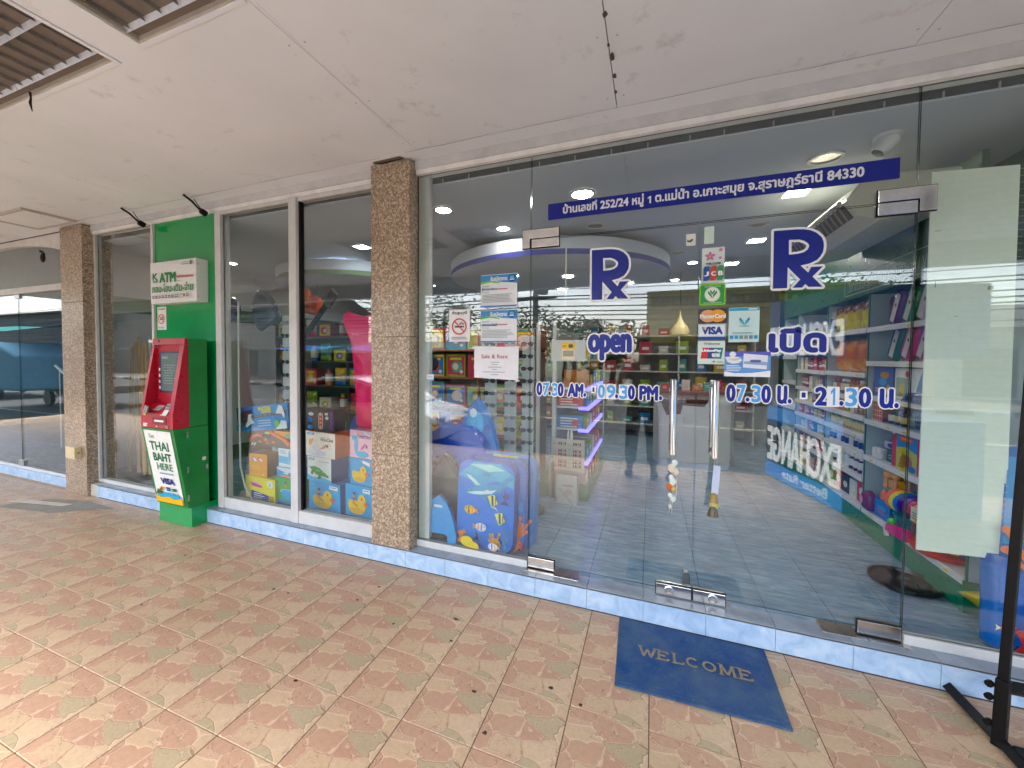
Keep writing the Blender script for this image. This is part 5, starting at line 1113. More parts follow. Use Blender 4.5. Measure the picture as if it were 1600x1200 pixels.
def d_croc(m, w, h):
    m.rect(-w * .5, 0, w * .5, h, (230, 234, 232)); logo(m, w, h); m.text('Crocodile Rider', -w * .02, h * .8, w * .42, h * .87, (110, 120, 116)); m.poly([(-w * .5, 0), (w * .5, 0), (w * .5, h * .1), (w * .1, h * .2), (-w * .2, h * .14), (-w * .5, h * .24)], (120, 190, 226)); g_ = (58, 156, 84)
    m.poly([(-w * .44, h * .62), (-w * .36, h * .56), (-w * .2, h * .62), (w * .02, h * .56), (w * .2, h * .44), (w * .42, h * .26), (w * .4, h * .2), (w * .1, h * .24), (-w * .12, h * .28), (-w * .3, h * .44), (-w * .4, h * .54)], g_); m.poly([(-w * .3, h * .46), (-w * .36, h * .26), (-w * .24, h * .26), (-w * .2, h * .42)], (44, 130, 70)); m.poly([(w * .0, h * .3), (-w * .04, h * .1), (w * .08, h * .12), (w * .1, h * .26)], (44, 130, 70)); m.poly([(-w * .1, h * .5), (w * .06, h * .46), (w * .04, h * .4), (-w * .1, h * .44)], (130, 200, 110)); m.oval(w * .2, h * .42, w * .03, h * .03, (230, 226, 120), 8)
def d_skate(m, w, h):
    m.rect(-w * .5, 0, w * .5, h, (44, 42, 50)); m.rrect(-w * .06, h * .08, w * .1, h * .84, w * .07, (226, 214, 206)); m.rrect(-w * .04, h * .12, w * .08, h * .8, w * .055, (206, 70, 66))
    for i in range(4): m.oval(w * .02, h * (.2 + .18 * i), w * .035, h * .05, (236, 200, 190), 8)
    m.oval(-w * .32, h * .76, w * .1, h * .08, (210, 216, 224)); m.oval(-w * .36, h * .5, w * .09, h * .14, (60, 110, 190)); m.oval(-w * .34, h * .16, w * .1, h * .1, (70, 140, 200)); m.oval(w * .24, h * .8, w * .06, h * .06, (226, 226, 214)); m.oval(w * .26, h * .62, w * .06, h * .08, (216, 218, 220)); m.rect(w * .36, 0, w * .5, h, (70, 40, 90)); m.lines(w * .39, h * .86, w * .47, 9, h * .085, h * .035, (150, 120, 170))
def d_guitar(m, w, h):
    m.rect(-w * .5, 0, w * .5, h, (50, 140, 212)); m.poly([(-w * .5, 0), (-w * .2, 0), (-w * .35, h), (-w * .5, h)], (40, 126, 204)); k = (56, 60, 68)
    m.oval(-w * .32, h * .5, w * .1, h * .34, k); m.poly([(-w * .34, h * .82), (-w * .2, h * .86), (-w * .16, h * .72), (-w * .22, h * .58), (-w * .36, h * .6)], k); m.poly([(-w * .4, h * .2), (-w * .24, h * .12), (-w * .2, h * .36), (-w * .36, h * .5)], k); m.poly([(-w * .26, h * .66), (-w * .18, h * .7), (-w * .2, h * .5), (-w * .14, h * .3), (-w * .22, h * .28), (-w * .3, h * .14), (-w * .34, h * .2), (-w * .28, h * .42)], (226, 230, 232)); m.poly([(-w * .2, h * .5), (w * .38, h * .56), (w * .38, h * .66), (-w * .2, h * .62)], (84, 88, 92)); m.poly([(w * .38, h * .52), (w * .47, h * .56), (w * .46, h * .74), (w * .38, h * .7)], k)
    for i in range(4): m.oval(-w * .1 + i * w * .09, h * .575 + i * h * .01, w * .007, h * .02, (230, 230, 226), 8)
    m.text('ELECTRIC', -w * .04, h * .82, w * .2, h * .93, (232, 214, 110), .003); m.text('GUITAR', w * .02, h * .69, w * .2, h * .8, (232, 214, 110), .003); m.lines(-w * .06, h * .4, w * .2, 3, h * .1, h * .04, (190, 214, 232)); m.oval(w * .3, h * .22, w * .05, h * .14, (130, 190, 120)); m.poly([(w * .3, h * .62), (w * .36, h * .95), (w * .42, h * .9), (w * .46, h * .6), (w * .44, h * .4), (w * .4, h * .6)], (228, 232, 236)); m.poly([(w * .26, 0), (w * .48, 0), (w * .48, h * .3), (w * .38, h * .34), (w * .36, h * .2)], (224, 232, 238)); m.poly([(-w * .5, h * .02), (-w * .42, h * .02), (-w * .49, h * .3)], (110, 200, 236))
def d_orange(m, w, h):
    m.rect(-w * .5, 0, w * .5, h, (234, 160, 44))
    for dx, c in ((-.2, (110, 150, 190)), (.14, (206, 80, 50))): m.oval(w * dx, h * .76, w * .16, h * .08, c, 14, -.7); m.oval(w * dx + w * .02, h * .75, w * .12, h * .055, (238, 236, 232), 14, -.7)
    m.lines(-w * .34, h * .5, w * .2, 3, h * .07, h * .025, (248, 208, 130)); m.rect(-w * .36, h * .1, w * .1, h * .14, (246, 200, 120)); m.oval(w * .3, h * .12, w * .07, h * .05, (248, 214, 140))
def d_yellow(m, w, h):
    m.rect(-w * .5, 0, w * .5, h, (238, 224, 96)); m.poly([(-w * .32, h * .72), (-w * .26, h * .56), (w * .06, h * .54), (w * .08, h * .64), (-w * .2, h * .74)], (206, 110, 150)); m.poly([(-w * .3, h * .74), (-w * .2, h * .8), (w * .08, h * .68), (w * .06, h * .62)], (230, 190, 206)); m.poly([(-w * .3, h * .04), (w * .3, 0), (w * .3, h * .26), (-w * .3, h * .38)], (34, 62, 140)); m.rect(-w * .2, h * .25, w * .06, h * .29, (226, 230, 240)); m.rect(-w * .2, h * .16, w * .16, h * .2, (214, 220, 236)); m.lines(-w * .2, h * .11, w * .1, 1, .01, h * .03, (200, 206, 224)); m.rrect(w * .26, h * .62, w * .44, h * .92, w * .06, (238, 238, 230)); m.text('2', w * .31, h * .7, w * .38, h * .84, (60, 80, 150))
    for i, c in enumerate(((222, 110, 80), (80, 170, 90), (222, 90, 90))): m.rect(w * .33, h * (.2 - .085 * i), w * .48, h * (.265 - .085 * i), c)
def d_pool(m, w, h):
    m.rect(-w * .5, 0, w * .5, h, (96, 168, 104)); m.poly([(-w * .5, 0), (w * .5, 0), (w * .5, h * .16), (w * .1, h * .1), (-w * .5, h * .2)], (52, 140, 210)); m.oval(w * .12, h * .46, w * .36, h * .12, (190, 228, 240)); m.oval(w * .12, h * .47, w * .29, h * .085, (84, 180, 226)); m.poly([(-w * .24, h * .45), (w * .48, h * .45), (w * .42, h * .24), (w * .2, h * .16), (-w * .04, h * .2)], (66, 168, 220)); m.rect(w * .0, h * .62, w * .1, h * .8, (206, 150, 130)); m.oval(w * .05, h * .84, w * .05, h * .05, (80, 60, 50), 8); m.oval(-w * .2, h * .56, w * .05, h * .045, (210, 160, 140), 8)
def d_ring(m, w, h): m.rect(-w * .5, 0, w * .5, h, (222, 232, 240)); m.poly([(-w * .5, h * .2), (w * .5, h * .12), (w * .5, h * .5), (-w * .5, h * .56)], (140, 196, 232)); m.rrect(w * .06, h * .12, w * .42, h * .94, w * .17, (150, 206, 236)); m.rrect(w * .12, h * .3, w * .36, h * .8, w * .11, (90, 170, 226)); m.oval(w * .24, h * .72, w * .06, h * .06, (226, 238, 244)); m.lines(-w * .42, h * .84, -w * .02, 3, h * .07, h * .025, (120, 170, 214))
def d_wave(m, w, h): m.rect(-w * .5, 0, w * .5, h, (214, 226, 236)); m.poly([(-w * .5, 0), (w * .5, h * .1), (w * .5, h * .6), (0, h * .5), (-w * .5, h * .8)], (72, 150, 214)); m.oval(0, h * .42, w * .16, h * .08, (214, 230, 240)); m.oval(0, h * .12, w * .3, h * .1, (232, 170, 120))
def B(cx, z, y, yaw=0, tilt=0, roll=0): return lean((cx, y, z), R(yaw), R(tilt)) @ Matrix.Rotation(R(roll), 4, 'Z')
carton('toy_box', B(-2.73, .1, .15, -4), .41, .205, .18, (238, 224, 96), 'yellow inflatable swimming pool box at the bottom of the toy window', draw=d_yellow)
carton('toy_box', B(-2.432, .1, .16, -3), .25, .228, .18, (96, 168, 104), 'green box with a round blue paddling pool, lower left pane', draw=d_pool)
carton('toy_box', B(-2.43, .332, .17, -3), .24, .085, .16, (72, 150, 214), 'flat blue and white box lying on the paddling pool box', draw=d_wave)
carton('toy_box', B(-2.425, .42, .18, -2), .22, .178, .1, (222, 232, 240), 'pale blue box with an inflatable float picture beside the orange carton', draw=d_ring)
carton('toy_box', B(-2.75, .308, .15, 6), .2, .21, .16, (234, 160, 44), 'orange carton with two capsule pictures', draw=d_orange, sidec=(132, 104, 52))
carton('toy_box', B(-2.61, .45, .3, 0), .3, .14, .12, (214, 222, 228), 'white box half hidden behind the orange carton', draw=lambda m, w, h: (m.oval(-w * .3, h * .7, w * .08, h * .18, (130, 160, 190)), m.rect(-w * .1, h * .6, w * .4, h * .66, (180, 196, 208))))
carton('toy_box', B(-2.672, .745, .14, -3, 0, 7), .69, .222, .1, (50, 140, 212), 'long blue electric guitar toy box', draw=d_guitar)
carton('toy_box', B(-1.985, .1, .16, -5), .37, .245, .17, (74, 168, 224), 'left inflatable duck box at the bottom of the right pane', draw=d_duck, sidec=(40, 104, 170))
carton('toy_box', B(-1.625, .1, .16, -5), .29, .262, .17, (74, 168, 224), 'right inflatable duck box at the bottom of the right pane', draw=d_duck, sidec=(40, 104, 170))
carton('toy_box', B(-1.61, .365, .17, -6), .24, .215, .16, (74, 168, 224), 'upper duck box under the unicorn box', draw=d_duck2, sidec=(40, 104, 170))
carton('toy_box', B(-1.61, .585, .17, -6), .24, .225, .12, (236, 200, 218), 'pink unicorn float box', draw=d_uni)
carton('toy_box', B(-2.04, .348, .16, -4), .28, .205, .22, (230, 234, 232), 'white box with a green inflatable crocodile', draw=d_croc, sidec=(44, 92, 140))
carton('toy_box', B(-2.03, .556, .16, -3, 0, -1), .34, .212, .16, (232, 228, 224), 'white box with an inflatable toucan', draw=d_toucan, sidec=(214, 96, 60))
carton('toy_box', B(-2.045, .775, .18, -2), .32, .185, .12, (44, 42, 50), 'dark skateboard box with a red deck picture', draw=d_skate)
bodyboard(lean((-1.82, .36, .3), R(-4), R(4)), .28, .62, (52, 130, 204), t=.04, out=point_out(.28, .62), label='blue wave patterned board between the box stacks', mat=PRINT, art=lambda m, w, h: (m.poly([(-w * .4, .36), (w * .4, .3), (w * .38, .4), (-w * .36, .44)], (214, 230, 238)), m.poly([(-w * .45, .2), (w * .45, .16), (w * .45, .28), (-w * .44, .3)], (60, 176, 200)), m.oval(0, .5, .05, .08, (30, 84, 170)), coral(m, -.02, .02, .09, (150, 70, 110))))
# bow and arrow set in a clear blister
t = thing('bow_toy', 'orange and black toy crossbow set in a clear pack', 'toy', (-2.62, .16, .6))
m = MB(B(-2.62, .592, .17, -3)); m.box((-.28, 0, -.01), (.3, .15, 0), (66, 70, 70)); m.lay = .001; m.poly([(.08, .1), (.3, .11), (.3, .15), (.05, .15)], (236, 170, 70)); m.poly([(.18, .09), (.29, .1), (.29, .145), (.2, .14)], (130, 170, 150)); m.build('backing_card', PRINT, t)
m = MB(B(-2.62, .592, .155, -3)); m.path([(-.26, .03, 0), (-.22, .075, .0), (-.15, .1, 0), (-.08, .09, 0)], .014, (236, 104, 34)); m.path([(.02, .13, 0), (.1, .115, 0), (.2, .085, 0), (.27, .04, 0)], .015, (236, 104, 34)); m.path([(-.08, .1, 0), (0, .085, 0), (.04, .12, 0)], .01, (40, 42, 44)); m.ell((-.02, .125, 0), (.035, .012, .01), (150, 210, 50))
for u, v_ in ((-.12, .035), (-.02, .03), (.06, .045), (-.04, .06)): m.poly([(u - .03, v_ - .008), (u + .03, v_ - .004), (u, v_ + .022)], (226, 130, 96))
for u in (-.22, -.185): m.oval(u, .012, .022, .007, (214, 218, 220), 10, .7)
m.build('crossbow', PLAST, t, smooth=40)
# white cable hanging at the left jamb, coil at its foot
m = MB(); m.path([(-2.9, .09, 1.9), (-2.905, .09, 1.2), (-2.9, .09, .7), (-2.91, .1, .4), (-2.88, .12, .2), (-2.84, .14, .12), (-2.8, .12, .105)], .008, (206, 206, 200), 7); tag(m.build('white_cable', PLAST, smooth=40), 'white cable hanging down the left side of the toy window', 'cable')
# pink inflatable
out = [(-.09, -.5), (.06, -.52), (.13, -.45), (.19, -.2), (.2, .1), (.22, .35), (.21, .5), (.17, .545), (.12, .5), (.04, .46), (-.06, .45), (-.14, .47), (-.22, .5), (-.25, .48), (-.2, .4), (-.15, .25), (-.12, .0), (-.1, -.25)]
def pinkc(u, v, q): return (250, 110, 150) if int((u + .4) * 30) % 3 == 0 and v < .35 else ((240, 60, 112) if v < .2 else (248, 104, 144))
m = MB(frame((-1.63, .3, 1.3), (1, 0, 0), (0, 0, 1))); m.puff(out, .09, pinkc, cen=(.02, 0), rings=((1, 0), (.97, .35), (.9, .7), (.78, .9), (.6, 1), (.4, .94), (.2, 1)))
m.path([(.16, .5, .03), (.2, .3, .05), (.17, .1, .06), (.13, -.1, .06)], [.03, .03, .028, .02], (242, 70, 120), 8); m.path([(.19, -.1, .05), (.2, .05, .05), (.195, .2, .045)], .012, (246, 150, 70), 6); m.path([(.17, -.14, .06), (.185, 0, .06), (.18, .16, .055)], .012, (240, 110, 90), 6)
tag(m.build('pink_float', FILM, smooth=60), 'large pink inflatable float hanging beside the granite pillar', 'float')
# goods hanging farther back
def hung(x, y, z, w, h, c, roll, label, mat=FILM, shape=None, cat='float', c2=None):
    m = MB(frame((x, y, z), (1, 0, 0), (0, 0, 1)) @ Matrix.Rotation(R(roll), 4, 'Z')); m.puff([(p[0], p[1] - h / 2) for p in (shape or point_out(w, h))], .05, (lambda u, v, q: c if v > 0 else c2) if c2 else c); m.ring((0, h / 2, .0), (0, h / 2 + .15, 0), (120, 120, 116), 4, .003)
    return tag(m.build('hanging_float', mat, smooth=50), label, cat, 'goods hung from the ceiling')
hung(-3.98, 1.2, 2.02, .42, .5, (118, 130, 146), 25, 'grey wrapped float hanging in the left half of the toy window'); hung(-3.42, 1.25, 2.08, .32, .3, (226, 112, 60), 0, 'orange wrapped vest hanging in the toy window', shape=rr_out(.32, .3, .06, 3)); hung(-4.55, 1.1, 2.0, .5, .4, (206, 190, 168), 40, 'beige and navy wrapped float at the left of the toy window', c2=(60, 70, 110)); hung(-3.1, 1.15, 2.0, .2, .22, (228, 96, 60), -10, 'small orange vest beside the black paddle', shape=rr_out(.2, .22, .05, 3))
m = MB(frame((-2.95, 1.1, 1.9), (1, 0, 0), (0, 0, 1)) @ Matrix.Rotation(R(-42), 4, 'Z')); m.box((-.035, -.3, 0), (.035, .22, .03), (44, 46, 48)); m.box((-.06, .12, -.005), (.06, .32, .035), (56, 58, 60)); tag(m.build('paddle', PLAST, bevel=.012), 'black paddle hanging at a slant in the toy window', 'paddle')
hung(-4.7, .75, 2.18, .8, .3, (216, 178, 34), -20, 'yellow inflatable kayak hung high in the left window', shape=[(-.4, .15), (-.3, .06), (-.1, .0), (.15, .02), (.35, .1), (.42, .2), (.3, .24), (.1, .2), (-.1, .22), (-.3, .26)], c2=(120, 112, 40))
m = MB(); m.xf = frame((-4.62, .8, 1.62), (1, 0, 0), (0, 0, 1)); m.lathe([(.12 + .05 * math.cos(a), .05 * math.sin(a)) for a in [i * .785 for i in range(9)]], (0, 0, 0), [(60, 130, 190), (200, 60, 60), (60, 130, 190), (230, 230, 226), (60, 130, 190), (200, 60, 60), (60, 150, 120), (230, 230, 226)], 18); tag(m.build('swim_ring', FILM, smooth=60), 'blue swim ring with red patches in the left window', 'swim ring')
# poles and brooms leaning in the left window
for i in range(9):
    x = -5.02 + i * .085; c = (206, 172, 124) if i < 5 else (206, 212, 212); m = MB(); m.ring((x + .04 * (i % 2), .3 + .03 * (i % 3), ZF), (x - .14 - .02 * i, .42, 1.5 + .06 * (i % 3)), c, 8, .02 if i < 5 else .012, .016 if i < 5 else .012)
    tag(m.build('leaning_pole', PLAST, smooth=40), f'{NTH[i]} bare wooden pole from the left leaning in the left window' if i < 5 else f'{NTH[i - 5]} thin pale plastic pole from the left in the left window', 'pole', 'wooden poles in the left window' if i < 5 else 'plastic poles in the left window')

# ---------------------------------------------------------------- long shelf rack on the right wall
XS = 2.17
def SF(y, z, w=0, roll=0): return frame((XS - w, y, z), (0, -1, 0), (0, 0, 1)) @ Matrix.Rotation(R(roll), 4, 'Z')
rk = thing('shelf_rack', 'long white shelf rack with a green plinth along the right wall', 'shelf rack', (2.3, 1.7, ZF))
m = MB(); m.box((XS - .01, .4, ZF), (XW - .01, 3.6, .24), (34, 122, 96)); m.build('plinth', PLAST, rk, bevel=.003)
m = MB(); m.box((XW - .03, .4, .24), (XW - .012, 3.6, 1.93), (176, 186, 192)); m.build('back_panel', PLAST, rk)
for y in (.4, 1.5, 2.27, 3.1, 3.6): m = MB(); m.box((XS + .005, y - .008, .24), (XW - .03, y + .008, 1.92), (180, 192, 194)); m.box((XS - .003, y - .006, .24), (XS + .005, y + .006, 1.92), (60, 110, 92)); m.build('upright', PLAST, rk)
SECT = [(.408, 1.492, [.249, .667, .95, 1.138, 1.40, 1.66]), (1.508, 2.262, [.249, .479, .657, .814, .96, 1.107, 1.305, 1.66]), (2.278, 3.092, [.249, .479, .657, .814, .96, 1.107, 1.3, 1.5, 1.66]), (3.108, 3.592, [.249, .55, .85, 1.15, 1.45])]
for ya, yb, zs in SECT:
    for z in zs:
        m = MB(); m.box((XS, ya, z - .018), (XW - .03, yb, z - .001), (206, 208, 210)); m.build('shelf_board', PLAST, rk); m = MB(); m.box((XS - .012, ya, z - .036), (XS - .001, yb, z + .002), (214, 214, 216))
        y = ya + .1
        while y < yb - .1: m.box((XS - .0135, y, z - .03), (XS - .0118, y + .045, z - .008), random.choice([(240, 236, 200), (226, 226, 226), (236, 222, 150)])); m.box((XS - .0138, y + .005, z - .021), (XS - .0134, y + .04, z - .017), (90, 84, 80)); y += random.uniform(.16, .26)
        m.build('price_rail', PLAST, rk)
hd = thing('shelf_header', 'dark green header board with a Thai vitamins heading over the right shelves', 'sign', (XS, 1.7, 1.93))
m = MB(); m.box((XS - .006, .4, 1.93), (XS + .02, 3.6, 2.5), (22, 84, 52)); m.build('board', PLAST, hd)
m = MB(frame((XS - .008, 0, 0), (0, -1, 0), (0, 0, 1))); m.text('วิตามินและผลิตภัณฑ์เสริมอาหาร / Vitamins', -1.84, 1.985, -.6, 2.075, (150, 172, 156), .0005)
for a in (1.955, 2.11): m.rect(-1.9, a, -.5, a + .006, (170, 190, 176))
m.rect(-1.906, 1.955, -1.9, 2.116, (170, 190, 176)); m.build('heading', VINYL, hd)
# section 1, top two shelves: garments in clear bags
for k, (z, row, nm) in enumerate(((1.66, [((110, 50, 130), 'purple'), ((60, 130, 90), 'green'), ((206, 200, 196), 'white'), ((214, 208, 206), 'cream'), ((30, 140, 96), 'emerald'), ((222, 90, 130), 'pink')], 'top'), (1.40, [((40, 110, 70), 'dark green'), ((214, 120, 160), 'pink'), ((196, 110, 170), 'mauve'), ((222, 170, 50), 'yellow'), ((40, 84, 160), 'blue'), ((224, 120, 70), 'orange')], 'second'))):
    for i, (c, nm2) in enumerate(row):
        y = 1.36 - i * .165
        garment(SF(y, z + .012, -.1, -24), .12, .26, c, (206, 200, 194), f'{nm2} garment bag on the {nm} shelf at the right', 'garment bags on the right shelves')
pouch(SF(1.43, 1.663, -.16), .14, .25, (110, 66, 40), (150, 92, 50), (176, 116, 40), 'brown pouch at the left end of the garment bags', 'brown pouches', t=.05)
# section 2: banana chips and orange bags
for i in range(4): pouch(SF(2.16 - i * .165, 1.663, -.09), .15, .25, (112, 62, 36), (196, 172, 50), (206, 196, 70), f'{NTH[i]} bag of yellow banana chips from the left on the upper right shelf', 'banana chip bags', t=.05)
for i in range(3): pouch(SF(2.12 - i * .21, 1.308, -.09), .19, .28, (206, 124, 40), (196, 108, 34), (214, 140, 56), f'{NTH[i]} orange snack bag from the left below the banana chips', 'orange snack bags', t=.05)
pouch(SF(1.58, 1.11, -.09), .13, .16, (120, 76, 44), (90, 60, 40), (80, 54, 36), 'small brown bag under the orange snack bags', 'small brown bags')
# section 1 lower rows
carton('shoe_box', SF(1.34, 1.14, -.03), .26, .22, .22, (40, 96, 176), 'blue box with sea pictures on the middle right shelf', draw=lambda m, w, h: (m.oval(.02, .16, .06, .025, (206, 150, 90)), m.oval(.0, .11, .05, .03, (110, 170, 220)), m.oval(-.07, .05, .04, .02, (200, 80, 80)), m.oval(.08, .05, .03, .04, (214, 170, 80)), m.lines(-.1, .06, .0, 2, .02, .008, (180, 206, 232))))
carton('appliance_box', SF(1.03, 1.14, -.03), .31, .215, .22, (218, 222, 226), 'white box with a blue corner and a red drop badge', draw=lambda m, w, h: (m.poly([(w * .2, 0), (w * .5, 0), (w * .5, h), (w * .36, h * .6)], (40, 140, 196)), m.rect(-w * .44, h * .1, -w * .02, h * .7, (150, 170, 160)), m.rect(-w * .3, h * .15, -w * .16, h * .5, (206, 180, 90)), m.oval(-w * .04, h * .82, w * .06, h * .1, (200, 60, 70))))
m = MB(SF(.7, 1.14, -.02)); m.puff([(-.2, 0), (.22, 0), (.24, .05), (.1, .09), (-.12, .07)], .12, (30, 76, 140)); tag(m.build('blue_wrap', FILM, smooth=50), 'flat blue wrapped bundle on the middle right shelf', 'bundle')
carton('checked_box', SF(1.4, .952, -.03), .13, .15, .16, (190, 84, 54), 'orange box with a white check pattern', draw=lambda m, w, h: [m.rect(-w * .5 + i * w / 4, 0, -w * .5 + i * w / 4 + .006, h, (220, 190, 170)) for i in range(5)] + [m.rect(-w * .5, i * h / 4, w * .5, i * h / 4 + .006, (220, 190, 170)) for i in range(5)])
for i in range(3): bottle(XS + .07, 1.27 - i * .075, .952, .03, .09, (34, 32, 32), (30, 28, 28), (200, 180, 120) if i else (206, 206, 190), f'{NTH[i]} small black jar from the left on the right shelf', 'black jars on the right shelf', 'jar', 'jar')
bottle(XS + .08, 1.03, .952, .04, .1, (96, 110, 84), (80, 92, 74), (120, 130, 100), 'olive green tin beside the black jars', None, 'tin', 'tin')
t = thing('blue_basket', 'blue perforated plastic basket on the right shelf', 'basket', (XS + .1, .86, .952))
m = MB(); m.lathe([(.06, 0), (.075, .12), (.08, .125), (.072, .12), (.057, .006)], (XS + .1, .86, .952), (44, 110, 190), 18, sy=1.3); m.build('shell', PLAST, t, smooth=40)
m = MB(frame((XS + .02, .86, .952), (0, -1, 0), (0, 0, 1)))
for i in range(5):
    for j in range(3): m.rrect(-.06 + i * .025, .02 + j * .032, -.046 + i * .025, .04 + j * .032, .003, (20, 60, 110))
m.build('holes', MATTE, t)
for i in range(3): pouch(SF(.66 - i * .1, .953, -.06), .1, .15, (120, 130, 140), (90, 104, 120), (60, 90, 140), f'{NTH[i]} grey and blue packet right of the blue basket', 'grey packets on the right shelf')
# row .667
for i in range(2): m = MB(); m.lathe([(.028, 0), (.03, .003), (.03, .07), (.02, .075)], (XS + .05, 1.43 - i * .065, .668), (226, 226, 224), 14); tag(m.build('white_roll', CLOTH, smooth=40), f'{NTH[i]} white roll at the front of the right shelf', 'roll', 'white rolls')
carton('carton', SF(1.36, .745, -.1), .18, .05, .1, (206, 206, 214), 'white carton with a violet oval lying on other boxes', draw=lambda m, w, h: m.oval(0, h * .5, w * .28, h * .36, (60, 56, 130)))
carton('carton', SF(1.34, .668, -.1), .2, .075, .12, (120, 110, 112), 'grey lower carton under the violet one'); carton('carton', SF(1.24, .668, -.05), .12, .09, .1, (30, 62, 66), 'dark teal carton on the right shelf', draw=lambda m, w, h: m.lines(-w * .3, h * .6, w * .3, 2, .02, .008, (150, 170, 170))); carton('carton', SF(1.22, .762, -.1), .14, .06, .1, (66, 100, 92), 'green carton on top of the teal one', draw=lambda m, w, h: m.oval(0, h * .5, w * .3, h * .3, (180, 190, 170)))
def d_puz(m, w, h): m.rect(-w * .34, 0, w * .34, h, (60, 130, 200)); m.poly([(-w * .34, 0), (w * .34, 0), (w * .34, h * .5), (0, h * .6), (-w * .34, h * .54)], (190, 186, 80)); m.oval(w * .0, h * .25, w * .2, h * .16, (170, 96, 50)); m.poly([(-w * .26, h * .05), (-w * .1, h * .5), (-w * .06, h * .05)], (150, 120, 50)); m.oval(w * .2, h * .1, w * .12, h * .08, (40, 100, 190)); m.oval(0, h * .8, w * .24, h * .07, (226, 96, 60)); m.rect(-w * .16, h * .78, w * .16, h * .82, (240, 170, 60)); m.oval(-w * .42, h * .88, w * .05, h * .03, (230, 220, 220))
carton('puzzle_box', SF(1.0, .668, -.02), .34, .265, .06, (190, 30, 40), 'red edged building block box on the right shelf', draw=d_puz)
carton('puzzle_box', SF(.68, .668, -.03), .28, .25, .06, (60, 100, 130), 'blue and orange picture box next to the red edged one', draw=lambda m, w, h: (m.rect(-w * .5, h * .8, w * .5, h, (40, 84, 90)), m.oval(w * .2, h * .45, w * .2, h * .2, (214, 130, 60)), m.rect(-w * .4, h * .2, 0, h * .6, (130, 150, 190)), m.rect(-w * .5, 0, w * .5, h * .12, (40, 140, 150))))
# toys on the plinth
t = thing('castle_toy', 'yellow toy castle on a green clear tub', 'toy', (XS + .12, 1.28, .25))
m = MB(); m.lathe([(.06, 0), (.075, .14), (.07, .14)], (XS + .13, 1.28, .34), (120, 170, 110), 14); m.build('tub', PLAST, t, smooth=40)
m = MB(); m.lathe([(.07, 0), (.085, .07), (.09, .075)], (XS + .13, 1.28, .47), (240, 176, 20), 14)
for i in range(8): a = i * .785; m.ell((XS + .13 + .075 * math.cos(a), 1.28 + .075 * math.sin(a), .575), (.03, .03, .028), (240, 170, 16), 8, 5); m.ring((XS + .13 + .088 * math.cos(a), 1.28 + .088 * math.sin(a), .48), (XS + .13 + .088 * math.cos(a), 1.28 + .088 * math.sin(a), .55), (226, 150, 10), 6, .012)
m.build('battlements', PLAST, t, smooth=40); m = MB(); m.ell((XS + .05, 1.3, .39), (.03, .03, .07), (226, 110, 30), 8, 6); m.build('knob', PLAST, t, smooth=True)
carton('carton', SF(1.25, .25, -.01), .2, .13, .16, (40, 120, 196), 'blue picture carton at the front of the toy shelf', draw=lambda m, w, h: (m.oval(0, h * .6, w * .3, h * .12, (90, 170, 220)), m.lines(-w * .3, h * .5, w * .3, 2, .02, .008, (210, 120, 150))))
m = MB(SF(1.42, .25, -.02)); m.puff(rr_out(.12, .15, .04, 3), .05, (120, 20, 84)); m.lay = .06; m.oval(-.01, .08, .025, .035, (220, 170, 190)); tag(m.build('purple_pack', FILM, smooth=50), 'dark purple pack at the left end of the toy shelf', 'pack')
t = thing('stacking_rings', 'rainbow stacking rings lying on the toy shelf', 'toy', (XS + .08, 1.0, .36))
for i, (c, r) in enumerate((((240, 110, 30), .085), ((240, 216, 30), .082), ((30, 110, 200), .078), ((70, 50, 160), .074), ((130, 50, 140), .069), ((190, 40, 60), .064), ((240, 120, 30), .06), ((190, 210, 40), .054))):
    m = MB(Matrix.Translation((XS + .05, 1.12 - i * .042, .44)) @ Matrix.Rotation(R(8), 4, 'X')); m.lathe([(r * .5, -.014), (r * .85, -.018), (r, 0), (r * .85, .018), (r * .5, .014)], (0, 0, 0), c, 20, 'y'); m.build('ring', PLAST, t, smooth=60)
t = thing('toy_set', 'open white and yellow toy card on the rings', 'toy card', (XS + .02, .78, .4)); m = MB(SF(.76, .4, .03)); m.box((-.06, 0, 0), (.06, .09, .004), (216, 212, 180)); m.lay = .006; m.lines(-.04, .06, .04, 3, .016, .006, (90, 90, 100)); m.box((.05, .02, -.03), (.1, .15, -.026), (206, 208, 210)); m.ell((.0, .11, -.03), (.03, .02, .02), (230, 160, 40), 8, 5); m.build('card', PRINT, t)
m = MB(); m.lathe([(.05, 0), (.08, .12), (.085, .125), (.07, .12)], (XS + .04, .98, .25), (30, 130, 150), 16); tag(m.build('toy_bucket', PLAST, smooth=40), 'teal toy bucket under the stacking rings', 'bucket')
m = MB(SF(.93, .25, .02, 15)); m.prism([(-.12, .02), (.1, -.03), (.12, .01), (.1, .05), (-.1, .07)], 0, .04, (214, 40, 140)); tag(m.build('toy_scoop', PLAST, bevel=.008), 'pink toy scoop at the front of the shelf', 'scoop')
m = MB(); m.ell((XS + .02, 1.12, .275), (.035, .035, .03), (60, 190, 70)); tag(m.build('green_ball', PLAST, smooth=True), 'small green toy ball on the shelf edge', 'ball')
m = MB(); m.ell((XS + .02, .9, .265), (.04, .03, .018), (226, 60, 50)); tag(m.build('red_lid', PLAST, smooth=True), 'small red toy lid below the pink scoop', 'lid')
m = MB(SF(1.11, .2, .02, 20)); m.box((-.025, -.02, 0), (.025, .06, .006), (206, 206, 206)); tag(m.build('price_card', PRINT), 'white price card hanging off the shelf edge', 'card')
t = thing('block_net', 'net bag of coloured toy blocks on the toy shelf', 'toy', (XS + .05, .72, .25))
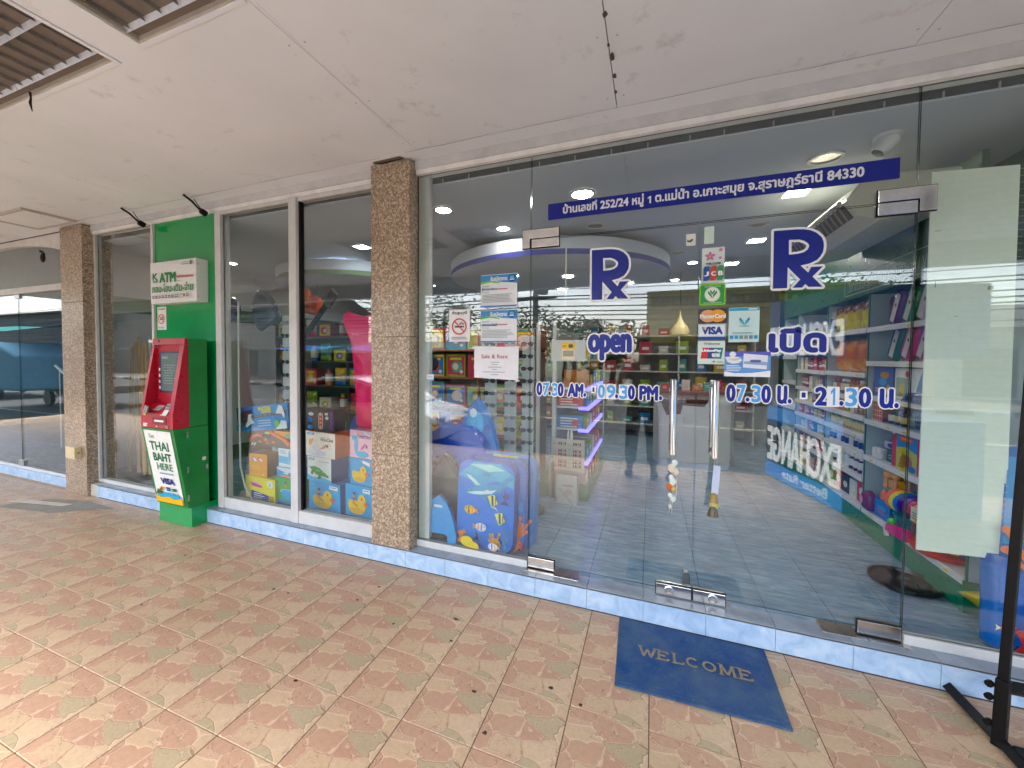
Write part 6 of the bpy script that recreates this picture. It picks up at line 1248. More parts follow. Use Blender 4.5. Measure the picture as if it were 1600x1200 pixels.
for i in range(22):
    c = random.choice([(200, 30, 40), (240, 200, 30), (60, 150, 220), (140, 190, 40), (240, 200, 30), (214, 40, 40)]); x = XS + .02 + random.uniform(0, .1); y = .72 + random.uniform(-.1, .1); z = .27 + random.uniform(0, .19); s_ = .03
    m = MB(Matrix.Translation((x, y, z)) @ Matrix.Rotation(random.random() * 3, 4, (random.random(), random.random(), 1))); (m.box((-s_, -s_, -s_), (s_, s_, s_), c) if i % 3 else m.ell((0, 0, 0), (s_, s_, s_), c, 10, 6)); m.build('block', PLAST, t, bevel=.006 if i % 3 else 0, smooth=not i % 3)
m = MB()
for i in range(12): a = i * .5236; m.path([(XS + .06 + .11 * math.cos(a), .72 + .14 * math.sin(a), .255), (XS + .06 + .12 * math.cos(a + .2), .72 + .15 * math.sin(a + .2), .37), (XS + .06 + .08 * math.cos(a + .4), .72 + .1 * math.sin(a + .4), .5)], .0022, (200, 50, 50), 4)
m.build('net', PLAST, t); m = MB(); m.lathe([(.12, 0), (.135, .03), (.12, .032)], (XS + .06, .72, .25), (206, 50, 50), 16, sy=1.2); m.build('tray', PLAST, t, smooth=40)
# section 2 and 3 rows of bottles and cartons
def row(ya, yb, z, make, n, what=None):
    for i in range(n):
        o = make(yb - (yb - ya) * (i + .5) / n, z)
        if what: o['label'] = f'{NTH[i]} {what[0]} from the left on the {what[1]}'
r0 = (1.53, 2.24)
row(*r0, .815, lambda y, z: bottle(XS + .05, y, z, .022, .095, (190, 170, 110), (24, 140, 76), (214, 206, 160), 'x', 'green capped bottles'), 12, ('green capped bottle', 'middle section of the right rack'))
row(*r0, .658, lambda y, z: bottle(XS + .05, y, z, .032, .11, (226, 226, 226), (226, 226, 226), random.choice([(40, 50, 120), (30, 44, 100), (206, 206, 214)]), 'x', 'white and blue jars', 'jar', 'jar'), 9, ('white and blue jar', 'shelf under the green capped bottles'))
row(*r0, .48, lambda y, z: bottle(XS + .05, y, z, .03, .125, random.choice([(222, 222, 220), (70, 30, 44), (206, 206, 170)]), random.choice([(226, 226, 226), (40, 30, 34)]), (206, 210, 214), 'x', 'supplement bottles on the lower rack'), 9, ('tall supplement bottle', 'shelf under the white and blue jars'))
row(*r0, .25, lambda y, z: carton('carton', SF(y, z, -.03), .13, random.uniform(.12, .18), .12, random.choice([(196, 40, 50), (120, 160, 60), (206, 206, 200), (40, 40, 44)]), 'product carton on the bottom of the middle rack', group='cartons on the bottom of the middle rack', draw=lambda m, w, h: m.oval(0, h * .5, w * .3, h * .2, (226, 222, 210))), 5, ('low carton', 'plinth of the middle rack section'))
row(*r0, .962, lambda y, z: carton('carton', SF(y, z, -.03), .07, random.uniform(.08, .12), .08, random.choice([(206, 150, 90), (90, 150, 80), (214, 206, 196), (190, 120, 90), (120, 90, 70)]), 'small carton on the middle rack under the figures', group='small cartons on the middle rack', draw=lambda m, w, h: m.lines(-w * .3, h * .7, w * .3, 3, .018, .007, (240, 236, 226))), 9, ('small carton', 'shelf above the green capped bottles'))
row(1.66, 2.24, 1.109, lambda y, z: bottle(XS + .06, y, z, .03, .13, random.choice([(60, 110, 60), (196, 190, 120), (150, 90, 40), (50, 90, 150)]), random.choice([(226, 226, 220), (160, 30, 40)]), random.choice([(226, 220, 190), (200, 120, 60)]), 'x', 'mixed bottles on the middle rack'), 7, ('mixed bottle', 'shelf below the orange snack bags'))
r3 = (2.3, 3.07); GC = [(196, 60, 90), (226, 190, 190), (214, 210, 200), (206, 190, 70), (120, 60, 110), (60, 110, 160), (150, 40, 80)]
for z, hmin, sn in ((.25, .16, 'bottom'), (.48, .12, 'second'), (.658, .11, 'third'), (.815, .1, 'fourth'), (.962, .1, 'fifth'), (1.109, .13, 'sixth'), (1.302, .14, 'seventh'), (1.502, .1, 'top')):
    row(*r3, z, lambda y, z: carton('carton', SF(y, z, -.02 - random.random() * .03), .085, hmin * random.uniform(.7, 1), .08, random.choice(GC), 'small bright carton on the far section of the right rack', group='cartons on the far section of the right rack', draw=lambda m, w, h: (m.rect(-w * .5, h * .3, w * .5, h * .5, (232, 226, 222)), m.lines(-w * .35, h * .8, w * .3, 2, .015, .006, (240, 236, 226)))), 8, ('small carton', f'{sn} shelf up in the far rack section'))
bottle(XS + .06, 2.36, 1.663, .035, .17, (206, 208, 214), (60, 56, 60), (190, 180, 186), 'grey bottle at the left end of the top right shelf', None); bottle(XS + .06, 2.5, 1.663, .03, .15, (206, 206, 210), (40, 36, 40), (170, 160, 150), 'pale bottle with a black cap on the top right shelf', None); bottle(XS + .05, 2.28, 1.663, .035, .2, (206, 212, 222), (230, 232, 236), (36, 76, 160), 'white bottle with a blue band beside the banana chips', None)
# tray and floats on the floor at the right
t = thing('round_tray', 'round black plastic tray with a raised hub on the shop floor', 'tray', (2.03, .62, ZF))
m = MB(); m.lathe([(.15, 0), (.165, .012), (.165, .03), (.155, .032), (.148, .014), (.03, .012)], (2.03, .64, ZF), (26, 26, 28), 40); m.build('dish', PLAST, t, smooth=30); m = MB(); m.lathe([(.03, 0), (.03, .022), (.022, .024), (.02, .016)], (2.03, .64, ZF + .012), (60, 52, 48), 18); m.build('hub', PLAST, t, smooth=40)
bodyboard(lean((2.33, .14, ZF), R(4), R(3)), .42, .95, (24, 96, 190), label='bodyboard with orange coral and clown fish behind the black rack', mat=PRINT, sidec=(40, 120, 200), art=lambda m, w, h: (m.poly([(-w * .5, .5), (w * .5, .5), (w * .45, .9), (-w * .45, .9)], (60, 150, 210)), coral(m, -.12, .3, .3, (240, 120, 40), 8), coral(m, .02, .26, .3, (246, 140, 50), 7), fish(m, -.02, .2, .07, (246, 140, 30), (240, 110, 30), (230, 230, 230), 1), fish(m, .02, .42, .05, (60, 140, 220), (240, 200, 60), (30, 60, 140), -1), m.oval(.06, .08, .12, .05, (20, 40, 110)), coral(m, -.18, .02, .16, (200, 60, 60), 5)))
m = MB(lean((2.13, .12, ZF), R(0), R(2))); m.lathe([(.03, 0), (.055, .02), (.058, .4), (.05, .44)], (0, 0, 0), [(206, 210, 206), (30, 110, 196), (26, 90, 180)], 16, 'y'); m.lay = .06; fish(m, 0, .12, .03, (226, 90, 80), (230, 230, 230), (220, 60, 60)); tag(m.build('rolled_float', FILM, smooth=50), 'rolled blue printed float below the pale board', 'float')
m = MB(frame((2.27, .36, ZF + .02), (1, 0, 0), (0, .3, 1))); m.puff([(-.14, .1), (-.04, .02), (.1, .0), (.16, .04), (.1, .11), (.0, .13)], .06, lambda u, v, q: (240, 206, 30) if u < .08 else (236, 120, 40)); tag(m.build('folded_ring', FILM, smooth=50), 'folded yellow and orange swim ring on the floor', 'swim ring')

# ---------------------------------------------------------------- gondola with violet lit shelf ends, spinner rack
gd = thing('gondola_shelf', 'white gondola shelf with violet lit shelf ends left of the door', 'shelf', (-.2, 1.8, ZF))
for x in (-.46, -.3): m = MB(); m.box((x, 1.3, ZF), (x + .035, 1.335, 1.75), (206, 206, 204)); m.build('post', PLAST, gd, bevel=.003)
m = MB(); m.box((-.28, 1.34, ZF), (-.26, 2.5, 1.7), (150, 156, 160)); m.build('centre_panel', PLAST, gd); m = MB(); m.box((-.46, 1.32, ZF), (.05, 2.5, .2), (60, 120, 96)); m.build('base', PLAST, gd)
for z in (.43, .74, .95, 1.13, 1.4):
    m = MB(); m.box((-.26, 1.34, z - .02), (.03, 2.5, z), (206, 208, 212)); m.build('shelf_board', PLAST, gd)
    if z < 1.2: m = MB(); m.box((.031, 1.34, z - .035), (.04, 2.5, z + .008), (120, 110, 250)); m.build('lit_edge', LED_B, gd); m = MB(); m.box((-.05, 1.325, z - .03), (.041, 1.338, z), (120, 110, 250)); m.build('lit_end', LED_B, gd)
COLS = [(206, 110, 120), (60, 130, 190), (226, 214, 206), (222, 150, 110), (110, 170, 160), (190, 60, 90), (240, 200, 90), (150, 180, 70)]
for gz, z in enumerate((.205, .432, .742, .952, 1.132, 1.402)):
    for i in range(5):
        y = 1.45 + i * .21; h = random.uniform(.1, .17); carton('carton', frame((.02, y, z), (0, 1, 0), (0, 0, 1)), .17, h, .22, COLS[(i * 3 + int(z * 10)) % 8], f'{cname(COLS[(i * 3 + int(z * 10)) % 8])} carton, {NTH[i]} from the door, on gondola shelf {["one", "two", "three", "four", "five", "six"][gz]} from below', group='cartons on the gondola', draw=lambda m, w, h: (m.oval(0, h * .55, w * .25, h * .2, (236, 232, 226)), m.lines(-w * .35, h * .25, w * .3, 2, .02, .008, (226, 226, 220))))
for z, c, lab in ((.953, (206, 120, 110), 'peach box facing the door on the gondola'), (.743, (70, 130, 190), 'blue packet facing the door on the gondola'), (.433, (190, 200, 130), 'lime box facing the door on the gondola')): carton('carton', frame((-.13, 1.345, z), (1, 0, 0), (0, 0, 1)), .24, .12, .08, c, lab, draw=lambda m, w, h: (m.lines(-w * .4, h * .8, w * .4, 4, .026, .01, (236, 226, 220)), m.oval(w * .2, h * .4, w * .14, h * .24, (206, 80, 90))))
t = thing('charm_stand', 'counter stand hung with red and beige bracelets on a low carton', 'display stand', (-.12, 1.2, .35))
m = MB(); m.box((-.25, 1.19, .36), (.03, 1.21, .66), (206, 200, 190)); m.build('board', PRINT, t)
for i in range(14):
    x = -.24 + i * .0195; c = [(206, 196, 170), (190, 170, 140), (222, 214, 200), (196, 50, 60), (206, 60, 80), (214, 208, 196), (150, 60, 60)][(i * 2) % 7]; m = MB()
    for k in range(8): m.ell((x, 1.183, .385 + k * .034), (.008, .007, .014), c if k % 3 else (226, 214, 200), 6, 4)
    m.build('bracelet', PLAST, t, smooth=True)
m = MB(); m.lathe([(.012, 0), (.01, .05), (.006, .08)], (-.12, 1.2, .66), (226, 224, 216), 8); m.lathe([(.014, 0), (.012, .06), (.006, .09)], (-.09, 1.2, .66), (230, 226, 214), 8); m.build('finial', PLAST, t, smooth=40)
carton('low_carton', frame((-.125, 1.17, ZF), (1, 0, 0), (0, 0, 1)), .19, .27, .16, (206, 204, 200), 'plain taped white carton under the bracelet stand', draw=lambda m, w, h: (m.poly([(-w * .45, h * .5), (-w * .3, h * .56), (w * .35, h * .08), (w * .2, h * .04)], (190, 188, 184)), m.oval(w * .1, h * .42, w * .2, h * .12, (190, 176, 172)), m.poly([(-w * .4, h * .62), (w * .2, h * .7), (w * .36, h * .66), (w * .3, h * .6)], (170, 168, 164))))
carton('low_carton', frame((-.25, 1.3, ZF), (1, 0, 0), (0, 0, 1)), .14, .34, .1, (200, 204, 206), 'tall pale carton left of the taped one')
# toy shelf behind the sunglasses
ts = thing('toy_shelf', 'brown wooden toy shelf behind the sunglasses towers', 'shelf', (-1.1, 1.75, ZF))
for z in (.2, .55, .87, 1.19, 1.5): m = MB(); m.box((-1.95, 1.55, z - .022), (-.52, 1.95, z), (150, 92, 66)); m.build('shelf_board', PLAST, ts)
m = MB(); m.box((-1.95, 1.95, ZF), (-.52, 1.97, 1.75), (196, 190, 182)); m.build('back_panel', PLAST, ts)
for x in (-1.95, -1.2, -.54): m = MB(); m.box((x, 1.56, ZF), (x + .02, 1.945, 1.75), (130, 84, 62)); m.build('upright', PLAST, ts)
def d_toy(m, w, h): c = random.choice(COLS); m.rect(-w * .46, h * .08, w * .46, h * .9, c); m.oval(random.uniform(-.1, .1) * w, h * .45, w * .28, h * .26, random.choice(COLS)); m.oval(0, h * .45, w * .15, h * .15, (230, 224, 200)); m.rect(-w * .3, h * .74, w * .3, h * .84, (236, 226, 120)); m.oval(w * .3, h * .22, w * .09, h * .08, (226, 226, 226))
nth = ['first', 'second', 'third', 'fourth', 'fifth']
for r_, (z, nm) in enumerate(((.2, 'bottom'), (.55, 'second lowest'), (.87, 'middle'), (1.19, 'upper'), (1.5, 'top'))):
    for i in range(5): carton('toy_box', frame((-1.76 + i * .27, 1.6, z + .001), (1, 0, 0), (0, 0, 1)), .24, random.uniform(.2, .28), .16, COLS[(i + r_ * 2) % 8], f'{nth[i]} toy box from the left on the {nm} wooden shelf', 'toy box', 'boxes on the wooden toy shelf', d_toy)

ts2 = thing('wall_rack', 'tall dark rack crowded with beach goods behind the toy window', 'rack', (-3.5, 2.2, ZF))
for z in (.25, .62, .98, 1.34, 1.7): m = MB(); m.box((-4.9, 2.1, z - .02), (-2.1, 2.5, z), (84, 96, 84)); m.build('shelf_board', PLAST, ts2)
m = MB(); m.box((-4.9, 2.5, ZF), (-2.1, 2.52, 1.9), (54, 84, 62)); m.build('back_panel', PLAST, ts2)
for x in (-4.9, -3.5, -2.12): m = MB(); m.box((x, 2.11, ZF), (x + .02, 2.49, 1.9), (70, 76, 72)); m.build('upright', PLAST, ts2)
for r_, (z, nm) in enumerate(((.25, 'bottom'), (.62, 'second'), (.98, 'third'), (1.34, 'fourth'), (1.7, 'top'))):
    for i in range(10):
        xx = -4.76 + i * .275; k = (i * 3 + r_) % 8; lab = f'{NTH[i]} {cname(COLS[k])} item from the left on the {nm} beach goods shelf'
        if (i + r_) % 3 == 0: pouch(frame((xx, 2.16, z + .003), (1, 0, 0), (0, 0, 1)), .2, .26, COLS[k], tuple(int(c * .8) for c in COLS[k]), COLS[(k + 3) % 8], lab, 'beach goods on the dark rack', 'beach_pack', 'pack')
        elif (i + r_) % 3 == 1: carton('beach_box', frame((xx, 2.14, z + .001), (1, 0, 0), (0, 0, 1)), .22, random.uniform(.16, .28), .2, COLS[k], lab, 'box', 'beach goods on the dark rack', d_toy)
        else: bottle(xx, 2.22, z, .06, .24, COLS[k], COLS[(k + 2) % 8], (226, 222, 210), lab, 'beach goods on the dark rack', 'sun_lotion', 'bottle')

# ---------------------------------------------------------------- counter, lamp and back shelves
ct = thing('counter', 'curved sales counter with a dark brown apron deep in the shop', 'counter', (1.1, 3.2, ZF))
plan = [(.62, 3.2), (.72, 2.95), (.95, 2.82), (1.25, 2.85), (1.5, 3.05), (1.6, 3.4), (1.3, 3.4), (1.2, 3.2), (1.05, 3.12), (.9, 3.2)]
m = MB(); m.prism(plan, ZF + .08, .98, (214, 212, 208), side=(206, 204, 200)); m.build('body', PLAST, ct, bevel=.01); m = MB(); m.prism([(p[0] + (p[0] - 1.1) * .06, p[1] + (p[1] - 3.15) * .08) for p in plan], .981, 1.02, (120, 66, 46)); m.build('top', PLAST, ct, bevel=.008)
m = MB(); m.add([(.6, 3.22, .98), (.7, 2.93, .98), (.94, 2.8, .98), (1.26, 2.83, .98), (.9, 2.9, .25), (.82, 3.0, .25)], [(0, 1, 5), (1, 2, 4, 5), (2, 3, 4)], (92, 52, 40)); m.build('apron', PLAST, ct); m = MB(); m.prism([(p[0] * .98 + .02, p[1] * .98 + .06) for p in plan], ZF, ZF + .08, (206, 214, 226)); m.build('kick', PLAST, ct)
for i in range(7): carton('counter_pack', frame((.75 + i * .12, 2.95 + .03 * (i % 2), 1.021), (1, 0, 0), (0, 0, 1)), .09, .07 + .03 * (i % 3), .06, COLS[i % 8], f'{NTH[i]} small bright pack from the left on the counter', group='packs on the counter', draw=lambda m, w, h: m.lines(-w * .3, h * .7, w * .3, 2, .02, .008, (240, 236, 226)))
t = thing('pendant_lamp', 'yellowish bell shaped pendant lamp over the counter', 'lamp', (.95, 3.6, 1.72))
m = MB(); m.lathe([(.12, 0), (.125, .05), (.1, .11), (.045, .18), (.015, .26), (.008, .34)], (.95, 3.6, 1.74), (228, 210, 170), 20); m.build('shade', PLAST, t, smooth=50); m = MB(); m.lathe([(.115, .004), (.001, .002)], (.95, 3.6, 1.738), (255, 220, 150), 20); m.build('glow_disc', m_emit('pendant_glow', (1, .7, .25), 6), t); m = MB(); m.ring((.95, 3.6, 2.08), (.95, 3.6, ZC), (60, 56, 50), 5, .004); m.build('cord', PLAST, t)
bs = thing('back_shelf', 'wide shelf wall filled with small goods at the back of the shop', 'shelf', (.3, 4.9, ZF))
for z in (.3, .6, .9, 1.2, 1.5, 1.8): m = MB(); m.box((-1.4, 4.7, z - .02), (2.1, 5.28, z), (196, 192, 186)); m.build('shelf_board', PLAST, bs)
for x in (-1.4, -.2, 1.0, 2.08): m = MB(); m.box((x, 4.71, ZF), (x + .02, 5.28, 2.1), (206, 202, 196)); m.build('upright', PLAST, bs)
for gz, z in enumerate((.3, .6, .9, 1.2, 1.5, 1.8)):
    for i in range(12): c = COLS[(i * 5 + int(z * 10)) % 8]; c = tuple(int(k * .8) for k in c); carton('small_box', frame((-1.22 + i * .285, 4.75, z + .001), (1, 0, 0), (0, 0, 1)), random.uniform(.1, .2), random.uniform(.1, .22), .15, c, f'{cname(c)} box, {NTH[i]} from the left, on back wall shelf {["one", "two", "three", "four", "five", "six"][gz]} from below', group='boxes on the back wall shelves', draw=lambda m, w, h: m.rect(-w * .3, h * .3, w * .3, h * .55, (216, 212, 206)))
m = MB(); m.box((XL + .005, .2, 1.92), (XL + .012, YB - .02, 2.1), (92, 122, 84)); m.box((XL + .02, YB - .012, 1.92), (-1.5, YB - .005, 2.1), (92, 122, 84)); tag(m.build('wall_band', MATTE), 'green painted band along the pale shop walls', kind='structure')
m = MB(); m.box((-3.0, 2.6, ZF), (-2.7, 2.9, ZC)); tag(m.build('inner_column', WALLW), 'square white column inside the shop', 'column')
# ---------------------------------------------------------------- the street (seen mirrored in the glass)
m = MB(); m.box((-300, -300, ZR - .5), (300, 40, ZR - .03), (96, 104, 70)); tag(m.build('ground', MATTE, origin=(0, -60, ZR - .03)), kind='structure', label='flat ground around the street')
ASPH = m_plain('asphalt', (98, 98, 97), .85, 0, .3, .12, 3, .3, 60)
m = MB(); m.box((-120, -16, ZR - .02), (120, YE, ZR)); tag(m.build('road', ASPH, origin=(0, -10, ZR)), kind='structure', label='grey asphalt road in front of the shops')
m = MB(); m.box((-120, -9.85, ZR + .004), (120, -9.7, ZR + .006), (214, 206, 170)); m.box((-120, -4.3, ZR + .004), (120, -4.2, ZR + .006), (220, 218, 210)); tag(m.build('road_markings', MATTE, origin=(0, -7, ZR)), kind='structure')
m = MB()
for i in range(-40, 40): m.box((i * 1.0, -16.3, ZR), (i * 1.0 + .998, -16.0, ZR + .16), (226, 226, 222) if i % 2 else (34, 34, 36))
tag(m.build('striped_kerb', MATTE, origin=(0, -16, ZR)), kind='structure', label='black and white striped kerb across the road')
m = MB(); m.box((-120, -22, ZR), (120, -16.3, ZR + .15), (150, 142, 130)); tag(m.build('far_pavement', MATTE, origin=(0, -19, ZR)), kind='structure', label='pavement across the road')
def m_corr():
    t = NT('yellow_corrugated_sheet'); p = t.n('NewGeometry').outputs['Position']; w_ = t.n('TexWave', i_Vector=p, i_Scale=.8, i_Distortion=.3, bands_direction='Z'); nz = t.noise(p, 1.2, 4)
    t.set(Base_Color=t.ramp(nz[0], [(.3, L((150, 132, 40))), (.7, L((196, 178, 70)))]), Roughness=.5); t.bump(w_.outputs[0], .8, .08); return t.mat
CORR = m_corr()
def house(name, label, x0_, x1_, y0_, y1_, h, wall, roofc, over, rh, nwin, mat=None):
    t = thing(name, label, 'building', ((x0_ + x1_) / 2, y1_, ZR + .15)); z0_ = ZR + .15
    m = MB(); m.box((x0_, y0_, z0_), (x1_, y1_, z0_ + h), wall); m.build('wall', MATTE, t)
    m = MB(); yc = (y0_ + y1_) / 2; m.add([(x0_ - .4, y1_ + over, z0_ + h - .2), (x1_ + .4, y1_ + over, z0_ + h - .2), (x1_ + .4, yc, z0_ + h + rh), (x0_ - .4, yc, z0_ + h + rh), (x1_ + .4, y0_ - .4, z0_ + h - .1), (x0_ - .4, y0_ - .4, z0_ + h - .1)], [(0, 1, 2, 3), (3, 2, 4, 5), (0, 3, 5), (1, 4, 2)], roofc); m.build('roof', MATTE, t)
    for i in range(nwin):
        x = x0_ + (x1_ - x0_) * (i + .5) / nwin; m = MB(); m.box((x - .9, y1_ + .005, z0_ + .1), (x + .9, y1_ + .03, z0_ + 2.3), (44, 46, 48)); f_ = m.build('shop_opening', PLAST, t)
        m = MB(); m.box((x - 1.0, y1_ + .03, z0_ + 2.3), (x + 1.0, y1_ + .06, z0_ + 2.45), (190, 186, 176)); m.build('lintel', MATTE, f_)
    return t
house('shop_house', 'long shop across the road with a yellow corrugated front', .4, 10.5, -30, -22, 3.0, (150, 140, 120), (120, 110, 90), .4, 1.0, 4)
t = thing('yellow_signboard', 'yellow corrugated signboard with black Thai letters across the road', 'signboard', (5.4, -21.6, 2.2)); m = MB(); m.box((.3, -21.7, 2.3), (10.6, -21.5, 5.2), (196, 178, 70)); m.build('sheet', CORR, t)
m = MB(frame((10.4, -21.48, 0), (-1, 0, 0), (0, 0, 1))); m.text('ชมเอกา แอนด์ เซนเตอร์', .4, 4.9 - .55, 9.9, 4.95, (40, 38, 30), .04); m.build('lettering', VINYL, t)
house('market_shed', 'low green roofed market shed across the road', -24, -13, -27, -21, 2.2, (60, 66, 60), (36, 84, 62), 1.6, .7, 3); house('market_shed', 'red roofed shed across the road', -12.4, -7, -27, -22, 2.4, (130, 120, 110), (150, 74, 60), 1.2, 1.0, 2); house('shop_house', 'grey two storey house at the left across the road', -38, -26, -30, -22, 6, (150, 152, 150), (110, 90, 80), .5, 1.5, 3); house('shop_house', 'long dark two storey row far down the road on the left', -90, -46, -32, -21, 6.5, (96, 100, 98), (84, 70, 64), .5, 1.2, 9); house('market_shed', 'white shed at the right across the road', 13, 24, -29, -22, 3.4, (206, 202, 194), (130, 120, 112), .8, 1.2, 3)
def tarp(x, y, w, d, z, c, label):
    t = thing('awning', label, 'awning', (x, y, ZR + .15)); m = MB(); n = 6; vs_ = []; fs_ = []
    for i in range(n + 1):
        for j in range(4): vs_.append((x - w / 2 + w * i / n, y - d / 2 + d * j / 3, z + .35 * (1 - j / 3) - .12 * math.sin(math.pi * i / n)))
    for i in range(n):
        for j in range(3): fs_.append((i * 4 + j, (i + 1) * 4 + j, (i + 1) * 4 + j + 1, i * 4 + j + 1))
    m.add(vs_, fs_, c); m.build('canvas', MATTE, t)
    for sx in (-1, 1): m = MB(); m.ring((x + sx * w * .48, y + d * .4, ZR + .15), (x + sx * w * .48, y + d * .4, z), (120, 122, 124), 6, .03); m.build('post', PLAST, t)
tarp(-15, -18.4, 5, 2.4, 1.9, (40, 120, 200), 'blue tarpaulin awning across the road, right of two'); tarp(-21, -18.4, 4.5, 2.4, 1.9, (50, 140, 210), 'blue tarpaulin awning across the road, left of two'); tarp(-10, -18.6, 4, 2.2, 1.95, (44, 120, 90), 'green awning across the road')
tarp(-21, -5.2, 9, 2.2, 2.3, (20, 140, 130), 'teal awning over the kerb far left of the parked car')
for k, (x, y, w_, d, h, c, lab) in enumerate(((-19, -6.2, 4.6, 1.9, 1.5, (84, 128, 150), 'blue covered market cart at the kerb on the left'), (-27, -6.6, 5.4, 2.2, 1.9, (120, 134, 128), 'grey canvas covered cart farther left at the kerb'))):
    t = thing('market_cart', lab, 'cart', (x, y, ZR), 'covered carts at the kerb'); m = MB(); m.box((x - w_ / 2, y - d / 2, ZR + .55), (x + w_ / 2, y + d / 2, ZR + .8), (90, 84, 76)); m.build('deck', MATTE, t)
    m = MB(); m.xf = frame((x, y + d / 2, ZR + .8), (1, 0, 0), (0, 0, 1)); m.prism([(-w_ / 2, 0), (w_ / 2, 0), (w_ * .46, h * .7), (w_ * .2, h * .95), (-w_ * .1, h), (-w_ * .45, h * .8)], -d, 0, c); m.build('cover', CLOTH, t, bevel=.08)
    for sx in (-1, 1):
        for sy in (-1, 1): m = MB(); m.lathe([(.12, -.05), (.28, -.06), (.28, .06), (.12, .05)], (x + sx * w_ * .32, y + sy * d * .42, ZR + .28), (26, 26, 28), 16, 'y'); m.build('wheel', PLAST, t, smooth=40)
# utility poles and wires
for x in (-26, -5.0, 16):
    t = thing('utility_pole', f'concrete utility pole across the road, {"left" if x < -20 else "middle" if x < 0 else "right"} one', 'utility pole', (x, -17.2, ZR + .15), 'utility poles')
    m = MB(); m.ring((x, -17.2, ZR + .15), (x, -17.2, 9), (150, 146, 140), 8, .17, .11); m.build('shaft', MATTE, t, smooth=40)
    for z in (4.4, 5.2, 8.4): m = MB(); m.box((x - 1.1, -17.26, z), (x + 1.1, -17.14, z + .1), (90, 84, 78)); m.build('crossarm', MATTE, t)
    m = MB(); m.lathe([(.25, 0), (.28, .1), (.28, .7), (.2, .8)], (x + .45, -16.9, 4.6), (120, 124, 126), 12); m.build('transformer', MATTE, t, smooth=40)
for i in range(11):
    z = 3.0 + i * .26 + random.uniform(-.08, .08); m = MB(); P = [(-70 + 5 * k, -17.1 + .04 * i, z - .18 * math.sin(math.pi * ((-70 + 5 * k + 26) % 21) / 21)) for k in range(28)]; m.path(P, .028 if i < 7 else .018, (26, 26, 28), 4); tag(m.build('overhead_cable', MATTE), f'overhead cable number {["one", "two", "three", "four", "five", "six", "seven", "eight", "nine", "ten", "eleven"][i]} from below across the road', 'cable', 'overhead cables')
# trees
LEAF = m_attr('leaf', .55, .4, wear=.3, wscale=4); BARK = m_plain('bark', (96, 80, 64), .9, 0, .2, .25, 6, .6, 20)
def tree(x, y, h, r, label, seed, dens=900):
    rd_ = random.Random(seed); t = thing('tree', label, 'tree', (x, y, ZR), 'trees across the road')
    m = MB(); m.path([(x, y, ZR), (x + .1, y, ZR + h * .3), (x - .1, y + .1, ZR + h * .6), (x, y, ZR + h * .85)], [.22, .17, .11, .04], (96, 80, 64), 7)
    for k in range(6): a = k * 1.05; m.path([(x, y, ZR + h * (.4 + .05 * k)), (x + r * .4 * math.cos(a), y + r * .4 * math.sin(a), ZR + h * (.58 + .05 * k)), (x + r * .8 * math.cos(a), y + r * .8 * math.sin(a), ZR + h * (.66 + .05 * k))], [.09, .06, .02], (96, 80, 64), 5)
    m.build('trunk', BARK, t, smooth=60); m = MB(); cl = [(rd_.gauss(0, .45) * r, rd_.gauss(0, .45) * r, rd_.uniform(.42, 1.0) * h) for _ in range(26)]
    vs_ = []; fs_ = []; cc = []
    for i in range(dens):
        c = rd_.choice(cl); p = Vector((x + c[0] + rd_.gauss(0, .22) * r, y + c[1] + rd_.gauss(0, .22) * r, ZR + c[2] + rd_.gauss(0, .07) * h)); a = Vector((rd_.gauss(0, 1), rd_.gauss(0, 1), rd_.gauss(0, .6))).normalized(); b = a.orthogonal().normalized(); s_ = rd_.uniform(.1, .24); q = len(vs_); vs_ += [p - a * s_, p + b * s_ * .5, p + a * s_, p - b * s_ * .5]; fs_.append((q, q + 1, q + 2, q + 3)); cc.append(rd_.choice([(58, 92, 44), (74, 108, 52), (44, 76, 40), (96, 122, 62)]))
    m.add(vs_, fs_, cc); m.build('crown', LEAF, t)
for i, (x, y, h, r, lab) in enumerate(((-4.5, -25, 4.2, 2.2, 'bushy tree beyond the utility pole'), (-1.8, -24, 3.8, 1.8, 'round tree left of the yellow signboard'), (-30, -33, 9, 4, 'tall tree behind the grey house'), (-19, -33, 8, 3.6, 'tall tree behind the green shed'), (-10.5, -32, 6.5, 3, 'tree behind the red roofed shed'), (-7, -34, 5.5, 2.6, 'tree in the gap by the shed'), (14, -36, 8, 4, 'tree behind the white shed'), (-44, -26, 8, 4, 'tree at the far left of the road'))): tree(x, y, h, r, lab, i)
def palm(x, y, h, label, seed):
    rd_ = random.Random(seed); t = thing('palm_tree', label, 'palm', (x, y, ZR), 'palms across the road'); m = MB(); m.path([(x, y, ZR), (x + .2, y, ZR + h * .5), (x + .1, y, ZR + h)], [.2, .15, .12], (120, 104, 84), 8); m.build('trunk', BARK, t, smooth=60); m = MB()
    for k in range(18):
        a = k * .7 + rd_.random(); d = Vector((math.cos(a), math.sin(a), 0)); l = rd_.uniform(1.4, 2.0); up_ = rd_.uniform(.1, .9); P = [Vector((x + .1, y, ZR + h)) + d * l * q + Vector((0, 0, up_ * q * 1.2 - 1.5 * q * q)) for q in (0, .2, .4, .6, .8, 1)]; sd = d.cross(Vector((0, 0, 1)))
        for p0, p1 in zip(P, P[1:]):
            for s_ in (-1, 1):
                for w_ in (0, .5): q0 = p0.lerp(p1, w_); m.add([q0, p0.lerp(p1, w_ + .3), q0 + sd * s_ * .42 + d * .15 - Vector((0, 0, .18))], [(0, 1, 2)], rd_.choice([(70, 100, 50), (56, 84, 44)]))
    m.build('frond', LEAF, t)
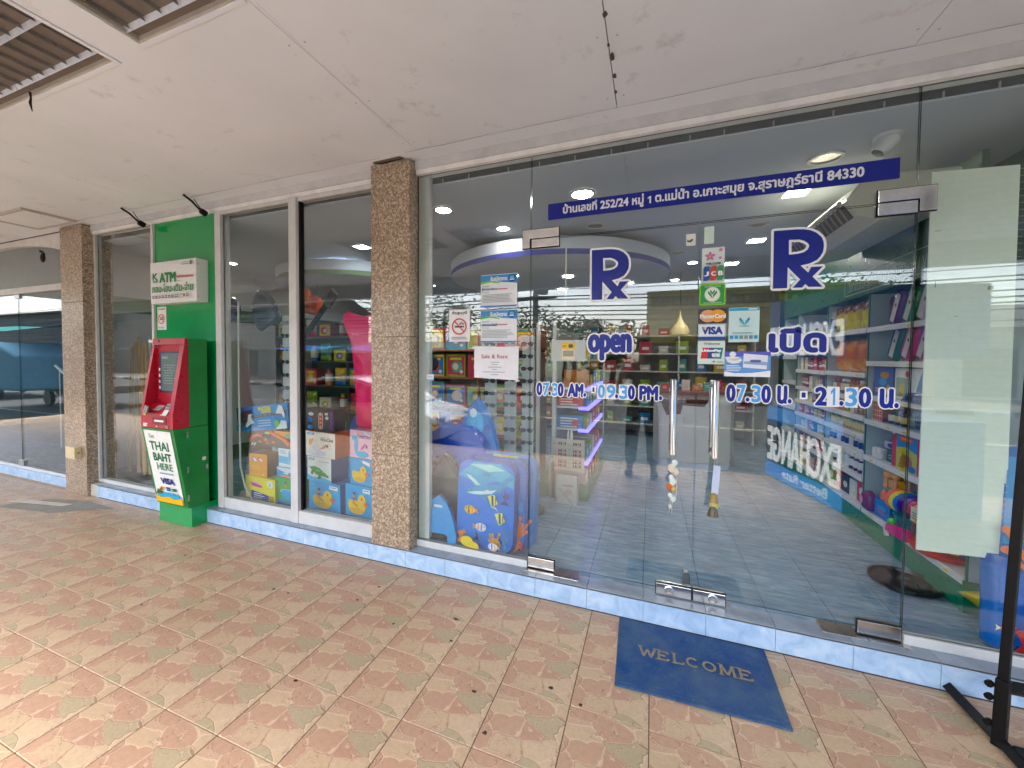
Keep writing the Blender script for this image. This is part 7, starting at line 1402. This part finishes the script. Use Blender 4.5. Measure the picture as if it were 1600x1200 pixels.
palm(-3.6, -27, 4.6, 'palm tree left of the yellow signboard', 3); palm(-27, -24, 7, 'tall palm at the left across the road', 4); palm(-16, -30, 6.5, 'palm behind the green shed', 5)
# parked white car
car = thing('parked_car', 'white hatchback parked at the kerb', 'car', (-5.2, -4.85, ZR))
def carsec(m, prof, yw, c):
    n = len(prof); vs_ = []
    for s_ in (-1, 1):
        for (x, z, k) in prof: vs_.append((-5.2 + x, -4.85 + s_ * yw * k, ZR + z))
    fs_ = [tuple(range(n)), tuple(range(2 * n - 1, n - 1, -1))] + [(i, n + i, n + (i + 1) % n, (i + 1) % n) for i in range(n)]
    m.add(vs_, fs_, c)
m = MB(); carsec(m, [(-2.1, .35, .93), (-2.12, .62, .95), (-1.9, .8, .97), (-1.5, .92, .98), (1.0, .93, .98), (1.8, .8, .95), (2.1, .65, .9), (2.12, .35, .9), (1.7, .25, .9), (-1.8, .25, .92)], .86, (230, 230, 230)); m.build('body', m_plain('white_car_paint', (226, 227, 229), .15, 0, .6, .03, 4, coat=.6), car, bevel=.04)
m = MB(); carsec(m, [(-1.95, .9, .93), (-1.55, 1.32, .76), (-.9, 1.44, .72), (.0, 1.44, .72), (.5, 1.34, .74), (1.15, .93, .92)], .86, (226, 227, 229)); m.build('roof', bpy.data.materials['white_car_paint'], car, bevel=.03)
m = MB(); carsec(m, [(-1.62, .97, .945), (-1.38, 1.28, .815), (-.85, 1.37, .78), (0, 1.37, .78), (.42, 1.29, .8), (.95, .97, .94)], .872, (18, 20, 22)); m.build('side_window', PLAST, car)
for sx in (-1.3, 1.32):
    for sy in (-1, 1):
        m = MB(); m.lathe([(.2, -.09), (.31, -.1), (.32, 0), (.31, .1), (.2, .09)], (-5.2 + sx, -4.85 + sy * .76, ZR + .32), (24, 24, 26), 20, 'y'); w_ = m.build('wheel', PLAST, car, smooth=40); m = MB(); m.lathe([(.2, 0), (.2, .03), (.05, .04)], (-5.2 + sx, -4.85 + sy * .85 - .015, ZR + .32), (170, 172, 176), 16, 'y'); m.build('rim', STEEL2, w_)
for sy in (-1, 1): m = MB(); m.ell((-5.2 + 1.98, -4.85 + sy * .6, ZR + .68), (.12, .18, .08), (210, 214, 220)); m.build('headlight', PLAST, car, smooth=True); m = MB(); m.ell((-5.2 + .75, -4.85 + sy * .9, ZR + 1.0), (.08, .1, .06), (222, 222, 224)); m.build('wing_mirror', PLAST, car, smooth=True)
def m_added_glow():  # glow added to the booth print so its reflection shows in the glass
    t = NT('sign_added_glow'); a = t.n('Attribute', attribute_name='Col'); t.set(Base_Color=a.outputs['Color'], Roughness=.3, Emission_Strength=.55); t.l(a.outputs['Color'], t.b.inputs['Emission Color']); t.mat.cycles.emission_sampling = 'NONE'; return t.mat
ADDGLOW = m_added_glow()
# currency exchange booth on the walkway, right of the camera
bt = thing('exchange_booth', 'blue and white currency exchange booth on the walkway', 'booth', (2.9, -2.9, ZP)); BF = frame((2.32, -2.255, 0), (-.33, -1.265, 0), (0, 0, 1)); BL = 1.31
m = MB(BF); m.box((0, ZP, -1.2), (BL, .84, 0), (52, 124, 206)); m.build('base', PLAST, bt, bevel=.01); m = MB(BF); m.box((0, 1.42, -1.2), (BL, 2.12, 0), (40, 116, 204)); m.build('top_sign', PLAST, bt, bevel=.01)
for u in (0, BL - .04): m = MB(BF); m.box((u, .84, -.04), (u + .04, 1.42, 0), (226, 228, 230)); m.build('post', PLAST, bt)
m = MB(BF); m.box((.05, .84, -.5), (BL - .05, 1.42, -.48), (200, 206, 210)); m.build('counter_back', PLAST, bt)
m = MB(BF); m.lay = .003; m.rect(.0, .13, BL, .6, (24, 56, 66)); m.rect(.0, ZP + .01, BL, .125, (44, 130, 214)); m.text('EXCHANGE', .04, .16, 1.27, .57, (236, 240, 244), .014); m.text('Better Rate', .2, .0, .95, .1, (226, 236, 246), .002); m.rect(.02, .66, BL - .02, .82, (70, 140, 214)); m.text('EXCHANGE', .05, 1.46, 1.27, 1.8, (236, 240, 244), .012); m.build('lettering', ADDGLOW, bt)

# ---------------------------------------------------------------- person taking the picture (mirrored in the doors)
def skinned(name, mat, parent, verts, edges, rad, root, sub_=2):
    me = bpy.data.meshes.new(name); o0 = W[parent]; me.from_pydata([tuple(Vector(p) - o0) for p in verts], edges, []); me.materials.append(mat)
    o = bpy.data.objects.new(name, me); COL.objects.link(o); o.parent = parent; W[o] = o0.copy()
    sm = o.modifiers.new('skin', 'SKIN'); sm.use_smooth_shade = True
    for i, r_ in enumerate(rad): d = me.skin_vertices[0].data[i]; d.radius = r_ if isinstance(r_, tuple) else (r_, r_); d.use_root = (i == root)
    ss = o.modifiers.new('sub', 'SUBSURF'); ss.levels = sub_; ss.render_levels = sub_
    return o
def chain(*groups):
    V_, E_, R_ = [], [], []; idx = {}
    for g_ in groups:
        prev = None
        for nm, p, r_ in g_:
            if nm not in idx: idx[nm] = len(V_); V_.append(p); R_.append(r_)
            if prev is not None: E_.append((prev, idx[nm]))
            prev = idx[nm]
    return V_, E_, R_, idx
px, py = .49, -2.86
pr = thing('person', 'person in dark clothes holding up a phone, mirrored in the glass doors', 'person', (px, py, ZP))
SKIN = m_plain('skin', (176, 128, 100), .5, 0, .4, .05, 8); NAVYC = m_plain('dark_cotton', (30, 34, 46), .9, 0, .2, .15, 30); SHIRT = m_plain('grey_shirt', (70, 74, 82), .9, 0, .2, .12, 30); HAIR = m_plain('black_hair', (22, 18, 16), .6, 0, .4, .2, 60)
PH = Vector((.585, -2.45, 1.4)); G_ = []
torso = [('pel', (px, py, .88), (.15, .11)), ('wai', (px, py, 1.0), (.13, .095)), ('che', (px, py + .01, 1.2), (.16, .11)), ('nkb', (px, py, 1.36), (.07, .065)), ('nk', (px, py + .01, 1.43), .052), ('jaw', (px, py + .03, 1.49), (.062, .07)), ('hd', (px, py + .015, 1.57), (.075, .09)), ('tp', (px, py, 1.65), (.06, .075))]
G_.append(torso)
for s_, nm in ((-1, 'l'), (1, 'r')):
    G_.append([('pel', 0, 0), ('hip' + nm, (px + s_ * .09, py, .8), .095), ('kn' + nm, (px + s_ * .12, py + .02, .42), .06), ('an' + nm, (px + s_ * .14, py - .02, .02), .042), ('to' + nm, (px + s_ * .16, py + .13, -.03), (.045, .03))])
    wr = (PH.x + s_ * .115, PH.y - .06, 1.355); pm = (PH.x + s_ * .1, PH.y - .03, 1.38)
    G_.append([('che', 0, 0), ('sh' + nm, (px + s_ * .18, py, 1.3), .062), ('el' + nm, (px + s_ * .27, py + .12, 1.06), .045), ('fa' + nm, (px + s_ * .23, py + .26, 1.22), .04), ('wr' + nm, wr, .028), ('pm' + nm, pm, (.036, .02))])
    for k in range(4): G_.append([('pm' + nm, 0, 0), (f'f{k}{nm}', (pm[0] + s_ * .004, pm[1] + .012, pm[2] + .012 + .018 * k), .0095), (f'g{k}{nm}', (pm[0] - s_ * .012, PH.y + .012, pm[2] + .014 + .019 * k), .0088), (f'h{k}{nm}', (pm[0] - s_ * (.03 - .003 * abs(k - 1.5)), PH.y + .014, pm[2] + .015 + .02 * k), .008)])
    G_.append([('pm' + nm, 0, 0), ('t0' + nm, (pm[0] - s_ * .018, pm[1] - .012, pm[2] + .02), .011), ('t1' + nm, (pm[0] - s_ * .042, PH.y - .014, pm[2] + .038), .0095)])
V_, E_, R_, idx = chain(*G_); skinned('body', SKIN, pr, V_, E_, R_, idx['pel'])
gt = [[('pel', (px, py, .9), (.165, .125)), ('wai', (px, py, .98), (.15, .11))]] + [[('pel', 0, 0), ('hip' + n_, (px + s_ * .092, py, .8), .112), ('kn' + n_, (px + s_ * .122, py + .015, .42), .085), ('cu' + n_, (px + s_ * .14, py - .02, .06), .075)] for s_, n_ in ((-1, 'l'), (1, 'r'))]
V_, E_, R_, idx = chain(*gt); skinned('trousers', NAVYC, pr, V_, E_, R_, idx['pel'])
gt = [[('wai', (px, py, .93), (.168, .128)), ('mid', (px, py, 1.06), (.155, .115)), ('che', (px, py + .01, 1.2), (.18, .125)), ('nkb', (px, py, 1.35), (.1, .085))]] + [[('che', 0, 0), ('sh' + n_, (px + s_ * .19, py, 1.29), .08), ('el' + n_, (px + s_ * .25, py + .08, 1.13), .066)] for s_, n_ in ((-1, 'l'), (1, 'r'))]
V_, E_, R_, idx = chain(*gt); skinned('shirt', SHIRT, pr, V_, E_, R_, idx['wai'])
V_, E_, R_, idx = chain([('a', (px, py - .03, 1.52), (.07, .06)), ('b', (px, py - .02, 1.6), (.083, .09)), ('c', (px, py + .0, 1.67), (.068, .075))]); skinned('hair', HAIR, pr, V_, E_, R_, 1)
m = MB(); yf = py + .108
for s_ in (-1, 1): m.ell((px + s_ * .03, yf - .014, 1.57), (.012, .008, .007), (236, 232, 226), 8, 5); m.ell((px + s_ * .03, yf - .007, 1.57), (.006, .004, .006), (40, 28, 22), 8, 5); m.ell((px + s_ * .078, py + .012, 1.555), (.012, .02, .03), (170, 122, 96), 8, 5)
m.ell((px, yf + .002, 1.54), (.014, .018, .024), (176, 128, 100), 8, 6); m.ell((px, yf - .014, 1.5), (.026, .008, .007), (150, 84, 78), 8, 5); m.build('face_features', PLAST, pr, smooth=True)
for s_ in (-1, 1): m = MB(); m.ell((px + s_ * .152, py + .055, -.028), (.05, .135, .036), (40, 40, 44), 12, 6); m.build('shoe', CLOTH, pr, smooth=True)
ph = thing('phone', 'black phone held up in both hands of the mirrored person', 'phone', (PH.x, PH.y, 1.36)); m = MB(); m.box((PH.x - .082, PH.y - .004, 1.368), (PH.x + .082, PH.y + .004, 1.448), (24, 24, 27)); m.build('case', PLAST, ph, bevel=.003)
m = MB(); m.lathe([(.009, 0), (.009, .002), (.005, .0024)], (PH.x + .062, PH.y + .004, 1.428), (60, 62, 70), 14, 'y'); m.build('lens', PLAST, ph)
